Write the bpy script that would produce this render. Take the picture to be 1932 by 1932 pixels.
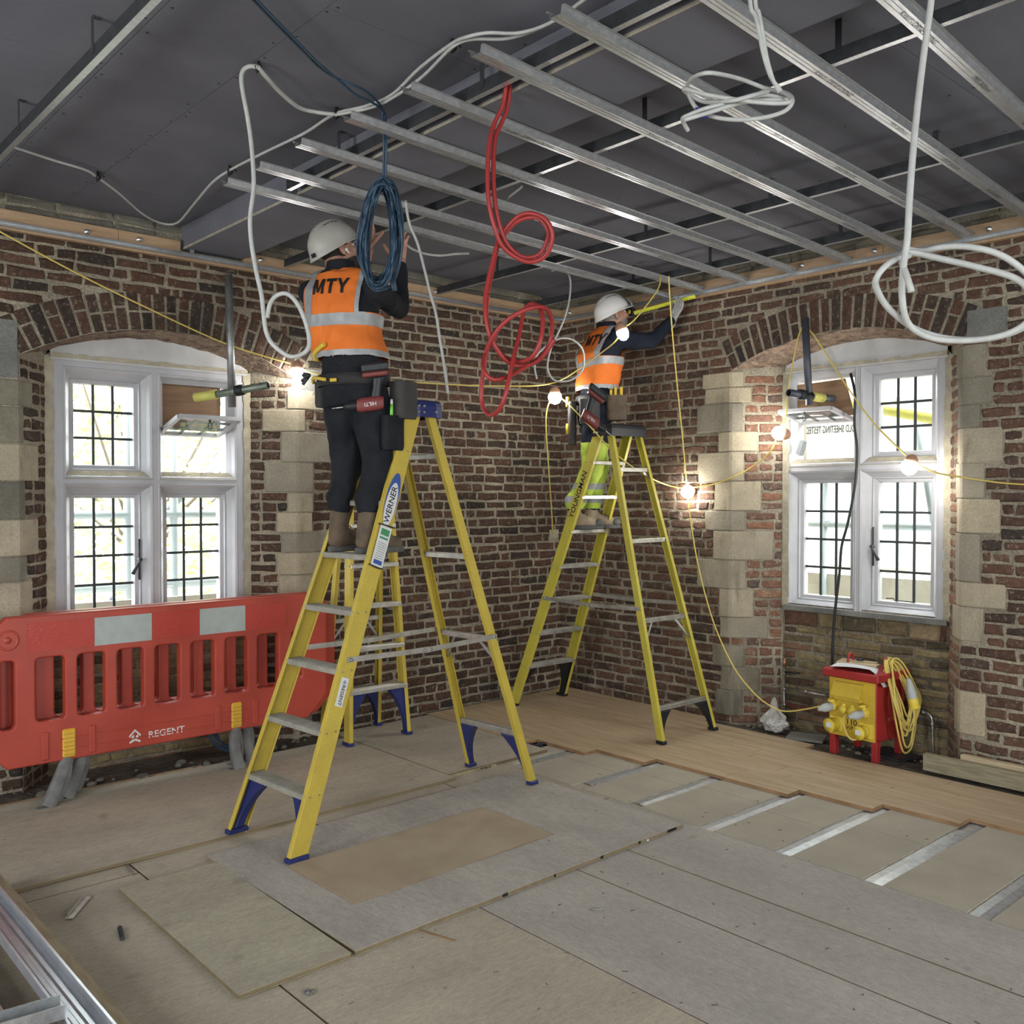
import bpy, bmesh, math, random
from mathutils import Vector, Matrix, Quaternion, noise
from mathutils.bvhtree import BVHTree

for o in list(bpy.data.objects):
    bpy.data.objects.remove(o, do_unlink=True)
SC = bpy.context.scene
COL = SC.collection
TMP = bpy.data.scenes.new('workbench')
random.seed(11)
V = Vector
PI = math.pi

# ------------------------------------------------------------------ camera
# world: room corner at the origin, left wall is the plane y = 0 (x < 0), right wall the plane x = 0 (y < 0), floor z = 0
FPX = 1780.0
CAM = V((-5.718, -5.776, 1.66))
YAW = math.atan2(.7461, .6659)
PIT = math.atan(33 / FPX)
F0 = V((math.cos(YAW), math.sin(YAW), 0))
RT = V((math.sin(YAW), -math.cos(YAW), 0))
FW = F0 * math.cos(PIT) - V((0, 0, math.sin(PIT)))
UPV = F0 * math.sin(PIT) + V((0, 0, math.cos(PIT)))
cd = bpy.data.cameras.new('camera')
cd.sensor_fit = 'HORIZONTAL'
cd.sensor_width = 36.0
cd.lens = 36.0 * FPX / 1932.0
cd.clip_start = .05
cam = bpy.data.objects.new('camera', cd)
COL.objects.link(cam)
cam.matrix_world = Matrix.Translation(CAM) @ Matrix((RT, UPV, -FW)).transposed().to_4x4()
SC.camera = cam

# ------------------------------------------------------------------ sky, exposure, daylight
SC.view_settings.view_transform = 'Standard'
SC.view_settings.look = 'None'
SC.view_settings.gamma = 1
SC.view_settings.use_curve_mapping = False
SC.view_settings.exposure = 0.1
SKY = 14.0
wd = bpy.data.worlds.new('overcast_sky')
SC.world = wd
wd.use_nodes = True
bg = wd.node_tree.nodes['Background']
bg.inputs[0].default_value = (.95, .98, 1.0, 1)
bg.inputs[1].default_value = SKY
SC.cycles.max_bounces = 7
SC.cycles.diffuse_bounces = 4
SC.cycles.glossy_bounces = 3
SC.cycles.transparent_max_bounces = 8
SC.cycles.caustics_reflective = False
SC.cycles.caustics_refractive = False
SC.cycles.sample_clamp_indirect = 6.0


def portal(name, loc, rot, sx, sy):
    l = bpy.data.lights.new(name, 'AREA')
    l.shape = 'RECTANGLE'
    l.size, l.size_y = sx, sy
    l.cycles.is_portal = True
    o = bpy.data.objects.new(name, l)
    COL.objects.link(o)
    o.location = loc
    o.rotation_euler = rot
    return o


# daylight enters through the two windows in view and through the windows of the room behind the camera
portal('daylight_portal_left_window', (-3.4, .42, 1.72), (-PI / 2, 0, 0), 1.3, 1.8)
portal('daylight_portal_right_window', (.42, -2.6, 1.78), (0, PI / 2, 0), 1.8, 1.3)
portal('daylight_portal_rear_window', (-8.7, -2.4, 1.75), (0, -PI / 2, 0), 1.9, 1.5)
portal('daylight_portal_rear_window', (-8.7, -5.8, 1.75), (0, -PI / 2, 0), 1.9, 1.5)
portal('daylight_portal_rear_window', (-5.5, -8.7, 1.75), (PI / 2, 0, 0), 1.5, 1.9)
portal('daylight_portal_rear_window', (-2.2, -8.7, 1.75), (PI / 2, 0, 0), 1.5, 1.9)


# ------------------------------------------------------------------ helpers
def ray(px, py):
    return FW + RT * ((px - 966) / FPX) + UPV * ((966 - py) / FPX)


def at(px, py, x=None, y=None, z=None, d=None):
    """a point of the place, read off the photograph on a plane whose real position is known"""
    r = ray(px, py)
    if x is not None:
        t = (x - CAM.x) / r.x
    elif y is not None:
        t = (y - CAM.y) / r.y
    elif z is not None:
        t = (z - CAM.z) / r.z
    else:
        t = d
    return CAM + r * t


def proj_area(c, w, h, n):
    v = c - CAM
    d = v.dot(FW)
    if d < .3:
        return 0
    px = 966 + FPX * v.dot(RT) / d
    py = 966 - FPX * v.dot(UPV) / d
    if px < -20 or px > 1952 or py < -20 or py > 1952:
        return 0
    return w * h * abs(n.dot(v.normalized())) / (d * d)


def link(o, parent=None):
    COL.objects.link(o)
    if parent is not None:
        o.parent = parent
    return o


def tag(o, label=None, cat=None, group=None, kind=None):
    if label:
        o['label'] = label
    if cat:
        o['category'] = cat
    if group:
        o['group'] = group
    if kind:
        o['kind'] = kind
    return o


def empty(name, label=None, cat=None, loc=(0, 0, 0), rz=0, group=None, kind=None):
    o = bpy.data.objects.new(name, None)
    COL.objects.link(o)
    o.location = loc
    o.rotation_euler = (0, 0, rz)
    o.empty_display_size = .1
    return tag(o, label, cat, group, kind)


def basis(d, up=V((0, 0, 1))):
    d = d.normalized()
    if abs(d.dot(up)) > .97:
        up = V((1, 0, 0)) if abs(d.x) < .9 else V((0, 1, 0))
    a = d.cross(up).normalized()
    b = a.cross(d).normalized()
    return a, b


def catmull(pts, n=6, closed=False):
    out = []
    m = len(pts)
    if m < 3:
        return [V(p) for p in pts]
    for i in range(m if closed else m - 1):
        if closed:
            p0, p1, p2, p3 = [V(pts[(i + k) % m]) for k in (-1, 0, 1, 2)]
        else:
            p0, p1, p2, p3 = [V(pts[min(max(i + k, 0), m - 1)]) for k in (-1, 0, 1, 2)]
        for j in range(n):
            t = j / n
            out.append(.5 * ((2 * p1) + (p2 - p0) * t + (2 * p0 - 5 * p1 + 4 * p2 - p3) * t * t + (3 * p1 - p0 - 3 * p2 + p3) * t ** 3))
    if not closed:
        out.append(V(pts[-1]))
    return out


class MB:
    """collects vertices and faces of ONE mesh object"""

    def __init__(s):
        s.v, s.f, s.mi, s.smooth = [], [], [], []
        s.m = 0

    def add(s, vs, fs, smooth=False):
        o = len(s.v)
        s.v += [tuple(q) for q in vs]
        for f in fs:
            s.f.append([i + o for i in f])
            s.mi.append(s.m)
            s.smooth.append(smooth)
        return s

    def box(s, lo, hi, rot=None, piv=None):
        x0, y0, z0 = lo
        x1, y1, z1 = hi
        vs = [V(p) for p in ((x0, y0, z0), (x1, y0, z0), (x1, y1, z0), (x0, y1, z0), (x0, y0, z1), (x1, y0, z1), (x1, y1, z1), (x0, y1, z1))]
        if rot is not None:
            piv = V(piv) if piv is not None else V(((x0 + x1) / 2, (y0 + y1) / 2, (z0 + z1) / 2))
            vs = [rot @ (q - piv) + piv for q in vs]
        return s.add(vs, [(0, 3, 2, 1), (4, 5, 6, 7), (0, 1, 5, 4), (1, 2, 6, 5), (2, 3, 7, 6), (3, 0, 4, 7)])

    def obox(s, c, ax, ay, az, hx, hy, hz):
        c = V(c)
        vs = [c + ax * (sx * hx) + ay * (sy * hy) + az * (sz * hz) for sz in (-1, 1) for sx, sy in ((-1, -1), (1, -1), (1, 1), (-1, 1))]
        return s.add(vs, [(0, 3, 2, 1), (4, 5, 6, 7), (0, 1, 5, 4), (1, 2, 6, 5), (2, 3, 7, 6), (3, 0, 4, 7)])

    def bar(s, a, b, w, h, up=V((0, 0, 1))):
        """straight bar from a to b, w across, h along `up`"""
        a, b = V(a), V(b)
        p, q = basis(b - a, up)
        d = (b - a).normalized()
        return s.obox((a + b) / 2, d, p, q, (b - a).length / 2, w / 2, h / 2)

    def tube(s, pts, r, n=8, closed=False, caps=True):
        pts = [V(p) for p in pts]
        m = len(pts)
        rr = r if isinstance(r, (list, tuple)) else [r] * m
        vs, fs = [], []
        pa = None
        for i, p in enumerate(pts):
            d = (pts[(i + 1) % m] - pts[i - 1]) if closed else (pts[min(i + 1, m - 1)] - pts[max(i - 1, 0)])
            if d.length < 1e-9:
                d = V((0, 0, 1))
            d.normalize()
            if pa is None:
                pa, _ = basis(d)
            else:
                pa = pa - d * pa.dot(d)
                if pa.length < 1e-6:
                    pa, _ = basis(d)
                pa.normalize()
            pb = d.cross(pa)
            for k in range(n):
                t = 2 * PI * k / n
                vs.append(p + (pa * math.cos(t) + pb * math.sin(t)) * rr[i])
        for i in range(m if closed else m - 1):
            j = (i + 1) % m
            for k in range(n):
                k2 = (k + 1) % n
                fs.append((i * n + k, i * n + k2, j * n + k2, j * n + k))
        s.add(vs, fs, True)
        if caps and not closed:
            o = len(s.v) - m * n
            s.f.append([o + k for k in range(n)][::-1]); s.mi.append(s.m); s.smooth.append(False)
            s.f.append([o + (m - 1) * n + k for k in range(n)]); s.mi.append(s.m); s.smooth.append(False)
        return s

    def lathe(s, prof, o=(0, 0, 0), ax=V((0, 0, 1)), n=20):
        """prof: list of (radius, height) along ax"""
        o, ax = V(o), V(ax).normalized()
        a, b = basis(ax)
        vs, fs = [], []
        for r, h in prof:
            for k in range(n):
                t = 2 * PI * k / n
                vs.append(o + ax * h + (a * math.cos(t) + b * math.sin(t)) * r)
        for i in range(len(prof) - 1):
            for k in range(n):
                k2 = (k + 1) % n
                fs.append((i * n + k2, i * n + k, (i + 1) * n + k, (i + 1) * n + k2))
        return s.add(vs, fs, True)

    def sphere(s, c, r, nu=14, nv=8):
        if not isinstance(r, (tuple, list, Vector)):
            r = (r, r, r)
        c = V(c)
        vs, fs = [], []
        for i in range(nv + 1):
            t = PI * i / nv
            for k in range(nu):
                u = 2 * PI * k / nu
                vs.append((c.x + r[0] * math.sin(t) * math.cos(u), c.y + r[1] * math.sin(t) * math.sin(u), c.z + r[2] * math.cos(t)))
        for i in range(nv):
            for k in range(nu):
                k2 = (k + 1) % nu
                fs.append((i * nu + k, (i + 1) * nu + k, (i + 1) * nu + k2, i * nu + k2))
        return s.add(vs, fs, True)

    def prism(s, poly, d):
        """closed polygon (list of 3-D points) extruded by vector d"""
        n = len(poly)
        poly = [V(p) for p in poly]
        d = V(d)
        nn = V((0, 0, 0))
        for i in range(n):
            nn += (poly[i] - poly[0]).cross(poly[(i + 1) % n] - poly[0])
        if nn.dot(d) > 0:
            poly = poly[::-1]
        vs = poly + [p + d for p in poly]
        fs = [tuple(range(n)), tuple(range(2 * n - 1, n - 1, -1))]
        for i in range(n):
            j = (i + 1) % n
            fs.append((j, i, n + i, n + j))
        return s.add(vs, fs)

    def rings(s, rr, smooth=False, close=True):
        """loft through equal-length closed rings"""
        n = len(rr[0])
        vs = [p for r in rr for p in r]
        fs = []
        for i in range(len(rr) - 1):
            for k in range(n):
                k2 = (k + 1) % n
                fs.append((i * n + k, i * n + k2, (i + 1) * n + k2, (i + 1) * n + k))
        return s.add(vs, fs, smooth)

    def build(s, name, mat, parent=None, bevel=0, seg=1, smooth_all=False):
        me = bpy.data.meshes.new(name)
        me.from_pydata(s.v, [], s.f)
        mats = mat if isinstance(mat, (list, tuple)) else [mat]
        for m in mats:
            me.materials.append(m)
        for p, i, sm in zip(me.polygons, s.mi, s.smooth):
            p.material_index = i
            p.use_smooth = sm or smooth_all
        me.update()
        o = link(bpy.data.objects.new(name, me), parent)
        if bevel:
            b = o.modifiers.new('edge', 'BEVEL')
            b.width = bevel
            b.segments = seg
            b.limit_method = 'ANGLE'
            b.angle_limit = .6
        return o


def loft(mb, secs, n=24, pw=2.3):
    """secs: (centre, forward axis, side axis, half depth, half width): rounded-box rings, capped"""
    rr = []
    for c, f, l, hd, hw_ in secs:
        ring = []
        for k in range(n):
            t = 2 * PI * k / n
            ct, st_ = math.cos(t), math.sin(t)
            x = math.copysign(abs(ct) ** (2 / pw), ct) * hd
            y = math.copysign(abs(st_) ** (2 / pw), st_) * hw_
            ring.append(V(c) + V(f) * x + V(l) * y)
        rr.append(ring)
    mb.rings(rr, True)
    mb.add(rr[0], [tuple(range(n))[::-1]])
    mb.add(rr[-1], [tuple(range(n))])


def eval_mesh(o, name=None):
    # evaluated in a small scene of its own, so that the whole room is not re-evaluated every time
    COL.objects.unlink(o)
    TMP.collection.objects.link(o)
    with bpy.context.temp_override(scene=TMP, view_layer=TMP.view_layers[0]):
        dg = bpy.context.evaluated_depsgraph_get()
        dg.update()
    me = bpy.data.meshes.new_from_object(o.evaluated_get(dg), depsgraph=dg)
    TMP.collection.objects.unlink(o)
    COL.objects.link(o)
    if name:
        me.name = name
    return me


def text_mesh(body, size, depth=0.0, align='CENTER', bold=0.0):
    """flat lettering as a mesh in the local xy plane"""
    cu = bpy.data.curves.new('lettering', 'FONT')
    cu.body = body
    cu.size = size
    cu.offset = bold * size
    cu.align_x = align
    cu.align_y = 'CENTER'
    cu.extrude = depth
    cu.resolution_u = 3
    o = bpy.data.objects.new('lettering', cu)
    COL.objects.link(o)
    me = eval_mesh(o, 'lettering')
    bpy.data.objects.remove(o, do_unlink=True)
    return me


def lettering(body, size, origin, ax, ay, mat, parent, name='lettering', depth=.0006, bold=0, sx=1.0):
    """text laid on a plane: ax = reading direction, ay = up"""
    me = text_mesh(body, size, depth, bold=bold)
    ax, ay = V(ax).normalized(), V(ay).normalized()
    az = ax.cross(ay)
    M = Matrix((ax * sx, ay, az)).transposed().to_4x4()
    M.translation = V(origin)
    me.transform(M)
    me.materials.clear()
    me.materials.append(mat)
    return link(bpy.data.objects.new(name, me), parent)


def flat_shape(outer, holes, depth, bevel=0.0):
    """2-D outline with holes -> solid mesh, outline in xy, thickness along z (centred)"""
    cu = bpy.data.curves.new('shape', 'CURVE')
    cu.dimensions = '2D'
    cu.fill_mode = 'BOTH'
    cu.extrude = depth / 2 - bevel
    cu.bevel_depth = bevel
    cu.bevel_resolution = 1
    for pts in [outer] + holes:
        sp = cu.splines.new('POLY')
        sp.points.add(len(pts) - 1)
        for q, p in zip(sp.points, pts):
            q.co = (p[0], p[1], 0, 1)
        sp.use_cyclic_u = True
    o = bpy.data.objects.new('shape', cu)
    COL.objects.link(o)
    me = eval_mesh(o, 'shape')
    bpy.data.objects.remove(o, do_unlink=True)
    return me


def mesh_obj(name, me, mat, parent=None, M=None):
    if M is not None:
        me.transform(M)
    me.materials.clear()
    for m in (mat if isinstance(mat, (list, tuple)) else [mat]):
        me.materials.append(m)
    return link(bpy.data.objects.new(name, me), parent)


def copy_tree(o, parent=None):
    c = o.copy()
    COL.objects.link(c)
    c.parent = parent
    for ch in o.children:
        copy_tree(ch, c)
    return c


# ------------------------------------------------------------------ materials (all procedural)
def nodes(name):
    m = bpy.data.materials.new(name)
    m.use_nodes = True
    nt = m.node_tree
    return m, nt, nt.nodes['Principled BSDF']


def N(nt, typ, **kw):
    n = nt.nodes.new(typ)
    for k, v in kw.items():
        setattr(n, k, v)
    return n


def c4(c):
    return (c[0], c[1], c[2], 1)


def position(nt, scale=(1, 1, 1), rot=(0, 0, 0), obj=False):
    if obj:
        g = N(nt, 'ShaderNodeTexCoord').outputs['Object']
    else:
        g = N(nt, 'ShaderNodeNewGeometry').outputs['Position']
    mp = N(nt, 'ShaderNodeMapping')
    mp.inputs['Scale'].default_value = scale
    mp.inputs['Rotation'].default_value = rot
    nt.links.new(g, mp.inputs['Vector'])
    return mp.outputs['Vector']


def tex_noise(nt, vec, scale, detail=4, rough=.55):
    n = N(nt, 'ShaderNodeTexNoise')
    n.inputs['Scale'].default_value = scale
    n.inputs['Detail'].default_value = detail
    n.inputs['Roughness'].default_value = rough
    if vec is not None:
        nt.links.new(vec, n.inputs['Vector'])
    return n.outputs['Fac']


def ramp(nt, fac, stops):
    r = N(nt, 'ShaderNodeValToRGB')
    e = r.color_ramp.elements
    while len(e) < len(stops):
        e.new(.5)
    for q, (p, c) in zip(e, stops):
        q.position = p
        q.color = c4(c) if len(c) == 3 else c
    nt.links.new(fac, r.inputs['Fac'])
    return r.outputs['Color']


def mix(nt, a, b, fac, mode='MIX'):
    m = N(nt, 'ShaderNodeMix', data_type='RGBA', blend_type=mode)
    for s, v in ((6, a), (7, b)):
        if hasattr(v, 'is_output'):
            nt.links.new(v, m.inputs[s])
        else:
            m.inputs[s].default_value = c4(v)
    if hasattr(fac, 'is_output'):
        nt.links.new(fac, m.inputs[0])
    else:
        m.inputs[0].default_value = fac
    return m.outputs[2]


def bump(nt, bsdf, h, strength=.4, dist=.01):
    b = N(nt, 'ShaderNodeBump')
    b.inputs['Strength'].default_value = strength
    b.inputs['Distance'].default_value = dist
    nt.links.new(h, b.inputs['Height'])
    nt.links.new(b.outputs['Normal'], bsdf.inputs['Normal'])


def mat(name, col, rough=.6, metal=0.0, col2=None, scale=8, lo=.35, hi=.65, stretch=(1, 1, 1), rot=(0, 0, 0), bmp=0, bscale=60, bdist=.004,
        spec=.4, coat=0, fine=0, finescale=120, obj=False):
    m, nt, b = nodes(name)
    b.inputs['Roughness'].default_value = rough
    b.inputs['Metallic'].default_value = metal
    b.inputs['Specular IOR Level'].default_value = spec
    if coat:
        b.inputs['Coat Weight'].default_value = coat
    b.inputs['Base Color'].default_value = c4(col)
    if col2 is not None or bmp or fine:
        vec = position(nt, stretch, rot, obj)
    c = None
    if col2 is not None:
        f = tex_noise(nt, vec, scale, 5)
        c = ramp(nt, f, [(lo, col), (hi, col2)])
    if fine:
        f2 = tex_noise(nt, vec, finescale, 2)
        sp = ramp(nt, f2, [(.3, (1 - fine,) * 3), (.7, (1 + fine,) * 3)])
        c = mix(nt, c if c is not None else col, sp, 1.0, 'MULTIPLY')
    if c is not None:
        nt.links.new(c, b.inputs['Base Color'])
    if bmp:
        bump(nt, b, tex_noise(nt, vec, bscale, 4), bmp, bdist)
    return m


def emission(name, col, strength):
    m, nt, b = nodes(name)
    b.inputs['Base Color'].default_value = c4(col)
    b.inputs['Emission Color'].default_value = c4(col)
    b.inputs['Emission Strength'].default_value = strength
    return m


def brick_mat(name, stops, soot=.35, smear=(.42, .37, .28), smear_amt=.5):
    """every brick takes its own colour; soot and lime smears are wear of the masonry"""
    m, nt, b = nodes(name)
    b.inputs['Roughness'].default_value = .9
    b.inputs['Specular IOR Level'].default_value = .2
    oi = N(nt, 'ShaderNodeObjectInfo')
    ge = N(nt, 'ShaderNodeNewGeometry')
    ad = N(nt, 'ShaderNodeMath', operation='ADD')
    nt.links.new(oi.outputs['Random'], ad.inputs[0])
    nt.links.new(ge.outputs['Random Per Island'], ad.inputs[1])
    fr = N(nt, 'ShaderNodeMath', operation='FRACT')
    nt.links.new(ad.outputs[0], fr.inputs[0])
    base = ramp(nt, fr.outputs[0], [(p_, tuple(q_ * .9 for q_ in c_)) for p_, c_ in stops])
    vec = position(nt)
    f1 = tex_noise(nt, vec, 22, 6, .65)
    base = mix(nt, base, ramp(nt, f1, [(.3, (.62, .62, .62)), (.7, (1.25, 1.2, 1.15))]), 1, 'MULTIPLY')
    f2 = tex_noise(nt, vec, 2.3, 5, .6)
    base = mix(nt, base, (.028, .024, .02), ramp(nt, f2, [(.5, (0, 0, 0)), (.75, (soot, soot, soot))]))
    f3 = tex_noise(nt, vec, 34, 4, .7)
    base = mix(nt, base, smear, ramp(nt, f3, [(.56, (0, 0, 0)), (.74, (smear_amt,) * 3)]))
    nt.links.new(base, b.inputs['Base Color'])
    bump(nt, b, tex_noise(nt, vec, 60, 6, .7), 1.0, .010)
    return m


def ply_mat(name, ca, cb, stretch):
    """dusty site plywood: soft grain, scuffs, spilt marks and screw holes"""
    m, nt, b = nodes(name)
    b.inputs['Roughness'].default_value = .78
    b.inputs['Specular IOR Level'].default_value = .3
    vec = position(nt, stretch)
    raw = position(nt)
    base = ramp(nt, tex_noise(nt, vec, 3.4, 6, .6), [(.32, ca), (.68, cb)])
    grain = tex_noise(nt, position(nt, (stretch[0] * 3, stretch[1] * 3, 1)), 22, 4, .6)
    base = mix(nt, base, ramp(nt, grain, [(.3, (.86, .86, .86)), (.7, (1.1, 1.1, 1.1))]), 1, 'MULTIPLY')
    base = mix(nt, base, ramp(nt, tex_noise(nt, raw, 120, 2), [(.3, (.9, .9, .9)), (.7, (1.08, 1.08, 1.08))]), 1, 'MULTIPLY')
    st = ramp(nt, tex_noise(nt, raw, 6.5, 3, .5), [(.66, (0, 0, 0)), (.74, (.55, .55, .55))])
    base = mix(nt, base, (ca[0] * .55, ca[1] * .54, ca[2] * .54), st)
    vo = N(nt, 'ShaderNodeTexVoronoi')
    vo.inputs['Scale'].default_value = 5.2
    nt.links.new(raw, vo.inputs['Vector'])
    dots = ramp(nt, vo.outputs['Distance'], [(.020, (1, 1, 1)), (.028, (0, 0, 0))])
    base = mix(nt, base, (.035, .03, .025), dots)
    nt.links.new(base, b.inputs['Base Color'])
    bump(nt, b, grain, .15, .004)
    return m


def stone_mat(name, ca, cb):
    """dressed stone: every block its own tone, with water stains"""
    m, nt, b = nodes(name)
    b.inputs['Roughness'].default_value = .88
    b.inputs['Specular IOR Level'].default_value = .2
    vec = position(nt)
    base = ramp(nt, tex_noise(nt, vec, 5, 5, .6), [(.3, ca), (.7, cb)])
    oi = N(nt, 'ShaderNodeObjectInfo')
    base = mix(nt, base, ramp(nt, oi.outputs['Random'], [(0, (.72, .72, .74)), (.5, (1, .98, .95)), (1, (1.12, 1.08, 1.0))]), 1, 'MULTIPLY')
    base = mix(nt, base, ramp(nt, tex_noise(nt, vec, 90, 3, .7), [(.3, (.8, .8, .8)), (.7, (1.12, 1.12, 1.12))]), 1, 'MULTIPLY')
    st = tex_noise(nt, position(nt, (1, 1, .18)), 11, 4, .6)
    base = mix(nt, base, (cb[0] * .55, cb[1] * .5, cb[2] * .46), ramp(nt, st, [(.58, (0, 0, 0)), (.70, (.6, .6, .6))]))
    nt.links.new(base, b.inputs['Base Color'])
    bump(nt, b, tex_noise(nt, vec, 50, 5, .7), .6, .006)
    return m


M = {}
M['brick_brown'] = brick_mat('brick_brown', [(0, (.072, .048, .035)), (.25, (.105, .063, .045)), (.5, (.128, .071, .049)), (.72, (.09, .058, .043)), (.86, (.05, .041, .035)), (1, (.145, .083, .056))], .6, smear_amt=.6)
M['brick_red'] = brick_mat('brick_red', [(0, (.092, .06, .046)), (.25, (.14, .08, .058)), (.5, (.172, .097, .067)), (.75, (.112, .07, .053)), (.88, (.066, .052, .045)), (1, (.20, .122, .083))], .6, smear_amt=.65)
M['brick_stock'] = brick_mat('brick_stock', [(0, (.20, .16, .085)), (.3, (.30, .25, .14)), (.6, (.26, .20, .11)), (.8, (.09, .075, .05)), (.9, (.19, .085, .055)), (1, (.33, .28, .17))], .45, (.40, .36, .27), .35)
M['brick_arch'] = brick_mat('brick_arch', [(0, (.06, .046, .038)), (.3, (.10, .063, .047)), (.55, (.082, .056, .044)), (.75, (.135, .07, .05)), (.9, (.045, .038, .035)), (1, (.115, .076, .058))], .6, smear_amt=.6)
M['brick_lime'] = brick_mat('brick_lime', [(0, (.17, .105, .08)), (.25, (.24, .135, .095)), (.5, (.30, .155, .10)), (.75, (.20, .12, .09)), (.88, (.13, .10, .085)), (1, (.34, .19, .125))], .25, (.46, .41, .31), .75)
M['mortar'] = mat('mortar', (.34, .30, .22), .95, col2=(.20, .175, .13), scale=3.4, bmp=1.0, bscale=55, bdist=.012, spec=.2, fine=.3, finescale=90)
M['mortar_old'] = mat('mortar_old', (.24, .21, .155), .95, col2=(.11, .095, .075), scale=3.0, bmp=1.0, bscale=40, bdist=.015, spec=.2, fine=.35, finescale=70)
M['stone'] = stone_mat('stone', (.40, .355, .27), (.29, .26, .195))
M['stone_grey'] = stone_mat('stone_grey', (.25, .235, .185), (.155, .145, .115))
M['patch'] = mat('patch', (.205, .205, .185), .92, col2=(.13, .13, .12), scale=4, bmp=.5, bscale=60, fine=.2, spec=.2)
M['soffit'] = mat('soffit', (.34, .25, .18), .95, col2=(.14, .10, .08), scale=14, stretch=(1, 1, 3), bmp=1, bscale=28, bdist=.03, spec=.15, fine=.3, finescale=60)
M['dirt'] = mat('dirt', (.06, .05, .042), .95, col2=(.13, .11, .09), scale=6, bmp=1, bscale=30, bdist=.02, spec=.1, fine=.3)
M['white_paint'] = mat('white_paint', (.43, .43, .45), .45, col2=(.38, .38, .39), scale=6, bmp=.15, bscale=40, spec=.4)
M['white_plaster'] = mat('white_plaster', (.50, .50, .50), .8, col2=(.42, .415, .40), scale=6, bmp=.2, bscale=50, spec=.2)
M['render_edge'] = mat('render_edge', (.44, .40, .29), .9, col2=(.33, .30, .23), scale=14, bmp=.8, bscale=50, bdist=.01, spec=.2)
M['lead'] = mat('lead', (.045, .05, .055), .55, .3)
M['plasterboard'] = mat('plasterboard', (.155, .156, .178), .9, col2=(.130, .131, .15), scale=2.2, spec=.15, fine=.1, finescale=300)
M['board_edge'] = mat('board_edge', (.40, .36, .28), .9, col2=(.28, .25, .2), scale=20, spec=.1)
M['black'] = mat('black', (.012, .012, .013), .5)
M['galv'] = mat('galv', (.60, .62, .63), .33, .8, col2=(.46, .48, .49), scale=30, stretch=(1, 6, 1), bmp=.06, bscale=300, bdist=.001, fine=.08, finescale=200)
M['galv_dark'] = mat('galv_dark', (.065, .068, .072), .5, .5, col2=(.045, .047, .05), scale=20)  # near-black so primary channels carry their inner shade in the colour
M['timber'] = mat('timber', (.43, .29, .175), .7, col2=(.34, .22, .125), scale=5, stretch=(1.5, 14, 14), bmp=.2, bscale=30)
M['timber_y'] = mat('timber_y', (.43, .30, .185), .7, col2=(.33, .22, .13), scale=5, stretch=(14, 1.5, 14), bmp=.2, bscale=30)
M['timber_pale'] = mat('timber_pale', (.50, .41, .27), .75, col2=(.40, .31, .19), scale=5, stretch=(12, 1.5, 12), bmp=.2, bscale=30)
M['timber_grey'] = mat('timber_grey', (.30, .265, .17), .8, col2=(.20, .175, .11), scale=5, stretch=(12, 1.5, 12), bmp=.3, bscale=30)
M['ply_grey'] = ply_mat('ply_grey', (.43, .395, .345), (.335, .31, .275), (1, .35, 1))
M['ply_tan'] = ply_mat('ply_tan', (.44, .39, .302), (.35, .31, .243), (.35, 1, 1))
M['ply_olive'] = ply_mat('ply_olive', (.39, .355, .265), (.315, .285, .215), (.4, 1.2, 1))
M['ply_edge'] = mat('ply_edge', (.25, .19, .11), .85, col2=(.09, .07, .045), scale=3, stretch=(.3, .3, 60), spec=.2)
M['hardboard'] = mat('hardboard', (.38, .305, .215), .62, col2=(.325, .255, .18), scale=4, fine=.05, finescale=80)
M['chipboard'] = mat('chipboard', (.40, .36, .28), .8, col2=(.35, .315, .25), scale=4, fine=.09, finescale=160)
M['oak'] = mat('oak', (.46, .35, .225), .6, col2=(.37, .27, .165), scale=4, stretch=(9, .8, 9), bmp=.1, bscale=30, fine=.08, finescale=40)
M['oak_edge'] = mat('oak_edge', (.30, .18, .09), .75, col2=(.20, .115, .055), scale=8)
M['foil'] = mat('foil', (.60, .62, .64), .38, .75, col2=(.44, .46, .48), scale=24, bmp=.25, bscale=120, bdist=.002)
M['glass'] = None
m_, nt_, b_ = nodes('glass')
tr = N(nt_, 'ShaderNodeBsdfTransparent')
tr.inputs[0].default_value = (.95, .97, .96, 1)
gl = N(nt_, 'ShaderNodeBsdfGlossy')
gl.inputs['Roughness'].default_value = .03
mx = N(nt_, 'ShaderNodeMixShader')
mx.inputs[0].default_value = .06
nt_.links.new(tr.outputs[0], mx.inputs[1])
nt_.links.new(gl.outputs[0], mx.inputs[2])
nt_.links.new(mx.outputs[0], nt_.nodes['Material Output'].inputs[0])
M['glass'] = m_
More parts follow.
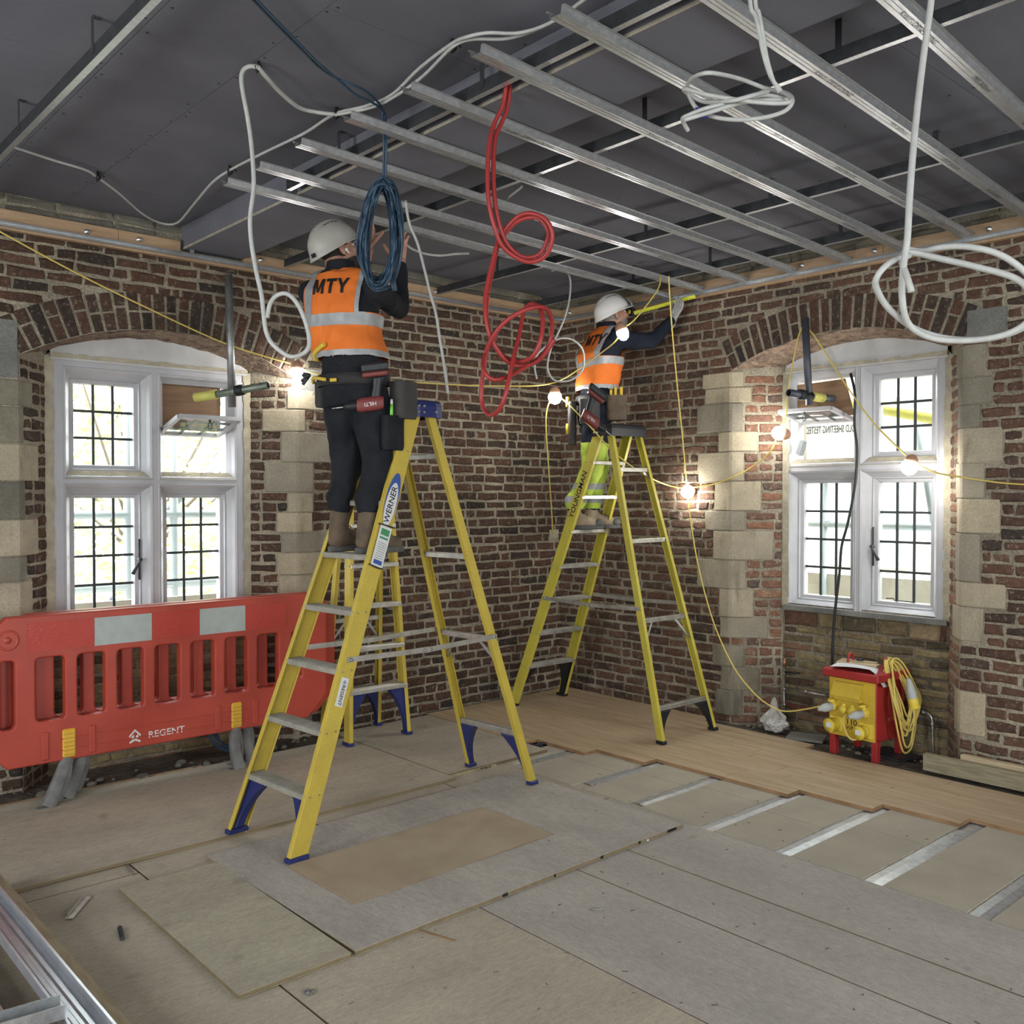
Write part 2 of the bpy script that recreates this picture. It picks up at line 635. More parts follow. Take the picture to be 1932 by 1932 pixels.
# ================================================================== walls
def brick_block(mb, P, u0, u1, z0, z1, depth=.035, jit=.0055, ch=.007, proud=0.0, tw=0.0):
    """one brick: irregular front with worn arrises; P(u, depth, z) maps to the room"""
    um, zm = (u0 + u1) / 2, (z0 + z1) / 2
    ring = [(u0, z0), (um, z0), (u1, z0), (u1, zm), (u1, z1), (um, z1), (u0, z1), (u0, zm)]
    R = random.uniform
    o = [(u + R(-jit, jit), z + R(-jit, jit)) for u, z in ring]
    d0 = R(-.003, .003) - proud
    tu, tz = R(-.004, .004), R(-.003, .003)
    inn = []
    for k, (u, z) in enumerate(o):
        c = ch * R(.7, 1.7) * (1.35 if k % 2 == 0 else 1)
        du, dz = um - u, zm - z
        inn.append((u + (c if du > 0 else -c if du < 0 else 0) * (abs(du) > 1e-3), z + (c if dz > 0 else -c) * (abs(dz) > (z1 - z0) * .2)))
    n = 8
    vs = [P(u, depth, z) for u, z in o] + [P(u, d0 + .009, z) for u, z in o]
    vs += [P(u, d0 + tu * (u - um) / max(u1 - u0, .01) + tz * (z - zm) / .06 + R(-.0012, .0012), z) for u, z in inn]
    fs = []
    for i in range(n):
        j = (i + 1) % n
        fs += [(i, j, n + j, n + i), (n + i, n + j, 2 * n + j, 2 * n + i)]
    fs.append(tuple(range(2 * n, 3 * n)))
    mb.add(vs, fs)


def free(u0, u1, blocks):
    segs = [(u0, u1)]
    for a, b in blocks:
        nx = []
        for s, e in segs:
            if b <= s or a >= e:
                nx.append((s, e))
                continue
            if a > s:
                nx.append((s, a))
            if b < e:
                nx.append((b, e))
        segs = nx
    return [q for q in segs if q[1] - q[0] > .02]


def course_layout(u0, u1, z0, z1, blocked, course=.07, joint=.0135, ls=.198, lh=.094, ps=.66):
    rects = []
    z = z0
    k = 0
    while z + course * .6 < z1:
        h = min(course - joint, z1 - z - joint)
        for a, b in free(u0, u1, blocked(z + course / 2)):
            u = a + joint * .4 - (random.uniform(0, ls * .6) if b - a > 1.2 else 0)
            while u < b - .018:
                L = (ls if random.random() < ps else lh) * random.uniform(.95, 1.05)
                s, e = max(u, a + joint * .3), min(u + L, b - joint * .3)
                if b - e < .05:
                    e = b - joint * .3
                if e - s > .018:
                    rects.append((s, e, z + joint / 2 + random.uniform(-.002, .002), z + joint / 2 + h + random.uniform(-.002, .002)))
                u = e + joint * random.uniform(.8, 1.3)
                if e >= b - joint:
                    break
        z += course
        k += 1
    return rects


class Arch:
    def __init__(s, uc, zap, R, u0, u1, t=.225):
        s.uc, s.zap, s.R, s.u0, s.u1, s.t = uc, zap, R, u0, u1, t
        s.zc = zap - R

    def z(s, u):
        d = min(abs(u - s.uc), s.R * .98)
        return s.zc + math.sqrt(s.R ** 2 - d * d)

    def block(s, z, pad=.012):
        sp = min(s.z(s.u0), s.z(s.u1))
        if z < sp:
            return (s.u0, s.u1)
        R2 = s.R + s.t + pad
        if z - s.zc >= R2:
            return None
        du = math.sqrt(R2 ** 2 - (z - s.zc) ** 2)
        k = (z - s.zc) / (sp - s.zc)
        return (max(s.uc - du, s.uc + (s.u0 - s.uc) * k - pad), min(s.uc + du, s.uc + (s.u1 - s.uc) * k + pad))


def frameP(O, U, Nin):
    O, U, Nin = V(O), V(U).normalized(), V(Nin).normalized()
    return lambda u, d, z: O + U * u + Nin * d + V((0, 0, z))


BRICK_POOL = {}


def lay_bricks(parent, P, rects, material, nrm, top=300, name='brick', proud=0.0, group_key=None):
    """the bricks that show largest become objects of their own, the rest one part"""
    ranked = []
    for r in rects:
        c = P((r[0] + r[1]) / 2, 0, (r[2] + r[3]) / 2)
        ranked.append((proj_area(c, r[1] - r[0], r[3] - r[2], nrm), r))
    ranked.sort(key=lambda q: -q[0])
    BRICK_POOL.setdefault(parent.name, []).append((ranked, P, material, name, proud, parent))


def flush_bricks(limit=300):
    for key, pools in BRICK_POOL.items():
        allr = [(a, r, i) for i, p in enumerate(pools) for a, r in p[0]]
        allr.sort(key=lambda q: -q[0])
        rest = {}
        for n, (a, r, i) in enumerate(allr):
            _, P, m, nm, proud, parent = pools[i]
            if n < limit and a > 0:
                mb = MB()
                brick_block(mb, P, *r, proud=proud)
                mb.build(nm, m, parent)
            else:
                brick_block(rest.setdefault(m.name, (MB(), m, parent))[0], P, *r, proud=proud)
        for mb, m, parent in rest.values():
            tag(mb.build('brick_field', m, parent), kind='stuff')


def wall_sheet(parent, P, ua, ub, z0, z1, arch, mortar, d=.007):
    mb = MB()
    us = [ua, arch.u0] + [arch.u0 + (arch.u1 - arch.u0) * i / 24 for i in range(1, 24)] + [arch.u1, ub]
    for a, b in zip(us[:-1], us[1:]):
        if arch.u0 - 1e-6 <= a and b <= arch.u1 + 1e-6:
            mb.add([P(a, d, arch.z(a)), P(b, d, arch.z(b)), P(b, d, z1), P(a, d, z1)], [(0, 1, 2, 3)])
        else:
            mb.add([P(a, d, z0), P(b, d, z0), P(b, d, z1), P(a, d, z1)], [(0, 1, 2, 3)])
    return mb.build('mortar', mortar, parent)


def voussoirs(parent, P, arch, material):
    R, t = arch.R, arch.t
    a0 = math.asin((arch.u0 - arch.uc) / R)
    a1 = math.asin((arch.u1 - arch.uc) / R)
    n = int(round((a1 - a0) * (R + t / 2) / .077))
    for i in range(n):
        b0 = a0 + (a1 - a0) * i / n + .004
        b1 = a0 + (a1 - a0) * (i + 1) / n - .004
        cuts = [(R + .004, R + t)] if random.random() < .55 else ([(R + .004, R + t * .47), (R + t * .47 + .011, R + t)] if random.random() < .5 else [(R + .004, R + t * .6), (R + t * .6 + .011, R + t)])
        for r0, r1 in cuts:
            def Q(s, d, w, b0=b0, b1=b1, r0=r0, r1=r1):
                b = b0 + (b1 - b0) * s
                r = r0 + (r1 - r0) * w
                return P(arch.uc + r * math.sin(b), d, arch.zc + r * math.cos(b))
            mb = MB()
            vs, fs = [], []
            J = lambda q: random.uniform(-q, q)
            ring = [(0, 0), (.5, 0), (1, 0), (1, .5), (1, 1), (.5, 1), (0, 1), (0, .5)]
            o = [(s + J(.03), w + J(.012)) for s, w in ring]
            inn = [(s + (.5 - s) * .2, w + (.5 - w) * .07) for s, w in o]
            dz = J(.004)
            vs = [Q(s, .035, w) for s, w in o] + [Q(s, dz + .008, w) for s, w in o] + [Q(s, dz + J(.0015), w) for s, w in inn]
            for k in range(8):
                j = (k + 1) % 8
                fs += [(k, j, 8 + j, 8 + k), (8 + k, 8 + j, 16 + j, 16 + k)]
            fs.append(tuple(range(16, 24)))
            mb.add(vs, fs)
            mb.build('arch_brick', material, parent)


def quoin(parent, C, wdir, rdir, nw, nr, w, r, z0, z1, material):
    """dressed corner stone: one face in the wall, one in the splayed reveal"""
    C, wdir, rdir, nw, nr = [V((q[0], q[1], 0)) for q in (C, wdir, rdir, nw, nr)]
    j = .0035
    pr = random.uniform(.002, .005)
    C = C - (nw + nr) * pr * .7
    poly = [C + wdir * (w - j), C + wdir * .012, C + rdir * .012, C + rdir * (r - j), C + rdir * (r - j) + nr * .05, C + wdir * (w - j) + nw * .05]
    mb = MB()
    mb.prism([p + V((0, 0, z0 + j)) for p in poly], V((0, 0, z1 - z0 - 2 * j)))
    return mb.build('quoin_stone', material, parent, bevel=.004)


def sheet(name, pts, m, parent, flip=False):
    mb = MB()
    mb.add(pts, [tuple(range(len(pts)))[::-1] if flip else tuple(range(len(pts)))])
    return mb.build(name, m, parent)


BASE = -.09
TOPW = 3.46
DF, DG = .24, .36          # depth of the window frame's face and of the glass behind the wall face


def masonry(name, U, Nin, ua, ub, op, brick, arch_brick, jambs, patches, label):
    w = empty(name, label, None, kind='structure')
    U, Nin = V(U), V(Nin)
    P = frameP((0, 0, 0), U, Nin)
    arch = op['arch']
    back = op['back']
    wall_sheet(w, P, ua, ub, BASE, TOPW, arch, M['mortar'])
    # outer leaf with the window hole, so that daylight comes through the window only
    mb = MB()
    D = .5
    a, b, c, d_ = op['fu0'], op['fu1'], op['fz0'], op['fz1']
    for q in ((ua - .6, a, -.3, 4), (b, ub + .6, -.3, 4), (a, b, -.3, c), (a, b, d_, 4)):
        mb.add([P(q[0], D, q[2]), P(q[1], D, q[2]), P(q[1], D, q[3]), P(q[0], D, q[3])], [(0, 1, 2, 3)])
    for p0, p1 in (((a, c), (a, d_)), ((a, d_), (b, d_)), ((b, d_), (b, c)), ((b, c), (a, c))):
        mb.add([P(p0[0], DF + .02, p0[1]), P(p1[0], DF + .02, p1[1]), P(p1[0], D, p1[1]), P(p0[0], D, p0[1])], [(0, 1, 2, 3)])
    mb.build('outer_leaf', M['stone_grey'], w)
    # splayed recess: soffit, reveals, apron, tympanum
    mb = MB()
    n = 22
    for i in range(n):
        s0, s1 = i / n, (i + 1) / n
        fu = lambda s: op['u0'] + (op['u1'] - op['u0']) * s
        bu = lambda s: op['fu0'] + (op['fu1'] - op['fu0']) * s
        jz = [random.uniform(-.008, .008) for _ in range(4)]
        def q(s, t):
            u = fu(s) * (1 - t) + bu(s) * t
            z = arch.z(fu(s)) * (1 - t) + back.z(bu(s)) * t
            k = noise.noise(V((u * 14, t * 5, z * 9))) * .012
            return P(u, t * .23, z + k)
        for t0, t1 in ((0, .33), (.33, .66), (.66, 1)):
            mb.add([q(s0, t0), q(s1, t0), q(s1, t1), q(s0, t1)], [(3, 2, 1, 0)])
    mb.build('arch_soffit', M['soffit'], w)
    mb = MB()
    for i in range(n):
        s0, s1 = i / n, (i + 1) / n
        u0_, u1_ = bu(s0), bu(s1)
        mb.add([P(u0_, .222, op['fz1'] - .02), P(u1_, .222, op['fz1'] - .02), P(u1_, .222, back.z(u1_) + .01), P(u0_, .222, back.z(u0_) + .01)], [(0, 1, 2, 3)])
    mb.build('tympanum', M['white_plaster'], w)
    mb = MB()
    for i in range(30):
        s0, s1 = i / 30, (i + 1) / 30
        hh = .022 + .012 * noise.noise(V((i * .6, op['u0'], 0)))
        mb.box(*[tuple(P(op['fu0'] + (op['fu1'] - op['fu0']) * s0, .212, op['fz1'] - .006)), tuple(P(op['fu0'] + (op['fu1'] - op['fu0']) * s1, .25, op['fz1'] - .006 + hh))])
    mb.build('render_strip', M['render_edge'], w)
    # reveals
    Z = V((0, 0, 1))
    for side in (0, 1):
        if side == 0:
            A, B = P(op['u0'], 0, 0), P(op['fu0'], .26, 0)
            t = (B - A).normalized()
            O, dirU = A, t
        else:
            A, B = P(op['u1'], 0, 0), P(op['fu1'], .26, 0)
            t = (B - A).normalized()
            O, dirU = B, -t
        L = (B - A).length
        into = V((-dirU.y, dirU.x, 0)) * 1.0
        PR = frameP(O, dirU, into)
        zt = arch.z(op['u0'] if side == 0 else op['u1'])
        zb = back.z(op['fu0'] if side == 0 else op['fu1'])
        l0, l1 = (zt, zb) if side == 0 else (zb, zt)
        sheet('reveal_mortar', [PR(0, .006, BASE), PR(L, .006, BASE), PR(L, .006, l1 + .02), PR(0, .006, l0 + .02)], M['mortar'], w)
        stones = []
        for (z0, z1, ww, rr, mt) in jambs[side]:
            wd_ = (-U if side == 0 else U)
            quoin(w, A, wd_, t, Nin, into, ww, rr * L, z0, z1, M[mt])
            stones.append((z0, z1, ww, rr * L))
        if side == 0:
            blk = lambda z, st=stones: [(-1, s[3]) for s in st if s[0] <= z <= s[1]]
        else:
            blk = lambda z, st=stones, L=L: [(L - s[3], L + 1) for s in st if s[0] <= z <= s[1]]
        rects = course_layout(.004, L - .035, BASE + .02, min(zt, zb) - .01, blk, ps=.35)
        lay_bricks(w, PR, rects, M[op.get('reveal_brick', brick)], into)
        op['stones%d' % side] = stones
        # rendered edge against the window frame
        mb = MB()
        for i in range(26):
            z0 = op['fz0'] - .02 + (op['fz1'] + .02 - op['fz0']) * i / 26
            z1 = op['fz0'] - .02 + (op['fz1'] + .02 - op['fz0']) * (i + 1) / 26
            wv = .022 + .012 * noise.noise(V((i * .9, side * 3 + op['u0'], 1)))
            u_a = op['fu0'] - .03 if side == 0 else op['fu1'] - wv
            u_b = op['fu0'] + wv if side == 0 else op['fu1'] + .03
            mb.add([P(u_a, .232, z0), P(u_b, .232, z0), P(u_b, .232, z1), P(u_a, .232, z1)], [(0, 1, 2, 3)])
        mb.build('render_edge', M['render_edge'], w)
    # apron under the window
    PA = frameP(P(0, .235, 0), U, Nin)
    sheet('apron_mortar', [P(op['fu0'] - .03, .244, BASE), P(op['fu1'] + .03, .244, BASE), P(op['fu1'] + .03, .244, op['fz0']), P(op['fu0'] - .03, .244, op['fz0'])], M['mortar_old'], w)
    rects = course_layout(op['fu0'] - .02, op['fu1'] + .02, BASE + .02, op['fz0'] - .155, lambda z: [], course=.062, ls=.225, ps=.75)
    lay_bricks(w, PA, rects, M['brick_stock'], Nin)
    u = op['fu0'] - .01
    while u < op['fu1']:
        e = min(u + random.uniform(.16, .3), op['fu1'] + .01)
        mb = MB()
        brick_block(mb, PA, u, e - .014, op['fz0'] - .15, op['fz0'] - .05, proud=.008, ch=.009)
        mb.build('sill_stone', M['brick_stock'], w)
        u = e
    mb = MB()
    mb.box(*[tuple(P(op['fu0'] - .01, .215, op['fz0'] - .045)), tuple(P(op['fu1'] + .01, .26, op['fz0'] - .012))])
    mb.build('slate_course', M['patch'], w)
    # wall face
    def blk(z):
        out = []
        b = arch.block(z)
        if b:
            out.append(b)
        for s in op['stones0']:
            if s[0] <= z <= s[1]:
                out.append((op['u0'] - s[2], op['u0'] + .01))
        for s in op['stones1']:
            if s[0] <= z <= s[1]:
                out.append((op['u1'] - .01, op['u1'] + s[2]))
        for (a, b, c, d, _) in patches:
            if c <= z <= d:
                out.append((a, b))
        return out
    rects = course_layout(ua, ub, BASE + .02, 3.13, blk)
    lay_bricks(w, P, rects, M[brick], Nin)
    voussoirs(w, P, arch, M[arch_brick])
    for (a, b, c, d, mt) in patches:
        mb = MB()
        nn = 10
        for i in range(nn):
            for k in range(6):
                ua_, ub_ = a + (b - a) * i / nn, a + (b - a) * (i + 1) / nn
                za, zb_ = c + (d - c) * k / 6, c + (d - c) * (k + 1) / 6
                f = lambda u, z: P(u, -.004 + .004 * noise.noise(V((u * 9, z * 9, 3))), z)
                mb.add([f(ua_, za), f(ub_, za), f(ub_, zb_), f(ua_, zb_)], [(0, 1, 2, 3)])
        mb.build('cement_patch', M[mt], w)
    return w, P


def px_stones(rows, edge_px, plane, wall_of, rev_end_px, mt='stone', clampw=None):
    """rows: (y top px, y bottom px, wall-side px, reveal-side px[, material]) measured in the photograph"""
    out = []
    for r in rows:
        z1 = at(edge_px, r[0], **plane).z
        z0 = at(edge_px, r[1], **plane).z
        ym = (r[0] + r[1]) / 2
        w = wall_of(r[2], ym)
        rr = abs(r[3] - edge_px) / abs(rev_end_px - edge_px)
        out.append((z0, z1, w, min(rr, .95), r[4] if len(r) > 4 else mt))
    return out


# ---- left wall (y = 0)
opL = dict(u0=-4.25, u1=-2.52, fu0=-4.03, fu1=-2.78, fz0=.85, fz1=2.485, arch=Arch(-3.385, 2.668, 1.75, -4.25, -2.52), back=Arch(-3.42, 2.64, 1.6, -4.03, -2.78))
j0 = px_stones([(716, 767, 0, 64, 'stone_grey'), (767, 837, 0, 46, 'stone_grey'), (837, 908, 0, 75, 'stone'), (908, 980, 0, 48, 'stone_grey'), (980, 1050, 0, 73, 'stone'),
                (1050, 1098, 0, 51, 'stone_grey'), (1098, 1170, 0, 61, 'stone'), (1170, 1240, 0, 50, 'stone_grey'), (1240, 1310, 0, 62, 'stone_grey'), (1310, 1400, 0, 52, 'stone_grey')], 40, dict(y=0),
               lambda px, py: abs(at(px - random.choice((25, 70)), py, y=0).x + 4.25), 97)
j1 = px_stones([(734, 772, 622, 541), (772, 814, 577, 499), (814, 872, 626, 531), (872, 929, 592, 503), (929, 967, 592, 542), (967, 1005, 590, 523), (1005, 1043, 618, 531), (1043, 1085, 609, 523),
                (1085, 1135, 598, 526), (1135, 1190, 615, 520), (1190, 1250, 590, 530, 'stone_grey'), (1250, 1310, 612, 522, 'stone_grey'), (1310, 1370, 590, 530, 'stone_grey')], 560, dict(y=0),
               lambda px, py: abs(at(px, py, y=0).x + 2.52), 470)
WL, PL = masonry('wall_left', (1, 0, 0), (0, 1, 0), -8.6, .02, opL, 'brick_brown', 'brick_arch', (j0, j1),
                 [(-4.95, -4.262, 2.31, 2.63, 'patch'), (-2.51, -2.30, 2.345, 2.52, 'patch'), (-.14, -.03, 1.29, 1.36, 'render_edge')], 'brown brick wall with an arched window recess')
# ---- right wall (x = 0), u runs along -y
opR = dict(u0=1.74, u1=3.37, fu0=2.05, fu1=3.19, fz0=.885, fz1=2.535, arch=Arch(2.555, 2.735, 1.95, 1.74, 3.37), back=Arch(2.633, 2.688, 1.5, 2.05, 3.19), reveal_brick='brick_lime')
k0 = px_stones([(701, 730, 1325, 1402), (730, 760, 1330, 1415), (760, 814, 1315, 1401), (814, 852, 1355, 1426), (852, 908, 1317, 1402), (908, 964, 1348, 1433), (964, 1002, 1331, 1405), (1002, 1057, 1345, 1455),
                (1057, 1112, 1315, 1406), (1112, 1165, 1356, 1420), (1165, 1204, 1358, 1447), (1218, 1258, 1345, 1404, 'stone_grey'), (1258, 1303, 1360, 1432, 'stone_grey'), (1303, 1351, 1350, 1402, 'stone_grey')], 1378, dict(x=0),
               lambda px, py: abs(at(px, py, x=0).y + 1.74), 1480)
k1 = px_stones([(651, 713, 1861, 1803, 'stone_grey'), (713, 764, 1873, 1806, 'stone_grey'), (764, 807, 1850, 1805, 'stone_grey'), (807, 873, 1892, 1806), (873, 941, 1858, 1803), (941, 1006, 1888, 1806), (1006, 1097, 1850, 1803),
                (1097, 1144, 1898, 1805), (1144, 1209, 1856, 1798), (1302, 1384, 1860, 1804)], 1813, dict(x=0),
               lambda px, py: abs(at(px, py, x=0).y + 3.37), 1788)
WR, PRW = masonry('wall_right', (0, -1, 0), (1, 0, 0), -.02, 8.6, opR, 'brick_red', 'brick_arch', (k0, k1), [(3.40, 3.62, 2.58, 2.74, 'patch')], 'red brick wall with an arched window recess')
flush_bricks(300)

# rough old masonry above the battens
for w, P, a, b in ((WL, PL, -8.6, 0), (WR, PRW, 0, 8.6)):
    mb = MB()
    u = a
    while u < b:
        e = min(u + random.uniform(.18, .36), b)
        for z0, z1 in ((3.225, 3.275), (3.282, 3.335)):
            if random.random() < .85:
                brick_block(mb, P, u + .004, e - .006, z0 + random.uniform(-.006, .006), z1 + random.uniform(-.006, .004), proud=.006 + random.uniform(-.006, .008), jit=.008, ch=.012)
        u = e
    tag(mb.build('rough_masonry', M['stone_grey'], w), kind='stuff')

# back of the room (behind the camera): plain plastered walls with tall window openings
def rear_wall(name, P, holes, lab):
    w = MB()
    ua, ub = 0, 8.7
    z0, z1 = -.1, 3.5
    us = sorted({ua, ub} | {q for h in holes for q in h[:2]})
    for a, b in zip(us[:-1], us[1:]):
        h = [q for q in holes if q[0] <= a and b <= q[1]]
        if h:
            for s, e in ((z0, h[0][2]), (h[0][3], z1)):
                w.add([P(a, 0, s), P(b, 0, s), P(b, 0, e), P(a, 0, e)], [(0, 1, 2, 3)])
        else:
            w.add([P(a, 0, z0), P(b, 0, z0), P(b, 0, z1), P(a, 0, z1)], [(0, 1, 2, 3)])
    return tag(w.build(name, M['white_plaster']), lab, None, kind='structure')


rear_wall('wall_back', frameP((0, -8.6, 0), (-1, 0, 0), (0, -1, 0)), [(1.45, 2.95, .8, 2.7), (4.75, 6.25, .8, 2.7)], 'plain plastered wall behind the camera')
rear_wall('wall_side', frameP((-8.6, -8.6, 0), (0, 1, 0), (-1, 0, 0)), [(2.05, 3.55, .8, 2.7), (5.45, 6.95, .8, 2.7)], 'plain plastered wall behind the camera')


# ================================================================== windows
def window(name, label, P, op, gl, zl, zu, hopper, handle_at):
    """gl: two (u0,u1) glass spans; zl/zu: glass heights of the lower and upper lights; hopper: which upper light stands open"""
    w = empty(name, label, None, kind='structure')
    E = .092
    fu0, fu1, fz0, fz1 = op['fu0'] - .01, op['fu1'] + .01, op['fz0'] - .015, op['fz1'] + .01
    strips = [(fu0, gl[0][0] - E, fz0, fz1), (gl[1][1] + E, fu1, fz0, fz1), (gl[0][1] + E, gl[1][0] - E, fz0, fz1)]
    for a, b in ((gl[0][0] - E, gl[0][1] + E), (gl[1][0] - E, gl[1][1] + E)):
        strips += [(a, b, fz0, zl[0] - E), (a, b, zu[1] + E, fz1), (a, b, zl[1] + E, zu[0] - E)]
    mb = MB()
    for a, b, c, d in strips:
        p, q = P(a, DF, c), P(b, DG + .03, d)
        mb.box([min(p[i], q[i]) for i in range(3)], [max(p[i], q[i]) for i in range(3)])
    lights = []
    for k, z in ((0, zl), (1, zl), (0, zu), (1, zu)):
        g = gl[k]
        prof = [(E, DF), (E - .006, DF - .004), (E - .018, DF + .004), (E - .03, DF + .03), (E - .05, DF + .058), (.038, DF + .062), (.038, DG + .02)]
        rr = []
        for e, d in prof:
            rr.append([P(g[0] - e, d, z[0] - e), P(g[1] + e, d, z[0] - e), P(g[1] + e, d, z[1] + e), P(g[0] - e, d, z[1] + e)])
        mb.rings(rr)
        lights.append((g, z, z is zu and k == hopper))
    mb.build('frame', M['white_paint'], w)
    # sandy ledge on the transom
    for k in (0, 1):
        m2 = MB()
        g = gl[k]
        m2.add([P(g[0] - .086, DF - .009, zu[0] - .090), P(g[1] + .086, DF - .009, zu[0] - .090), P(g[1] + .045, DF + .048, zu[0] - .038), P(g[0] - .045, DF + .048, zu[0] - .038)], [(0, 1, 2, 3)])
        m2.build('transom_ledge', M['render_edge'], w)
    for g, z, is_open in lights:
        if is_open:
            continue
        sash = MB()
        rr = []
        for e, d in ((.042, DG + .02), (.042, DF + .07), (.03, DF + .066), (.024, DF + .085), (.004, DF + .09), (0, DG - .012), (0, DG + .02)):
            rr.append([P(g[0] - e, d, z[0] - e), P(g[1] + e, d, z[0] - e), P(g[1] + e, d, z[1] + e), P(g[0] - e, d, z[1] + e)])
        sash.rings(rr)
        s = sash.build('casement', M['white_paint'], w)
        rows = 4 if z is zl else 3
        glaze(s, lambda a, b, dd=0: P(g[0] + (g[1] - g[0]) * a, DG + dd, z[0] + (z[1] - z[0]) * b), rows)
        if z is zl and (g is gl[handle_at]):
            sgn = 1 if handle_at == 0 else -1
            uh = g[1] + .018 if handle_at == 0 else g[0] - .018
            zh = z[0] + (z[1] - z[0]) * .46
            hb = MB()
            hb.tube([P(uh, DF + .06, zh), P(uh, DF + .02, zh)], .011, 10)
            hb.tube([P(uh, DF + .022, zh), P(uh - sgn * .02, DF + .016, zh - .03), P(uh - sgn * .055, DF + .014, zh - .09)], [.007, .008, .012], 8)
            hb.tube([P(uh, DF + .05, zh - .13), P(uh, DF + .05, zh + .13)], .007, 6)
            hb.build('handle', M['lead'], s)
        if z is zl:
            st = MB()
            us = (g[0] + .06, g[0] + .28) if handle_at == 0 else (g[0] + .05, g[0] + .24)
            st.tube([P(us[0], DG - .02, z[0] + .016), P(us[0] + .05, DG - .02, z[0] + .02), P(us[0] + .06, DG - .025, z[0] + .008), P(us[1], DG - .025, z[0] + .006)], .004, 6)
            if (handle_at == 0 and g is gl[0]) or (handle_at == 1 and g is gl[1]):
                st.build('stay', M['lead'], s)
    return w


def glaze(parent, Q, rows, cols=3, bw=.0080, dep=.011):
    """leaded panes and bars; Q(a, b, depth) on the unit square"""
    c = [i / cols for i in range(cols + 1)]
    r = [i / rows for i in range(rows + 1)]
    for i in range(cols):
        for j in range(rows):
            mb = MB()
            p = [Q(c[i], r[j]), Q(c[i + 1], r[j]), Q(c[i + 1], r[j + 1]), Q(c[i], r[j + 1])]
            t = Q(0, 0, .004) - Q(0, 0, 0)
            mb.prism(p, t)
            mb.build('pane', M['glass'], parent)
    nd = (Q(0, 0, .01) - Q(0, 0, 0)).normalized()
    for i in range(1, cols):
        mb = MB()
        mb.bar(Q(c[i], 0) - nd * .004, Q(c[i], 1) - nd * .004, bw * 2, dep, nd)
        mb.build('glazing_bar', M['lead'], parent)
    for j in range(1, rows):
        mb = MB()
        mb.bar(Q(-.01, r[j]) - nd * .006, Q(1.01, r[j]) - nd * .006, bw * 2, dep, nd)
        mb.build('glazing_bar', M['lead'], parent)


W1 = window('window_1', 'white mullioned window in the brown brick wall', PL, opL, ((-3.865, -3.508), (-3.292, -2.935)), (.915, 1.637), (1.845, 2.342), 1, 0)
W2 = window('window_2', 'white mullioned window in the red brick wall', PRW, opR, ((2.139, 2.489), (2.695, 3.042)), (.95, 1.739), (1.948, 2.428), 0, 1)


def hopper(parent, P, g, z_h, inner, dlen):
    """open sash lying nearly level, hinged at the window plane"""
    A = P(g[0] + .0, DG, z_h)
    B = P(g[1] - .0, DG, z_h)
    C_ = P(g[1], DG - dlen, inner)
    D_ = P(g[0], DG - dlen, inner)
    n = (B - A).cross(D_ - A).normalized()
    mb = MB()
    e = .028
    for p, q in ((A, B), (B, C_), (C_, D_), (D_, A)):
        mb.bar(p, q, e, .026, n)
    s = mb.build('open_casement', M['white_paint'], parent)
    glaze(s, lambda a, b, dd=0: A + (B - A) * a + (D_ - A) * b + n * dd, 3)
    mb = MB()
    mid = (C_ + D_) / 2
    mb.tube([mid, mid + V((0, 0, -.03))], .008, 8)
    ring = [mid + V((0, 0, -.05)) + (B - A).normalized() * (.012 * math.cos(t)) + V((0, 0, 1)) * (.022 * math.sin(t)) for t in [2 * PI * k / 12 for k in range(12)]]
    mb.tube(ring, .003, 6, closed=True)
    mb.build('ring_catch', M['lead'], s)
    return s


hopper(W1, PL, (-3.33, -2.93), 2.06, 2.15, .33)
hopper(W2, PRW, (2.10, 2.49), 2.175, 2.235, .30)
# ================================================================== floor
FL = empty('floor', 'site floor of plywood, chipboard and new oak boards', None, kind='structure')
mb = MB()
mb.box((-8.7, -8.7, -.16), (.5, .5, -.022))
mb.build('subfloor', M['dirt'], FL)


def board(name, x0, x1, y0, y1, z0, z1, top, parent, edge=None, gap=.003, bevel=.0015, warp=0.0):
    mb = MB()
    edge = edge or M['ply_edge']
    x0, x1, y0, y1 = x0 + gap / 2, x1 - gap / 2, y0 + gap / 2, y1 - gap / 2
    v = [(x0, y0), (x1, y0), (x1, y1), (x0, y1)]
    w = [random.uniform(0, warp) for _ in v]
    mb.m = 0
    mb.add([(p[0], p[1], z1 + q) for p, q in zip(v, w)], [(0, 1, 2, 3)])
    mb.m = 1
    mb.add([(p[0], p[1], z0 + q) for p, q in zip(v, w)] + [(p[0], p[1], z1 + q) for p, q in zip(v, w)], [(3, 2, 1, 0), (0, 1, 5, 4), (1, 2, 6, 5), (2, 3, 7, 6), (3, 0, 4, 7)])
    return mb.build(name, [top, edge], parent)


# thin plywood in the foreground, laid in strips along y
for x0, x1, y0, y1, mt in ((-2.40, -1.90, -4.9, -2.30, 'ply_grey'), (-2.40, -1.90, -7.4, -4.9, 'ply_grey'), (-2.74, -2.40, -5.3, -2.62, 'ply_grey'), (-2.74, -2.40, -7.6, -5.3, 'ply_grey'), (-3.31, -2.74, -5.0, -2.55, 'ply_grey'), (-3.31, -2.74, -7.6, -5.0, 'ply_grey'),
                           (-4.2, -3.31, -4.4, -2.0, 'ply_tan'), (-5.4, -4.2, -4.05, -1.62, 'ply_tan'), (-4.2, -3.31, -6.8, -4.4, 'ply_grey'), (-5.4, -4.2, -6.5, -4.05, 'ply_grey'), (-6.6, -5.4, -6.5, -1.0, 'ply_grey'), (-8.6, -6.6, -8.6, -.1, 'ply_grey'),
                           (-6.6, -1.9, -8.6, -7.6, 'ply_grey')):
    board('plywood_board', x0, x1, y0, y1, -.02, random.uniform(-.001, .0015), M[mt], FL, gap=.007)
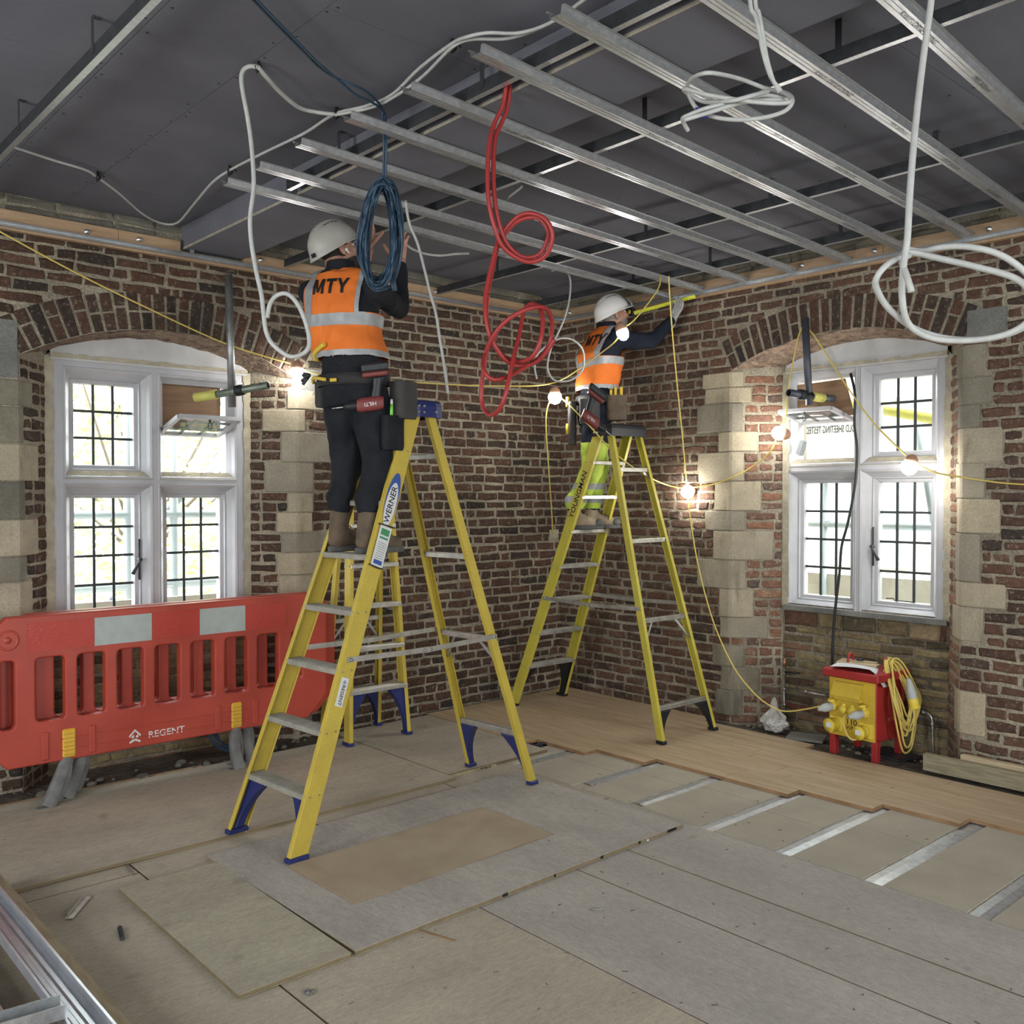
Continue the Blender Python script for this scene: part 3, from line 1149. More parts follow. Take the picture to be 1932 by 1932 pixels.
for x0, x1, y0, y1 in ((-4.2, -3.31, -2.0, -1.3), (-3.31, -2.42, -2.55, -1.3), (-2.42, -1.9, -2.3, -1.3), (-6.6, -4.2, -1.62, -1.0)):
    board('plywood_board', x0, x1, y0, y1, -.02, 0, M['ply_tan'], FL, gap=.008)
# thicker plywood along the left wall
board('plywood_board', -6.6, -4.72, -1.64, -.33, 0, .018, M['ply_tan'], FL, gap=.006)
board('plywood_board', -4.72, -2.335, -1.50, -.30, 0, .018, M['ply_tan'], FL, gap=.006)
board('plywood_board', -2.335, -1.52, -1.42, -.14, 0, .019, M['ply_tan'], FL, gap=.006)
board('plywood_board', -8.6, -4.72, -1.0, -.1, -.02, 0, M['ply_grey'], FL)
board('plywood_offcut', -4.55, -3.3, -.26, -.19, -.02, -.004, M['timber'], FL)
# chipboard panels between the foil strips, next to the new oak
ys = [-1.50, -2.045, -2.47, -2.94, -3.37, -3.81, -4.25, -4.7]
for i, (a, b) in enumerate(zip(ys[:-1], ys[1:])):
    xm = (-1.52, -1.42, -1.36, -1.45, -1.3, -1.42, -1.3)[i]
    board('chipboard_panel', -1.9, xm, b + .045, a - .045, -.02, 0, M['chipboard'], FL, M['board_edge'], gap=.005)
    board('chipboard_panel', xm, -.72, b + .045, a - .045, -.02, 0, M['chipboard'], FL, M['board_edge'], gap=.005)
board('underlay_board', -1.9, -.72, -7.6, -1.3, -.02, -.010, M['chipboard'], FL, M['board_edge'], gap=0)
board('chipboard_panel', -1.9, -.72, -1.455, -1.30, -.02, 0, M['chipboard'], FL, M['board_edge'], gap=.005)
board('chipboard_panel', -1.9, -.72, -7.6, -4.75, -.02, 0, M['chipboard'], FL, M['board_edge'], gap=.005)
for i, y in enumerate(ys):
    mb = MB()
    x0 = (-1.75, -1.80, -1.85, -1.895, -1.90, -1.92, -1.92, -1.92)[i]
    n = 16
    for k in range(n):
        a, b = x0 + (-.74 - x0) * k / n, x0 + (-.74 - x0) * (k + 1) / n
        z = lambda q: -.003 + .0022 * noise.noise(V((q * 7, y, 0)))
        mb.add([(a, y - .042, z(a) - .004), (b, y - .042, z(b) - .004), (b, y, z(b)), (a, y, z(a))], [(0, 1, 2, 3)])
        mb.add([(a, y, z(a)), (b, y, z(b)), (b, y + .042, z(b) - .004), (a, y + .042, z(a) - .004)], [(0, 1, 2, 3)])
    st = mb.build('foil_strip', M['foil'], FL)
    for k, tx in enumerate(('2000mm 500x60', 'DERBIGUM 2000', 'SYSTEM 2777')):
        lettering(tx, .026, (x0 + .22 + .3 * k, y + (.012 if k % 2 else -.018), .002), (1, 0, 0), (0, 1, 0), M['lead'], st, 'print') if False else None
# oak boards along the right wall
ends = {0: -8.6, 1: -8.6, 2: -8.6, 3: -8.6, 4: -8.6, 5: -8.6, 6: -6.2, 7: -3.776, 8: -3.376, 9: -2.95, 10: -2.027, 11: -1.63, 12: -1.19}
xs = [.0 - .115 * k - .02 for k in range(14)]
for k in range(13):
    y = ends[k]
    cuts = [-.10]
    q = -random.uniform(.5, 1.6)
    while q > y + .35:
        cuts.append(q)
        q -= random.uniform(1.1, 2.1)
    cuts.append(y)
    if k == 0:
        cuts = [-.10, -.9, -1.62]     # the first board stops at the window recess
    if k == 1:
        cuts = [-.10, -1.3, -2.5]
    if k == 2:
        cuts = [-.10, -.8, -1.9, -3.45, -5.2, -8.6]
    for a, b in zip(cuts[:-1], cuts[1:]):
        board('oak_plank', xs[k + 1], xs[k], b, a, 0, .019 + random.uniform(-.0004, .0004), M['oak'], FL, M['oak_edge'], gap=.0022)
mb = MB()
mb.box((-.5, -8.6, -.05), (.0, -1.6, -.001))
mb.build('screed', M['dirt'], FL)
# rubble and dust at the foot of the walls
mb = MB()
for i in range(150):
    if i < 95:
        c = V((random.uniform(-6.0, -1.6), random.uniform(-.27, -.02), random.uniform(-.03, .0)))
    else:
        c = V((random.uniform(-.10, .2), random.uniform(-3.4, -1.8), random.uniform(-.01, .008)))
    r = random.uniform(.008, .035) * (1 if i < 95 else .6)
    mb.sphere(c, (r * random.uniform(.8, 1.6), r * random.uniform(.7, 1.3), r * .7), 6, 4)
tag(mb.build('rubble', M['stone_grey'], FL), kind='stuff')
mb = MB()
for i in range(110):
    x, y = random.uniform(-4.7, -1.95), random.uniform(-4.6, -2.9)
    if random.random() < .45:
        x, y = random.uniform(-1.9, -.3), random.uniform(-3.9, -.4)
    z = .0205 if (x > -1.45 and y > -1.2) or x > -.8 else .0015
    if -4.36 < x < -1.99 and -2.92 < y < -1.62:
        continue
    a = random.uniform(0, PI)
    L = random.uniform(.006, .028)
    mb.bar((x, y, z), (x + L * .8 * math.cos(a), y + L * .8 * math.sin(a), z), .002, .002)
tag(mb.build('shavings', mat('shaving', (.10, .075, .05), .9), FL), kind='stuff')

# ================================================================== ceiling
CE = empty('ceiling', 'grey plasterboard ceiling with a boxed downstand', None, kind='structure')
ZC = 3.325
mb = MB()
mb.box((-8.75, -8.75, ZC + .016), (.5, .5, ZC + .2))
mb.build('ceiling_slab', M['dirt'], CE)
xsC = [-8.6, -7.4, -6.84, -5.64, -4.44, -4.02, -3.322]
scr = MB()


def ceil_board(x0, x1, y0, y1):
    board('ceiling_board', x0, x1, y0, y1, ZC, ZC + .0125, M['plasterboard'], CE, M['plasterboard'], gap=.003)
    mb = scr
    y = y1 - .03
    while y > y0:
        for x in (x0 + .02, (x0 + x1) / 2 if x1 - x0 > .8 else None, x1 - .02):
            if x is not None and random.random() < .8:
                mb.lathe([(.0001, -.0012), (.0055, -.001), (.0055, .001)], (x + random.uniform(-.01, .01), y, ZC), n=6)
        y -= .23


for i, (a, b) in enumerate(zip(xsC[:-1], xsC[1:])):
    off = (-1.85, -.9, -1.3, -.75, -1.85, -2.92)[i] if i < 6 else -1.2
    cut = sorted({-.0, -8.6} | {off - 1.2 * k for k in range(-2, 9) if -8.6 < off - 1.2 * k < -.05})
    for c, d in zip(cut[:-1], cut[1:]):
        ceil_board(a, b, c, d)
xsC = [-2.95, -2.32, -1.12, -.0]
for i, (a, b) in enumerate(zip(xsC[:-1], xsC[1:])):
    off = (-.55, -1.7, -.95)[i]
    cut = sorted({-.0, -8.6} | {off - 2.4 * k for k in range(-1, 5) if -8.6 < off - 2.4 * k < -.05})
    for c, d in zip(cut[:-1], cut[1:]):
        ceil_board(a, b, c, d)
tag(scr.build('screw_heads', M['black'], CE), kind='stuff')
# boxed downstand
for y0, y1 in ((-2.4, 0), (-4.8, -2.4), (-8.6, -4.8)):
    mb = MB()
    mb.box((-3.322, y0 + .001, 3.18), (-2.94, y1 - .001, 3.1925))
    mb.m = 1
    mb.box((-3.3235, y0 + .001, 3.1795), (-3.3215, y1 - .001, 3.1935))
    mb.build('downstand_soffit', [M['plasterboard'], M['board_edge']], CE)
    board('downstand_side', -3.322, -3.309, y0, y1, 3.1945, ZC, M['plasterboard'], CE, M['plasterboard'], gap=.001)
    board('downstand_side', -2.953, -2.94, y0, y1, 3.1945, ZC, M['plasterboard'], CE, M['plasterboard'], gap=.001)

mb = MB()
c = at(362, 440, y=-.06)
mb.box((c.x - .014, -.061, 3.155), (c.x + .014, -.0595, ZC))
mb.build('hanger_strap', M['galv'], CE)

# battens and edge tracks round the walls
for nm, U, Nn, lab, segs in (('trim_1', V((1, 0, 0)), V((0, -1, 0)), 'timber batten bolted to the brown brick wall under the ceiling', [(-8.5, -6.0), (-6.0, -3.72), (-3.72, -3.345), (-2.93, -1.5), (-1.5, -.03)]),
                       ('trim_2', V((0, -1, 0)), V((-1, 0, 0)), 'timber batten bolted to the red brick wall under the ceiling', [(.03, 1.35), (1.35, 2.9), (2.9, 4.6), (4.6, 8.5)])):
    t = empty(nm, lab, None, kind='structure')
    Z = V((0, 0, 1))
    for a, b in segs:
        mb = MB()
        mb.obox(U * ((a + b) / 2) + Nn * .022 + Z * 3.178, U, -Nn, Z, (b - a) / 2 - .001, .022, .048)
        bt = mb.build('batten', M['timber'] if nm == 'trim_1' else M['timber_y'] if 'timber_y' in M else M['timber'], t, bevel=.002)
        u = a + .12
        while u < b:
            mb = MB()
            c = U * u + Nn * .044 + Z * (3.185 + random.uniform(-.012, .012))
            mb.lathe([(.0001, .018), (.011, .018), (.013, .004), (.017, .003), (.017, 0)], c, Nn, 8)
            mb.build('bolt', M['galv'], bt)
            u += random.uniform(.42, .55)
    a, b = segs[0][0], segs[-1][1]
    mb = MB()
    c = lambda u, n, z: U * u + Nn * n + Z * z
    prof = [(.03, 3.127), (.072, 3.127), (.072, 3.1285), (.046, 3.1285), (.046, 3.150), (.072, 3.152), (.072, 3.1535), (.03, 3.1535)]
    r0, r1 = [c(a, n, z) for n, z in prof], [c(b, n, z) for n, z in prof]
    mb.rings([r0, r1])
    mb.build('edge_track', M['galv'], t)
    mb = MB()
    mb.obox(U * ((a + b) / 2) + Nn * .02 + Z * 3.122, U, -Nn, Z, (b - a) / 2, .02, .006)
    mb.build('packing_strip', M['timber'], t)
# ================================================================== suspended ceiling grid
# primary channels run along y above the furring; x read off the photograph
ordn = ['over the far window, lone', 'hugging the downstand side', 'next past the downstand', 'midway to the red wall', 'nearest the red brick wall']
PRIM = [(-4.59, -.02, -8.4, [-1.40, -2.33], 'lone metal primary channel crossing the bare grey ceiling over the barrier'),
        (-3.40, -1.50, -8.4, [-2.0, -3.02, -4.2], 'metal primary channel running along the side of the boxed downstand'),
        (-2.635, -.05, -8.4, [-2.20, -3.17, -4.05], 'metal primary channel next to the downstand, above the furring'),
        (-1.36, -.05, -8.4, [-.75, -2.1, -2.95, -3.82], 'metal primary channel midway between the downstand and the red wall'),
        (-.46, -.05, -8.4, [-1.22, -1.9, -2.85, -3.9], 'metal primary channel nearest to the red brick wall')]
ZP = 3.177
for x, ya, yb, hang, lab in PRIM:
    e = empty('primary_channel', lab, 'metal channel', (x, ya, ZP), group='primary channels of the ceiling grid')
    mb = MB()
    t = .0012
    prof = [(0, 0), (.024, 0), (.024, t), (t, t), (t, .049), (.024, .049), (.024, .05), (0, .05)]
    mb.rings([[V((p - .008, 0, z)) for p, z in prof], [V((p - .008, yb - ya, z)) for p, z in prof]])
    mb.build('channel', M['galv_dark'], e)  # closed web coloured dark to imitate the shaded inside of an open channel
    mb = MB()
    mb.box((-.0085, yb - ya, -.0012), (.0165, 0, -.0002))
    mb.build('lower_flange', M['galv'], e)
    for y in hang:
        mb = MB()
        mb.box((-.011, y - ya - .0125, .02), (-.0095, y - ya + .0125, ZC - ZP))
        mb.box((-.011, y - ya - .0125, ZC - ZP - .002), (.02, y - ya + .0125, ZC - ZP - .0005))
        mb.build('hanger', M['galv_dark'], e)

# furring channels: top hat section, slightly skewed to the walls
FUR = [(-3.708, -1.454, -.03, -1.20), (-3.697, -1.761, -.03, -1.508), (-3.697, -2.138, -.03, -1.89), (-3.690, -2.519, -.03, -2.275), (-3.667, -2.896, -.03, -2.665), (-3.664, -3.288, -.03, -3.04), (-3.643, -3.652, -.03, -3.42),
       (-3.64, -4.05, -.03, -3.80), (-3.63, -4.43, -.03, -4.19)]
FLAB = ['metal furring strip closest to the brown wall, starting over the helmet', 'second metal furring strip from the brown wall', 'third metal furring strip from the brown wall, behind the blue coil',
        'fourth metal furring strip from the brown wall, crossing the blue cable drop', 'fifth metal furring strip from the brown wall, beside the red cables', 'sixth metal furring strip from the brown wall, with red cables dropping past its end',
        'seventh metal furring strip from the brown wall, ending at the white cables', 'eighth metal furring strip, behind the coiled white cable', 'ninth metal furring strip, at the top right above the big white loop']
ZF = 3.150
for (xa, ya, xb, yb), lab in zip(FUR, FLAB):
    A, B = V((xa, ya, ZF)), V((xb, yb, ZF))
    L = (B - A).length
    e = empty('furring_channel', lab, 'metal channel', A, math.atan2(yb - ya, xb - xa), group='furring channels of the ceiling grid')
    mb = MB()
    t = .0011
    pr_ = [(-.040, .026), (-.040, .0249), (-.0285, .0249), (-.0235, 0), (.0235, 0), (.0285, .0249), (.040, .0249), (.040, .026), (.0277, .026), (.0226, t), (-.0226, t), (-.0277, .026)]
    mb.rings([[V((0, y, z)) for y, z in pr_], [V((L, y, z)) for y, z in pr_]])
    n = len(pr_)
    mb.build('top_hat', M['galv'], e)
    for s_ in (-.008, .008):
        mb = MB()
        mb.box((.002, s_ - .0022, -.0016), (L - .002, s_ + .0022, -.0001))
        mb.build('rib', M['galv'], e)
    k = 0
    u = .95 + random.uniform(-.3, .2)
    for tx in ('Knauf - DRIVE LINING', 'MF5 3600mm', 'CE-07 EN14195', 'NF-SE 0100013', '20 24'):
        if u > L - .3:
            break
        # printed on the underside, read from below
        me = text_mesh(tx, .03, 0)
        me.transform(Matrix(((1, 0, 0, u), (0, -1, 0, -.004), (0, 0, -1, -.0019), (0, 0, 0, 1))))
        me.materials.clear()
        me.materials.append(M['lead'])
        link(bpy.data.objects.new('print', me), e)
        u += .58
# ================================================================== cables
M['cable_white'] = mat('cable_white', (.44, .445, .42), .5, col2=(.37, .375, .355), scale=30)
M['cable_red'] = mat('cable_red', (.30, .03, .028), .42)
M['cable_blue'] = mat('cable_blue', (.028, .058, .095), .5)
M['cable_yellow'] = mat('cable_yellow', (.60, .47, .12), .5)
M['cable_black'] = mat('cable_black', (.012, .012, .014), .5)
M['tie'] = M['black']


def pxs(pts, **k):
    return [at(p[0], p[1], **({'d': p[2]} if len(p) > 2 else k)) for p in pts]


def cable(name, label, runs, r, m, parent=None, n=8, sm=6):
    """a cable of one or several strands that hang together"""
    if parent is None and len(runs) > 1:
        e = empty(name, label, 'cable', runs[0][0])
        for q in runs:
            mb = MB()
            mb.tube(catmull([V(p) - V(runs[0][0]) for p in q], sm), r, n)
            mb.build('strand', m, e)
        return e
    mb = MB()
    for q in runs:
        mb.tube(catmull(q, sm), r, n)
    o = mb.build(name, m, parent)
    if parent is None:
        tag(o, label, 'cable')
    return o


ZK = 3.298
# white cable clipped along the bare ceiling
run = pxs([(18, 275), (100, 302), (160, 320), (182, 333)], z=ZK) + pxs([(225, 365), (270, 404), (305, 421), (335, 420), (365, 386), (400, 345)], z=3.285) + pxs([(432, 322), (490, 292), (540, 268), (580, 248), (632, 215)], z=ZK) + \
    pxs([(690, 200), (740, 178), (790, 130), (850, 84)], z=3.285) + pxs([(880, 70), (920, 62), (980, 62), (1040, 42), (1115, -10)], z=3.27)
run2 = pxs([(632, 217), (700, 203), (745, 182), (800, 142), (852, 90), (890, 74), (960, 72), (1035, 45), (1130, -20)], z=3.278)
wc = cable('ceiling_cable', 'white cable clipped in loops across the bare grey ceiling', [run, run2], .0065, M['cable_white'])
o0 = run[0]
for px, py in ((184, 332), (433, 321), (634, 213), (853, 86)):
    c = at(px, py, z=3.30) - o0
    mb = MB()
    mb.tube([c + V((0, 0, .025)), c + V((.006, .004, .0)), c + V((.0, .006, -.018)), c + V((-.006, -.004, -.028)), c + V((.004, -.008, -.01))], .006, 6)
    mb.sphere(c + V((.004, 0, -.006)), .016, 8, 5)
    mb.tube([c + V((0, 0, .02)), c + V((.012, -.01, .012)), c + V((.03, -.015, -.004))], .004, 5)
    mb.build('cable_tie', M['tie'], wc)

# white cable dropping from the ceiling and looping by the far window
a = at(485, 125, z=ZK)
dpl = (a - CAM).dot(FW)
up_run = pxs([(632, 216), (600, 212), (565, 203), (530, 175), (505, 148)], z=3.285) + [at(487, 127, z=3.30)]
drop = [at(487, 127, z=3.30)] + [at(px, py, d=dpl + .02) for px, py in ((472, 125), (458, 134), (456, 160), (466, 215), (473, 262), (478, 320), (478, 360), (472, 410), (474, 455), (483, 510), (493, 555), (497, 590), (502, 625), (515, 650), (545, 672), (570, 668), (583, 652), (580, 620), (565, 580), (545, 556), (525, 556), (510, 572), (504, 600))]
drop_c = cable('drop_cable', 'white cable dropping from the ceiling to a single loop beside the window', [up_run, drop], .0088, M['cable_white'])
mb = MB()
c = at(487, 125, z=3.305) - up_run[0]
mb.tube([c + V((0, 0, .02)), c + V((.01, 0, 0)), c + V((0, .008, -.02)), c + V((-.01, 0, 0))], .006, 6)
mb.build('cable_tie', M['tie'], drop_c)

# big white loop hanging at the right
D4 = 2.05
q = [(1772, -260), (1765, -120), (1757, 0), (1742, 110), (1727, 240), (1717, 360), (1712, 450), (1705, 500), (1702, 560), (1715, 612), (1760, 638), (1830, 642), (1900, 630), (1945, 600), (1950, 560), (1915, 525), (1840, 503), (1770, 487), (1725, 477), (1704, 478), (1702, 495), (1712, 525), (1720, 551)]
loop2 = [(1712, 470), (1740, 474), (1780, 466), (1830, 466), (1890, 482), (1940, 520), (1965, 570), (1940, 612), (1880, 636), (1800, 640), (1730, 622), (1680, 585), (1654, 545), (1656, 520), (1680, 495), (1715, 482)]
s1 = [at(px, py, d=D4 + .05 * math.sin(i * .8)) for i, (px, py) in enumerate(q)]
s2 = [at(px, py, d=D4 + .03 + .05 * math.cos(i * .7)) for i, (px, py) in enumerate(loop2)]
bl = cable('looped_cable', 'thick white cable hanging on the right in one big loop', [s1, s2], .0072, M['cable_white'])
# coil of white cable on the furring
D5 = 2.5
two = [[(1412, -160), (1415, 0), (1425, 30), (1432, 60), (1440, 100), (1452, 140), (1463, 160), (1470, 175)], [(1420, -160), (1425, 0), (1432, 25), (1440, 70), (1447, 110), (1458, 150), (1466, 162), (1478, 178)]]
cl = [(1470, 172), (1488, 178), (1495, 192), (1480, 210), (1440, 222), (1390, 226), (1345, 220), (1315, 205), (1300, 180), (1296, 165), (1305, 148), (1330, 138), (1360, 140), (1400, 150), (1440, 165), (1480, 176), (1492, 190), (1470, 195), (1420, 192), (1370, 185), (1330, 178), (1292, 168), (1300, 178), (1330, 192), (1380, 190), (1420, 180), (1450, 172)]
cl2 = [(1490, 190), (1450, 180), (1410, 185), (1370, 195), (1330, 205), (1300, 217), (1288, 224), (1292, 236), (1298, 246)]
cl3 = [(1478, 188), (1430, 190), (1390, 196), (1345, 210), (1305, 222), (1290, 226)]
dd = [0]
def wob(pts, d, amp=.06):
    return [at(px, py, d=d + amp * math.sin(i * .9 + px * .01)) for i, (px, py) in enumerate(pts)]
cc = cable('coiled_cable', 'white cable coiled flat beneath the furring at the upper right', [wob(two[0], D5, .01), wob(two[1], D5, .01), wob(cl, D5), wob(cl2, D5, .03), wob(cl3, D5 - .02, .03)], .0058, M['cable_white'])
mb = MB()
o0 = wob(two[0], D5, .01)[0]
for p in ((1322, 208), (1324, 218)):
    c = at(*p, d=D5 - .01) - o0
    mb.tube([c - RT * .014, c + RT * .014], .0075, 8)
mb.build('tape', mat('blue_tape', (.02, .03, .22), .5), cc)

# pair of red cables with a ring, and its coil below
D6 = 3.5
D6w = lambda pts, o=0, a=.05: [at(px, py, d=D6 + o + a * math.sin(i * .8)) for i, (px, py) in enumerate(pts)]
r1 = [(958, 110), (955, 160), (948, 200), (932, 235), (924, 265), (920, 320), (922, 380), (932, 425), (945, 460), (965, 480), (995, 494), (1022, 488), (1038, 468), (1042, 440), (1030, 415), (1005, 403), (980, 407), (955, 430), (940, 455), (928, 500), (917, 550), (916, 590), (922, 625), (935, 655), (955, 680), (975, 690), (1000, 688), (1025, 672), (1046, 640)]
r2 = [(964, 110), (962, 160), (957, 205), (945, 235), (934, 262), (931, 320), (934, 380), (944, 430), (958, 462), (980, 482), (1000, 486), (1020, 478), (1032, 455), (1034, 435), (1018, 413), (995, 411), (970, 422), (950, 445), (940, 460), (930, 505), (920, 555)]
r3 = [(1046, 640), (1052, 632)]
r4 = [(920, 555), (918, 600), (928, 640), (950, 672), (980, 682), (1005, 672), (1020, 640), (1024, 600), (1015, 578), (1000, 574), (988, 590), (980, 630), (970, 670), (960, 715), (952, 750), (940, 775), (925, 783), (912, 770), (908, 740), (914, 690), (922, 650), (950, 610), (990, 585), (1025, 580), (1040, 600), (1040, 635), (1025, 668), (995, 690), (960, 710), (930, 716), (914, 700), (912, 680), (922, 655), (935, 635)]
red = cable('red_cable', 'pair of red cables hanging from the grid with a ring and a tangled coil', [D6w(r1, 0, .03), D6w(r2, .02, .03), D6w(r4, 0, .08)], .0085, M['cable_red'])
# red pair lying over the primary channel by the downstand
rz = [pxs([(770, 238), (800, 225), (840, 212), (880, 190), (905, 172)], z=3.235), pxs([(790, 245), (830, 232), (870, 212), (900, 190), (930, 165), (955, 150)], z=3.235), pxs([(715, 262), (740, 250), (770, 240)], z=3.235)]
cable('red_cable', 'red cable pair lying along the side of the downstand above the furring', rz, .007, M['cable_red'])

# blue data cables across the ceiling ending in a hanging coil
bz = [pxs([(470, -8), (520, 45), (570, 95), (600, 125), (636, 148)], z=3.28) + pxs([(665, 160), (690, 172), (715, 195)], z=3.27) + [at(722, 215, z=3.25), at(724, 262, d=3.9), at(724, 300, d=3.92), at(723, 345, d=3.93)],
      pxs([(477, -8), (525, 42), (574, 92), (604, 122), (638, 150)], z=3.275) + pxs([(670, 178), (700, 192), (722, 208)], z=3.262) + [at(727, 225, z=3.24), at(729, 270, d=3.9), at(728, 310, d=3.92), at(727, 345, d=3.93)]]
D7 = 3.92
for k in range(26):
    cx = 716 + random.uniform(-5, 5)
    cy = 440 + random.uniform(-6, 6)
    rx = 35 + random.uniform(-15, 6)
    ry = 94 + random.uniform(-9, 7)
    ph = random.uniform(-.05, .05)
    pts = []
    for i in range(14):
        t = 2 * PI * i / 14
        ex = rx * math.sin(t) * (1 - .18 * math.cos(t))
        ey = -ry * math.cos(t)
        pts.append(at(cx + ex + ey * (ph - .05), cy + ey + (6 if ey > 80 else 0), d=D7 + .045 * math.sin(t + k) + random.uniform(-.05, .05)))
    pts.append(pts[0])
    bz.append(pts)
blue = cable('blue_cable_coil', 'blue data cables run across the ceiling and hang in a long narrow coil', bz, .0050, M['cable_blue'])
mb = MB()
c = at(742, 535, d=D7 - .02) - bz[0][0]
for k in range(4):
    mb.tube([c + RT * (.01 * k - .03) + V((0, 0, .06)), c + RT * (.006 * k - .01), c + RT * (.004 * k) - V((0, 0, .03))], .0042, 6)
mb.build('loose_ends', M['cable_blue'], blue)

# thin white drops near the middle
cable('thin_cable', 'thin white cable hanging straight down beside the blue coil', [[at(px, py, d=4.9) for px, py in ((765, 378), (772, 420), (788, 460), (800, 505), (812, 555), (822, 590), (830, 640), (838, 690), (845, 742))]], .0075, M['cable_white'])
cable('thin_cable', 'short white cable bowing beneath the furring behind the blue coil', [pxs([(762, 456), (775, 468), (800, 478), (830, 482), (860, 479), (885, 478)], z=3.2)], .008, M['cable_white'])
cable('thin_cable', 'thin white cable above the grid crossing between two primary channels', [pxs([(945, 385), (965, 368), (985, 352)], z=3.2)], .006, M['cable_white'])
c9 = [[at(px, py, d=6.5) for px, py in ((1040, 512), (1052, 507), (1068, 512), (1076, 530), (1074, 565), (1065, 600), (1052, 630), (1042, 650), (1034, 680), (1034, 700), (1044, 716), (1060, 720), (1080, 716), (1098, 700), (1102, 680), (1098, 658), (1082, 642), (1062, 638), (1042, 645), (1022, 660), (1011, 675), (1009, 695), (1013, 715))]]
cable('thin_cable', 'thin white cable with a loose loop hanging in the far corner of the room', c9, .0068, M['cable_white'])

# ------------------------------------------------------------------ yellow festoon lighting
M['bulb'] = emission('bulb', (1.0, .97, .92), 120)
M['bulb_holder'] = mat('bulb_holder', (.45, .25, .16), .6)
fe = empty('festoon_lights', 'yellow festoon lighting cable with six glowing bulbs strung round the room', 'string lights', at(0, 437, y=-.04))
fo = fe.location.copy()


def fcable(pts):
    mb = MB()
    mb.tube(catmull([p - fo for p in pts], 5), .0052, 7)
    mb.build('cable', M['cable_yellow'], fe)


B1 = at(560, 703, y=-.10)
B2 = at(1047, 750, d=7.0)
B3 = at(1175, 629, d=6.35)
B4 = at(1297, 928, x=-.07)
B5 = at(1470, 817, x=-.01)
B6 = at(1716, 881, x=-.05)
fcable([at(-60, 402, y=-.05), at(0, 437, y=-.04), at(140, 513, y=-.04), at(280, 582, y=-.04), at(430, 650, y=-.06), B1 + V((0, 0, .05))])
fcable([B1 + V((0, 0, .05)), at(590, 704, y=-.14), at(660, 714, y=-.2), at(730, 718, y=-.3), at(880, 727, y=-.35), at(1000, 728, d=7.0), B2 + V((0, 0, .11))])
fcable([B2 + V((0, 0, .11)), at(1075, 708, d=6.9), at(1120, 676, d=6.7), at(1160, 645, d=6.45), B3 + V((0, 0, .03)), at(1200, 600, d=6.4), at(1240, 548, d=6.45), at(1247, 520, d=6.5)])
fcable([at(1262, 520, x=-.50), at(1263, 548, x=-.47), at(1268, 620, x=-.40), at(1277, 720, x=-.30), at(1288, 830, x=-.18), B4 + V((-.01, 0, .06))])
fcable([B2 + V((0, 0, .02)), at(1034, 765, d=7.05), at(1030, 800, d=7.1), at(1035, 880, d=7.2), at(1040, 950, d=7.3), at(1043, 1008, d=7.35)])
fcable([B2 + V((0, 0, .02)), at(1065, 756, d=6.95), at(1085, 775, d=6.8), at(1120, 812, d=6.7), at(1160, 855, d=6.75), at(1210, 892, d=6.85), at(1255, 914, x=-.1), B4 + V((0, 0, .02))])
fcable([B4 + V((0, 0, .03)), at(1340, 915, x=-.03), at(1378, 902, x=-.02), at(1420, 880, x=.05), at(1455, 850, x=.02), B5 + V((0, 0, .03)), at(1482, 790, x=.0), at(1487, 740, x=0), at(1495, 690, x=-.03), at(1505, 640, x=-.05), at(1513, 618, x=-.06)])
fcable([at(1522, 618, x=-.06), at(1535, 632, x=-.06), at(1560, 670, x=-.05), at(1600, 732, x=-.05), at(1650, 800, x=-.05), B6 + V((0, 0, .05))])
fcable([B6 + V((0, 0, .04)), at(1760, 890, x=-.04), at(1800, 898, x=-.02), at(1880, 910, x=-.012), at(1945, 915, x=-.012)])
fcable([B4 + V((0, 0, .0)), at(1300, 960, x=-.1), at(1312, 1040, x=-.14), at(1330, 1120, x=-.16), at(1352, 1190, x=-.18), at(1385, 1260, x=-.2), at(1420, 1305, x=-.2), at(1450, 1330, x=-.22), at(1480, 1342, x=-.22), at(1520, 1338, x=-.24), at(1548, 1332, x=-.26)])
for b, r, dirn in ((B1, .045, (0, 0, -1)), (B2, .05, (0, 0, -1)), (B3, .04, (.2, -.3, -1)), (B4, .048, (-1, 0, -.2)), (B5, .048, (-.6, .7, .2)), (B6, .05, (-.2, .2, -1))):
    dv = V(dirn).normalized()
    h = MB()
    h.lathe([(.0001, -.05), (.016, -.048), (.034, -.03), (.04, -.012), (.041, .006), (.036, .010)], b - fo - dv * .03, dv, 14)
    hol = h.build('bulb_holder', M['bulb_holder'], fe)
    g = MB()
    g.lathe([(.032, -.02), (r * .96, 0), (r, .018), (r * .9, .04), (r * .62, .06), (.0001, .072)], b - fo - dv * .02, dv, 16)
    g.build('bulb', M['bulb'], fe)

cable('black_cable', 'black cable hanging from the open casement down the red wall window', [[at(1605, 705, x=.2)] + pxs([(1613, 745), (1612, 800), (1617, 850), (1613, 915), (1600, 985), (1588, 1030), (1584, 1080), (1578, 1130), (1573, 1180), (1570, 1240), (1569, 1290)], x=.16)], .0095, M['cable_black'])
# ================================================================== scaffold tubes
M['tube'] = mat('tube', (.33, .34, .34), .45, .7, col2=(.22, .23, .225), scale=16, bmp=.1, bscale=80)
M['tube_dark'] = mat('tube_dark', (.10, .11, .13), .5, .6, col2=(.07, .075, .09), scale=12)
M['tube_green'] = mat('tube_green', (.27, .30, .26), .45, .6, col2=(.16, .20, .16), scale=22)
M['sleeve'] = mat('sleeve', (.62, .60, .16), .45, col2=(.52, .50, .12), scale=14)
M['clamp'] = mat('clamp', (.03, .032, .034), .55, .5)


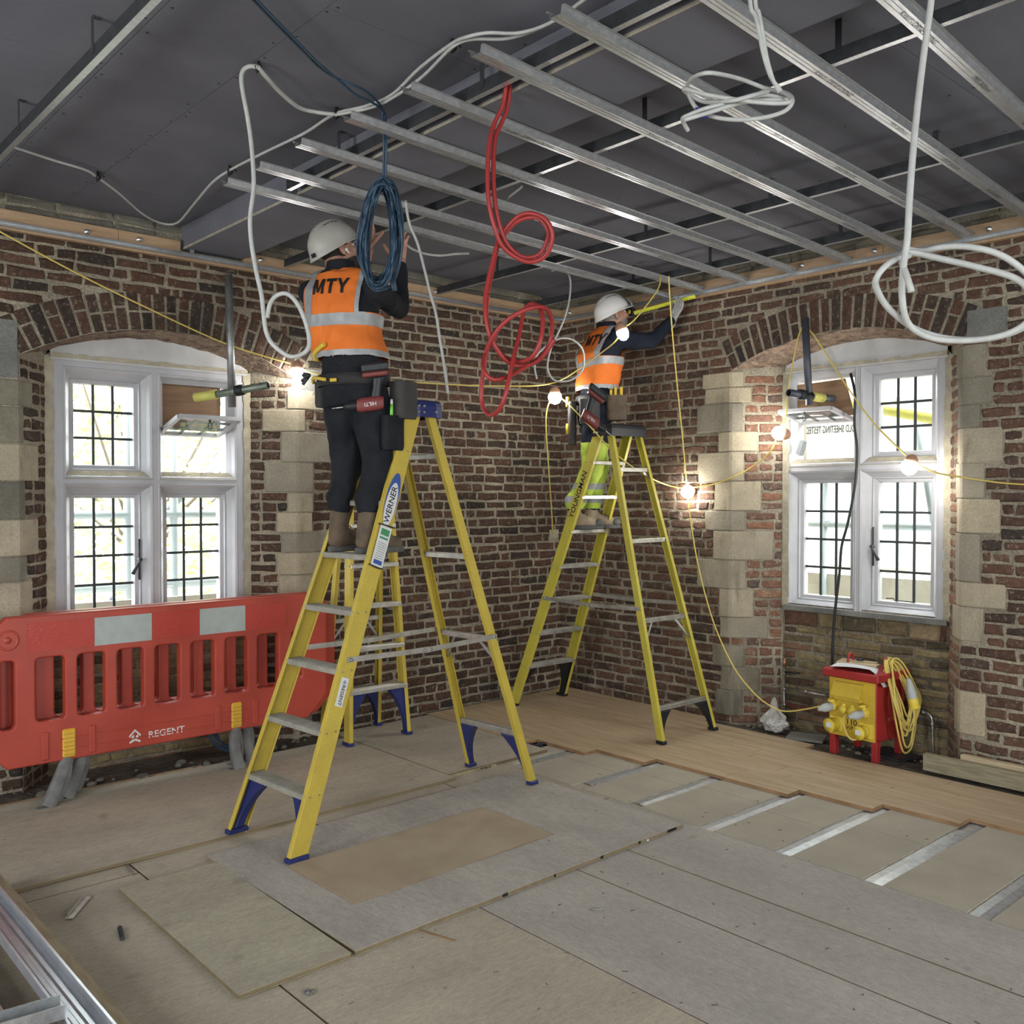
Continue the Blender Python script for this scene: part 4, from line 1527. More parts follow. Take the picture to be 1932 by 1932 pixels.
def hollow_tube(mb, a, b, r=.0242, t=.004, n=18):
    a, b = V(a), V(b)
    d = (b - a).normalized()
    L = (b - a).length
    mb.lathe([(r - t, 0), (r, 0), (r, L), (r - t, L), (r - t, 0)], a, d, n)


def coupler(mb, c, d1, d2):
    for d in (d1, d2):
        mb.lathe([(.026, -.026), (.034, -.026), (.036, 0), (.034, .026), (.026, .026)], c, V(d), 12)
    a, b = basis(V(d1))
    for k in (-1, 1):
        mb.tube([c + a * .03 * k + b * .02, c + a * .055 * k + b * .03], .009, 6)
        mb.lathe([(.015, 0), (.015, .014)], c + a * .05 * k + b * .028, a * k, 6)
    mb.sphere(c + b * .035, .02, 8, 5)


def scaffold(name, label, va, vb, ha, hm, hb, m, mh, tip=None):
    e = empty(name, label, 'scaffold tube', va)
    o = V(va)
    mb = MB()
    hollow_tube(mb, V(va) - o, V(vb) - o)
    mb.build('upright_tube', m, e)
    mb = MB()
    hollow_tube(mb, V(ha) - o, V(hm) - o)
    mb.build('cross_tube', mh, e)
    mb = MB()
    hollow_tube(mb, V(hm) - o, V(hb) - o, .030, .006)
    mb.build('yellow_sleeve', M['sleeve'], e)
    if tip is not None:
        mb = MB()
        hollow_tube(mb, V(hb) - o, V(tip) - o, .0242, .003)
        mb.build('tube_end', m, e)
    mb = MB()
    cpt = (V(ha) * .45 + V(hm) * .55) - o
    coupler(mb, cpt, V((0, 0, 1)), (V(hb) - V(ha)).normalized())
    mb.build('coupler', M['clamp'], e)
    return e


scaffold('scaffold_tube', 'scaffold tube hanging over the far window with a sleeved cross tube', at(431, 518, y=-.07), at(438, 768, y=-.07), at(506, 727, y=-.32), at(409, 744, y=.0), at(368, 750, y=.12), M['tube'], M['tube_green'])
scaffold('scaffold_tube', 'dark scaffold tube hanging in front of the red wall window with a stub', at(1519, 600, x=-.08), at(1527, 764, x=-.08), at(1488, 741, x=-.28), at(1532, 748, x=-.06), at(1553, 751, x=.06), M['tube_dark'], M['tube_dark'], at(1572, 752, x=.16))

# plywood sheets blocking the open lights
PLYW = mat('ply_brown', (.215, .125, .065), .6, col2=(.155, .088, .045), scale=4, stretch=(1, 1, 9), fine=.1)
mb = MB()
mb.box((-3.335, .335, 2.085), (-2.92, .347, 2.436))
tag(mb.build('plywood_sheet', PLYW, None), 'brown plywood sheet filling the open light behind the long scaffold tube', 'plywood')
mb = MB()
pl = [at(1495, 728, x=.30), at(1594, 714, x=.25), at(1611, 783, x=.25), at(1503, 783, x=.30)]
mb.prism(pl, V((.012, 0, 0)))
tag(mb.build('plywood_sheet', PLYW, None), 'tilted brown plywood sheet in the open light of the red wall window', 'plywood')
mb = MB()
cq = at(1507, 848, x=.2)
mb.prism([at(1501, 855, x=.22), at(1509, 831, x=.22), at(1515, 834, x=.22), at(1508, 860, x=.22)], V((.02, -.02, 0)))
tag(mb.build('junction_box', mat('grey_box', (.22, .24, .25), .5), None), 'small grey box standing on the window transom below the open casement', 'box')
# ================================================================== step ladders
M['grp'] = mat('grp', (.52, .395, .06), .5, col2=(.45, .34, .055), scale=7, fine=.08, finescale=140, bmp=.05, bscale=120, bdist=.001)
M['grp_lime'] = mat('grp_lime', (.51, .435, .06), .45, col2=(.43, .37, .055), scale=7, fine=.08, finescale=140)
M['alu'] = mat('alu', (.58, .57, .53), .42, .75, col2=(.42, .41, .37), scale=18, bmp=.1, bscale=200, bdist=.001)
M['alu_dusty'] = mat('alu_dusty', (.40, .385, .33), .6, .35, col2=(.31, .30, .255), scale=14, fine=.1)
M['navy_plastic'] = mat('navy_plastic', (.02, .028, .12), .4)
M['black_plastic'] = mat('black_plastic', (.012, .013, .016), .42)
M['label_white'] = mat('label_white', (.62, .63, .62), .5)
M['label_blue'] = mat('label_blue', (.03, .08, .30), .45)
M['label_green'] = mat('label_green', (.05, .24, .10), .5)
M['print_black'] = mat('print_black', (.01, .01, .012), .6)
M['rivet'] = mat('rivet', (.30, .30, .29), .4, .8)


def channel_rail(mb, a, b, side, w, fl, t=.0045):
    """C-section rail from a to b: web faces `side` (outwards), flanges turned inwards"""
    a, b, side = V(a), V(b), V(side).normalized()
    d = (b - a).normalized()
    wd_ = d.cross(side).normalized()
    pr = [(-w / 2, 0), (w / 2, 0), (w / 2, -fl), (w / 2 - t, -fl), (w / 2 - t, -t), (-w / 2 + t, -t), (-w / 2 + t, -fl), (-w / 2, -fl)]
    r0 = [a + wd_ * p + side * q for p, q in pr]
    r1 = [b + wd_ * p + side * q for p, q in pr]
    mb.rings([r0, r1])
    mb.add(r0, [(0, 1, 2, 3), (0, 3, 4, 5), (0, 5, 6, 7)])
    mb.add(r1, [(3, 2, 1, 0), (5, 4, 3, 0), (7, 6, 5, 0)])


def step_ladder(name, label, F, S, ff, tf, rf, tr, wf, wt, wr, wrt, H, tread_z, rung_z, rail_m, plas, cap, tread_m, group=None, rail_w=.088, rear_w=.048, spread_z=.88, sp_fold=False, two_sided=False):
    """F(s, l, z): s along the ladder's run (front = small s), l across; ff/tf front foot and front top (s), rf/tr the same of the rear frame"""
    e = empty(name, label, 'ladder', F(0, 0, 0), group=group)
    o = F(0, 0, 0)
    Q = lambda s, l, z: F(s, l, z) - o
    Sx = (F(1, 0, 0) - o).normalized()
    Lx = (F(0, 1, 0) - o).normalized()
    Z = V((0, 0, 1))
    parts = {}
    for sg in (-1, 1):
        mb = MB()
        a, b = Q(ff, sg * wf / 2, .028), Q(tf, sg * wt / 2, H - .03)
        channel_rail(mb, a, b, Lx * sg, rail_w, .028)
        parts['f%d' % sg] = (mb.build('front_rail', rail_m, e, bevel=.0015), a, b)
        mb = MB()
        a2, b2 = Q(rf, sg * wr / 2, .028), Q(tr, sg * wrt / 2, H - .03)
        channel_rail(mb, a2, b2, Lx * sg, rear_w if not two_sided else rail_w, .028)
        parts['r%d' % sg] = (mb.build('rear_rail', rail_m, e, bevel=.0015), a2, b2)
        # feet
        for pt, fa, fb, w_ in (('f', a, b, rail_w), ('r', a2, b2, rear_w)):
            mb = MB()
            d = (fb - fa).normalized()
            mb.obox(V((fa.x, fa.y, .0315)) - Lx * sg * .012, Sx, Lx, Z, w_ / 2 + .008, .022, .0115)
            mb.build('foot', plas, e, bevel=.004)
    lerp = lambda a, b, z: a + (b - a) * ((z - a.z) / (b.z - a.z))
    for z in tread_z:
        pa, pb = lerp(*parts['f-1'][1:], z), lerp(*parts['f1'][1:], z)
        mb = MB()
        c = (pa + pb) / 2
        hw = (pb - pa).length / 2 - .004
        mb.obox(c, Sx, Lx, Z, .046, hw, .0125)
        for k in range(-4, 5):
            mb.obox(c + Sx * (k * .0095) + Z * .0135, Sx, Lx, Z, .0025, hw - .002, .0016)
        tr_ = mb.build('tread', tread_m, e, bevel=.002)
        mb = MB()
        for sg, p in ((-1, pa), (1, pb)):
            for q in (-.025, .025):
                mb.lathe([(.0045, 0), (.0045, .003), (.0001, .004)], p + Sx * q + Z * .004, Lx * sg, 6)
        mb.build('rivet', M['rivet'], tr_)
    for z in rung_z:
        pa, pb = lerp(*parts['r-1'][1:], z), lerp(*parts['r1'][1:], z)
        mb = MB()
        c = (pa + pb) / 2
        hw = (pb - pa).length / 2 - .004
        if two_sided:
            mb.obox(c, Sx, Lx, Z, .04, hw, .0125)
        else:
            mb.obox(c, Sx, Lx, Z, .017, hw, .013)
            mb.obox(c + Z * .014, Sx, Lx, Z, .021, hw, .0022)
        rg = mb.build('rung', M['alu'], e, bevel=.0015)
        if z > .35 and z < 1.0:
            for sg, p in ((-1, pa), (1, pb)):
                mb = MB()
                lo = lerp(*parts['r%d' % sg][1:], z - .15)
                mb.bar(p - Lx * sg * .12 - Z * .01, lo - Lx * sg * .012, .016, .004, Sx)
                mb.build('brace', M['alu'], rg)
        if z > 1.5:
            for sg, p in ((-1, pa), (1, pb)):
                mb = MB()
                lo = lerp(*parts['r%d' % sg][1:], z - .055)
                mb.bar(p - Lx * sg * .06 - Z * .01, lo - Lx * sg * .012, .014, .004, Sx)
                mb.build('brace', M['alu'], rg)
    # curved plastic knee braces at the foot of each frame
    for pt, zz in (('f', tread_z[0]), ('r', rung_z[0])):
        for sg in (-1, 1):
            a, b = parts['%s%d' % (pt, sg)][1:]
            mb = MB()
            lo, hi = lerp(a, b, .045), lerp(a, b, zz - .014)
            inn = []
            for k in range(9):
                t = k / 8
                inn.append(lo * (1 - t) + hi * t - Lx * sg * (.028 + .115 * t ** 2.2))
            outr = [lo * (1 - k / 8) + hi * (k / 8) - Lx * sg * .008 for k in range(9)]
            mb.prism([p - Sx * .024 for p in inn] + [p - Sx * .024 for p in outr[::-1]], Sx * .048)
            kb = mb.build('knee_brace', plas, e, bevel=.003)
    # spreaders
    for sg in (-1, 1):
        a = lerp(*parts['f%d' % sg][1:], spread_z)
        b = lerp(*parts['r%d' % sg][1:], spread_z + .005)
        k = -1 if sp_fold else 1
        off = Lx * sg * .006
        m = (a + b) / 2 + V((0, 0, .035 if sp_fold else -.012))
        mb = MB()
        mb.bar(a + off, m + off, .026, .004, Lx) if False else mb.obox((a + m) / 2 + off, (m - a).normalized(), Lx, (m - a).normalized().cross(Lx), (m - a).length / 2 + .02, .002, .013)
        mb.obox((b + m) / 2 + off * 1.8, (b - m).normalized(), Lx, (b - m).normalized().cross(Lx), (b - m).length / 2 + .02, .002, .013)
        spn = mb.build('spreader', M['alu'], e)
        mb = MB()
        for p in (a, m - Sx * .02, m + Sx * .02, b):
            mb.lathe([(.008, 0), (.008, .005), (.0001, .007)], p + off * 2, Lx * sg, 8)
        mb.build('rivet', M['rivet'], spn)
    # cap
    mb = MB()
    cz = Q((tf + tr) / 2, 0, H)
    L1, W1_ = abs(tr - tf) / 2 + .055, wt / 2 + .022
    rr = []
    for k, z in ((1.0, -.075), (1.0, -.02), (.97, 0), (.90, .012), (.0, .014)):
        rr.append([cz + Sx * (sx * L1 * k) + Lx * (sy * W1_ * (k if k else 0)) + Z * z for sx, sy in ((-1, -1), (-.5, -1.08), (.5, -1.08), (1, -1), (1, 1), (.5, 1.08), (-.5, 1.08), (-1, 1))])
    mb.rings(rr)
    cp = mb.build('top_cap', cap, e, bevel=.004)
    mb = MB()
    for sg in (-1, 1):
        for s_, z in ((-.06, -.02), (-.025, -.02), (-.06, -.05), (-.025, -.05), (.055, -.045)):
            mb.lathe([(.008, 0), (.008, .004), (.0001, .006)], cz + Sx * s_ + Lx * sg * (W1_ * 1.07) + Z * z, Lx * sg, 8)
    mb.build('rivet', M['rivet'], cp)
    return e, parts, o, lerp, (Sx, Lx, Z)


# ladder carrying the nearer worker: run along +x, across -y (l = +1 is the side facing the camera)
FA = lambda s, l, z: V((-3.664 + .9973 * s + .073 * l, -1.747 + .073 * s - .9973 * l, z))
LA, pa_, oa, lerp_, ax_ = step_ladder('step_ladder', 'tall yellow step ladder with blue cap carrying the worker in the black top', FA, None, 0, .775, 1.557, .885, .545, .33, .53, .30, 2.13,
                                     [.285, .555, .825, 1.09, 1.352, 1.615, 1.875], [.32, .865, 1.325, 1.86], M['grp'], M['navy_plastic'], M['navy_plastic'], M['alu_dusty'], group='yellow step ladders', rail_w=.092)
# decals on the rail facing the camera
a, b = pa_['f1'][1:]
d = (b - a).normalized()
n = (-ax_[1] if False else ax_[1])
side = n.cross(d) * 1.0
if side.x < 0:
    side = -side
up_ = d
read = d                    # lettering runs up the rail


def rail_point(z):
    return lerp_(a, b, z) + n * .002


dec = MB()
c = rail_point(1.635)
rr = []
for k in range(24):
    t = 2 * PI * k / 24
    rr.append(c + d * (.14 * math.cos(t)) + side * (.038 * math.sin(t)))
dec.prism(rr, n * .001)
ob = dec.build('maker_label', M['label_blue'], LA)
dec = MB()
c = rail_point(1.61) + n * .001
rr = [c + d * (.115 * math.cos(2 * PI * k / 24)) + side * (.033 * math.sin(2 * PI * k / 24)) for k in range(24)]
dec.prism(rr, n * .001)
dec.build('label_field', M['label_white'], ob)
lettering('WERNER', .047, rail_point(1.61) + n * .0025, d, n.cross(d), M['print_black'], ob, 'lettering', bold=.008)
# hanging inspection tag
dec = MB()
c = rail_point(1.405) + n * .008 + side * .004
dec.obox(c, side, n, d, .036, .0015, .105)
tg = dec.build('inspection_tag', M['label_white'], LA)
for k, (dz, hh, mm) in enumerate(((.075, .016, 'label_green'), (.045, .005, 'label_green'), (-.078, .01, 'label_blue'))):
    dec = MB()
    dec.obox(c + d * dz + n * .0022, side, n, d, .026, .0006, hh)
    dec.build('tag_print', M[mm], tg)
for k in range(9):
    dec = MB()
    dec.obox(c + d * (.02 - k * .011) + n * .0022, side, n, d, .026, .0004, .0012)
    dec.build('tag_line', M['rivet'], tg)
dec = MB()
dec.tube([c + d * .105 - side * .05, c + d * .11 + n * .006, c + d * .115 + side * .05], .004, 6)
dec.tube([c - d * .1 - side * .045, c - d * .104 + n * .006, c - d * .1 + side * .04], .004, 6)
dec.build('cable_tie', M['black'], tg)
dec = MB()
c = rail_point(.735)
dec.obox(c, side, n, d, .021, .001, .068)
rg = dec.build('hire_label', M['label_white'], LA)
lettering('REGENT', .026, c + n * .0016 - d * .014, -d, n.cross(-d), M['print_black'], rg, 'lettering', bold=.008)
dec = MB()
for k in range(3):
    cc_ = c + n * .0016 + d * (.048 - k * .006)
    dec.prism([cc_ - side * .013, cc_ + d * .008, cc_ + side * .013, cc_ + d * .004], n * .0005)
dec.build('emblem', M['label_blue'], rg)

# ladder of the worker in the far corner: run along -y, across x (l = +1 towards the camera, -x)
FB = lambda s, l, z: V((-.568 - l - .018 * s, -.32 - s, z))
LB, pb_, ob_, _, axb = step_ladder('step_ladder', 'yellow step ladder with black cap carrying the worker at the red wall', FB, None, 0, .82, 1.505, .915, .56, .33, .585, .32, 2.15,
                                   [.335, .60, .86, 1.12, 1.385, 1.64, 1.89], [.235, .80, 1.335, 1.835], M['grp_lime'], M['black_plastic'], M['black_plastic'], M['alu'], group='yellow step ladders', rail_w=.082)
a2, b2 = pb_['f1'][1:]
d2 = (b2 - a2).normalized()
n2 = axb[1]
c = a2 + (b2 - a2) * ((1.66 - a2.z) / (b2.z - a2.z)) + n2 * .002
s2 = n2.cross(d2)
lettering('YOUNGMAN', .062, c, d2, n2.cross(d2), M['print_black'], LB, 'lettering', bold=.008)

# small ladder standing against the brown wall behind the first one: treads towards the room
FC = lambda s, l, z: V((-2.20 + l, -.49 + s, z))
LC, pc_, oc, _, _ = step_ladder('step_ladder', 'small yellow step ladder standing behind the taller one by the brown wall', FC, None, 0, .10, .34, .19, .49, .34, .47, .33, 1.70,
                                [.36, .635, .915, 1.185, 1.45], [.30, .80, 1.25], M['grp'], M['navy_plastic'], M['navy_plastic'], M['alu'], group='yellow step ladders', rail_w=.07)
# ================================================================== loose boards on the floor
def loose(name, label, x0, x1, y0, y1, z0, t, top, edge=None, rz=0.0, layers=True):
    e = empty(name, label, 'board', ((x0 + x1) / 2, (y0 + y1) / 2, z0), rz)
    hx, hy = (x1 - x0) / 2, (y1 - y0) / 2
    mb = MB()
    mb.box((-hx, -hy, t - .0012), (hx, hy, t))
    mb.build('face_veneer', top, e)
    if layers:
        nl = 5
        for k in range(nl):
            mb = MB()
            j = random.uniform(0, .002)
            mb.box((-hx + j, -hy + j, t * k / nl * .93 + .0002), (hx - j, hy - j, t * (k + 1) / nl * .93 - .0004))
            mb.build('ply_layer', M['ply_light'] if k % 2 == 0 else M['ply_edge'], e)
    else:
        mb = MB()
        mb.box((-hx + .0004, -hy + .0004, 0), (hx - .0004, hy - .0004, t - .0012))
        mb.build('core', edge, e)
    return e


M['ply_light'] = mat('ply_light', (.36, .29, .18), .8, col2=(.25, .2, .12), scale=30)
loose('plywood_sheet', 'olive plywood sheet lying loose at the lower left of the floor', -4.345, -3.915, -2.895, -1.775, .002, .018, M['ply_olive'], rz=-.004)
LP = loose('plywood_sheet', 'large grey plywood sheet lying loose under the hardboard', -3.908, -1.985, -2.875, -1.66, .001, .018, M['ply_grey2'] if 'ply_grey2' in M else M['ply_grey'], rz=.018)
mb = MB()
for k, (x, L) in enumerate(((.05, .012), (.35, .02), (.62, .014), (.84, .05), (.87, .01), (.89, .02), (-.25, .03))):
    mb.box((x, -.6092, .003), (x + L, -.6086, .016))
mb.build('edge_mark', M['print_black'], LP)
loose('hardboard_sheet', 'tan hardboard offcut lying on the large grey plywood sheet', -3.70, -2.557, -2.545, -2.02, .0195, .004, M['hardboard'], M['oak_edge'], rz=.02, layers=False)
mb = MB()
mb.box((-.0, 0, 0), (.36, .012, .016))
o = mb.build('timber_offcut', M['ply_light'], FL)
o.location = (-2.33, -1.435, .0)
lettering('700 40x18', .02, (-2.06, -1.4362, .008), (1, 0, 0), (0, 0, 1), M['print_black'], FL, 'edge_mark')

# metal offcut and other small bits
mb = MB()
a, b = at(130, 1733, z=.006), at(165, 1692, z=.006)
mb.bar(a, b, .03, .002)
mb.bar(a + V((0, .015, .006)), b + V((0, .015, .006)), .002, .014)
tag(mb.build('metal_offcut', M['alu'], None), 'thin strip of folded metal lying at the lower left of the floor', 'metal offcut')
mb = MB()
a, b = at(226, 1750, z=.008), at(231, 1771, z=.008)
pts = [a + (b - a) * (k / 14) for k in range(15)]
mb.tube(pts, [.006 if k % 2 else .009 for k in range(15)], 8)
tag(mb.build('fixing_screw', M['lead'], None), 'dark threaded fixing lying beside the olive plywood sheet', 'screw')
mb = MB()
a, b = at(787, 1754, z=.004), at(858, 1775, z=.004)
mb.bar(a, b, .006, .004)
tag(mb.build('wood_splinter', M['oak_edge'], None), 'long thin wood splinter lying at the seam of the foreground boards', 'splinter')
for (p, q, lab) in (((1115, 1715), (1140, 1716), 'short nail lying on the boards right of the long splinter'), ((236, 1629), (248, 1651), 'bent nail sticking up at the edge of the thick plywood'), ((1195, 1585), (1224, 1585), 'pale chalk stub lying just beyond the large grey plywood sheet')):
    mb = MB()
    a, b = at(*p, z=.006), at(*q, z=.006)
    r = .006 if 'chalk' in lab else .0028
    mb.tube([a, b], r, 8)
    mb.lathe([(r * 1.9, 0), (r * 1.9, .002), (.0001, .003)], a, (a - b), 8)
    tag(mb.build('chalk' if 'chalk' in lab else 'nail', M['label_white'] if 'chalk' in lab else M['rivet'], None), lab, 'chalk' if 'chalk' in lab else 'nail')
mb = MB()
for k in range(9):
    c = at(583, 1872, z=.004) + V((random.uniform(-.012, .012), random.uniform(-.012, .012), random.uniform(0, .006)))
    mb.sphere(c, (.008, .007, .005), 7, 5)
tag(mb.build('plaster_crumb', M['patch'], None), 'small grey crumb of plaster on the boards near the lower edge', 'crumb')
mb = MB()
for k in range(22):
    c = at(1022, 1406, z=.004) + V((random.uniform(-.06, .06), random.uniform(-.03, .03), random.uniform(0, .01)))
    t = random.uniform(0, PI)
    mb.tube([c, c + V((math.cos(t) * .04, math.sin(t) * .04, random.uniform(-.004, .01)))], .003, 5)
tag(mb.build('screw_pile', M['lead'], None), 'loose pile of dark screws by the stepped edge of the oak boards', 'screws', kind='stuff')

# ================================================================== red barriers
M['barrier_red'] = mat('barrier_red', (.40, .055, .032), .42, col2=(.33, .045, .028), scale=5, bmp=.12, bscale=160, bdist=.002, fine=.08, finescale=200)
M['reflect_grey'] = mat('reflect_grey', (.36, .39, .37), .35, col2=(.32, .35, .33), scale=20)
M['reflect_red'] = mat('reflect_red', (.40, .04, .025), .25, bmp=.9, bscale=140, bdist=.003)
M['rubber_grey'] = mat('rubber_grey', (.12, .12, .118), .85, col2=(.2, .2, .19), scale=12, bmp=.5, bscale=40)
M['foot_yellow'] = mat('foot_yellow', (.62, .36, .03), .5)


def round_rect(x0, x1, y0, y1, r, n=5):
    out = []
    for cx, cy, t0 in ((x1 - r, y1 - r, 0), (x0 + r, y1 - r, PI / 2), (x0 + r, y0 + r, PI), (x1 - r, y0 + r, 3 * PI / 2)):
        for k in range(n + 1):
            t = t0 + PI / 2 * k / n
            out.append((cx + r * math.cos(t), cy + r * math.sin(t)))
    return out


def barrier(label, loc, rz, front=True):
    e = empty('barrier', label, 'barrier', loc, rz, group='red plastic barriers')
    W, Hh = 2.0, .775
    c = .13
    outer = [(-W / 2, c), (-W / 2, Hh - c), (-W / 2 + c, Hh), (W / 2 - c, Hh), (W / 2, Hh - c), (W / 2, c), (W / 2 - c, 0), (-W / 2 + c, 0)]
    holes = []
    xs = [-.875, -.665, -.455, -.245, -.035, .175, .385, .595, .795]
    for k, x in enumerate(xs):
        lo = .21 if 0 < k < len(xs) - 1 else .19
        if k == len(xs) - 1:
            lo = .24
        holes.append(round_rect(x - .082 + (.035 if k in (0, 8) else 0), x + .082 - (.035 if k in (0, 8) else 0), lo, .565, .034))
    T = Matrix(((1, 0, 0, 0), (0, 0, -1, 0), (0, 1, 0, .24), (0, 0, 0, 1)))
    me = flat_shape(outer, holes, .058, .009)
    for p in me.polygons:
        p.use_smooth = False
    pan = mesh_obj('panel', me, M['barrier_red'], e, T)
    # inner bars set back in the slots give the double wall its depth
    for k, x in enumerate(xs[:-1]):
        mb = MB()
        xm = (xs[k] + xs[k + 1]) / 2
        mb.box((xm - .06, -.012, .45), (xm + .06, .012, .81)) if False else None
    for k, x in enumerate(xs):
        if k in (0, 8):
            continue
        pass
    # raised rib along the middle rail and mould lines
    mb = MB()
    for y0, y1 in ((-.0335, -.0285),):
        mb.box((-.62, y0, .345), (.62, y1, .352))
        mb.box((-.62, y0, .285), (.62, y1, .29))
    mb.build('mould_line', M['barrier_red'], e)
    for x in (-.575, .385):
        for dx in (-.12, .12):
            mb = MB()
            mb.box((x + dx - .018, -.036, .25), (x + dx + .018, -.027, .40))
            mb.build('socket_rib', M['barrier_red'], e, bevel=.006)
    # reflective band
    for x0, x1, mt in ((-.775, -.44, 'reflect_red'), (-.44, -.125, 'reflect_grey'), (-.125, .155, 'reflect_red'), (.155, .445, 'reflect_grey'), (.445, .72, 'reflect_red')):
        mb = MB()
        mb.box((x0 + .001, -.0315, .832), (x1 - .001, -.0285, .985))
        mb.build('reflective_strip', M[mt], e)
    # rosette on the left shoulder
    mb = MB()
    mb.lathe([(.055, 0), (.055, .004), (.045, .004), (.04, -.004), (.02, -.006), (.018, .003), (.0001, .003)], (-.87, -.0285, .905), V((0, -1, 0)), 20)
    mb.build('rosette', M['barrier_red'], e)
    # lettering and emblem
    lettering('REGENT', .052, (-.045, -.0302, .292), (1, 0, 0), (0, 0, 1), M['label_white'], e, 'lettering', sx=1.1, bold=.008)
    mb = MB()
    cx, cz = -.225, .292
    mb.prism([V((cx - .03, -.0302, cz - .02)), V((cx, -.0302, cz - .005)), V((cx + .03, -.0302, cz - .02)), V((cx + .03, -.0302, cz - .032)), V((cx, -.0302, cz - .018)), V((cx - .03, -.0302, cz - .032))], V((0, -.0006, 0)))
    mb.prism([V((cx - .032, -.0302, cz + .0)), V((cx, -.0302, cz + .034)), V((cx + .032, -.0302, cz + .0)), V((cx + .032, -.0302, cz + .014)), V((cx, -.0302, cz + .046)), V((cx - .032, -.0302, cz + .014))], V((0, -.0006, 0)))
    for k in (-1, 1):
        mb.prism([V((cx + k * .012 - .007, -.0302, cz - .012)), V((cx + k * .012 + .007, -.0302, cz - .004)), V((cx + k * .012 + .007, -.0302, cz + .016)), V((cx + k * .012 - .007, -.0302, cz + .008))], V((0, -.0006, 0)))
    mb.build('emblem', M['label_white'], e)
    # feet
    for x, xx in ((-.575, -.07), (.385, .0)):
        mb = MB()
        mb.box((x - .034, -.038, .245), (x + .034, .03, .40))
        ft = mb.build('foot_clip', M['foot_yellow'], e, bevel=.008)
        mb = MB()
        for k in range(6):
            mb.box((x - .03, -.0405, .262 + k * .022), (x + .03, -.0375, .264 + k * .022))
        mb.build('grip_line', M['oak_edge'], ft)
        if front:
            mb = MB()
            for sg in (-1, 1):
                top = V((x, -.005, .26))
                mid = V((x + xx * .5 + .02 * sg, sg * .02 - .02, .14))
                low = V((x + xx * 1.3 + .035 * sg * (1 if xx else .5), -.04 + sg * .055, .022))
                pts = catmull([top, mid, low], 5)
                secs_ = []
                for i, p in enumerate(pts):
                    dq = (pts[min(i + 1, len(pts) - 1)] - pts[max(i - 1, 0)]).normalized()
                    fa = V((0, 1, 0))
                    la = dq.cross(fa).normalized()
                    k_ = i / (len(pts) - 1)
                    secs_.append((p, fa, la, .021 + .008 * k_, .024 + .012 * k_))
                loft(mb, secs_, 16, 5)
                mb.obox(low + V((-.02, 0, -.012)), V((1, 0, 0)), V((0, 1, 0)), V((0, 0, 1)), .04, .026, .012)
            mb.build('foot', M['rubber_grey'], e, bevel=.006)
    return e


barrier('red plastic barrier with grey reflective patches standing before the far window', (-3.555, -.385, .0), .0)
b2_ = barrier('second red plastic barrier hidden behind the first, its end showing by the ladder', (-3.435, -.29, .0), .0)

mb = MB()
cen = V((-3.0, -.16, .06))
e = empty('cable_coil', 'coil of dark blue cable lying on the floor behind the barriers', 'cable coil', cen)
for k in range(9):
    r = .23 + random.uniform(-.05, .02)
    mb = MB()
    pts = [V((r * math.cos(t), .07 * math.sin(t) - .02 + random.uniform(-.012, .012), .11 + r * .55 * math.sin(t) + random.uniform(-.006, .006))) for t in [2 * PI * i / 22 for i in range(22)]]
    mb.tube(catmull(pts, 2, True), .006, 6, closed=True)
    mb.build('turn', M['cable_blue'], e)

# ================================================================== site transformer
M['tx_yellow'] = mat('tx_yellow', (.56, .39, .035), .5, col2=(.49, .34, .04), scale=8, fine=.08, finescale=90)
M['tx_red'] = mat('tx_red', (.36, .022, .022), .5, col2=(.28, .02, .02), scale=7)
M['plug_grey'] = mat('plug_grey', (.38, .40, .38), .5)
M['plug_yellow'] = mat('plug_yellow', (.68, .52, .06), .45)
tx = empty('site_transformer', 'red and yellow 110 volt site transformer standing below the red wall window', 'transformer', (-.02, -2.80, 0), -.06)
# local: front faces -x, width along y
hw, fd, bd = .165, -.165, .165
z0, z1 = .125, .50
mb = MB()
mb.box((fd, -hw, z0), (bd, hw, z1))
mb.build('body', M['tx_red'], tx, bevel=.006)
mb = MB()
mb.box((fd - .004, -hw + .006, z0 + .004), (fd + .002, hw - .006, z1 - .006))
fp = mb.build('front_panel', M['tx_yellow'], tx)
mb = MB()
mb.box((fd - .035, -hw - .03, z1), (bd + .02, hw + .03, z1 + .052))
mb.build('lid', M['tx_red'], tx, bevel=.008)
for sx in (fd + .03, bd - .03):
    for sy in (-hw + .02, hw - .02):
        mb = MB()
        mb.box((sx - .022, sy - .02, -.004), (sx + .022, sy + .02, z0 + .02))
        mb.build('leg', M['tx_red'], tx, bevel=.003)
for sy in (-hw + .03, hw - .05):
    mb = MB()
    mb.tube(catmull([(-.03, sy, z1 + .04), (-.03, sy, z1 + .08), (-.022, sy, z1 + .115), (0, sy, z1 + .128), (.022, sy, z1 + .115), (.03, sy, z1 + .08), (.03, sy, z1 + .04)], 4), .009, 8)
    mb.build('handle', M['tx_red'], tx)
# breaker cover
mb = MB()
x = fd - .004
mb.add([V((x, .115, .385)), V((x, -.085, .385)), V((x, -.085, .475)), V((x, .115, .475)), V((x - .06, .115, .392)), V((x - .06, -.085, .392)), V((x - .022, -.085, .475)), V((x - .022, .115, .475))],
       [(4, 5, 6, 7), (0, 1, 5, 4), (1, 2, 6, 5), (2, 3, 7, 6), (3, 0, 4, 7)])
cov = mb.build('breaker_cover', M['tx_yellow'], fp)
mb = MB()
mb.box((x - .03, -.08, .362), (x, .11, .388))
mb.build('cover_lip', M['tx_yellow'], fp, bevel=.003)


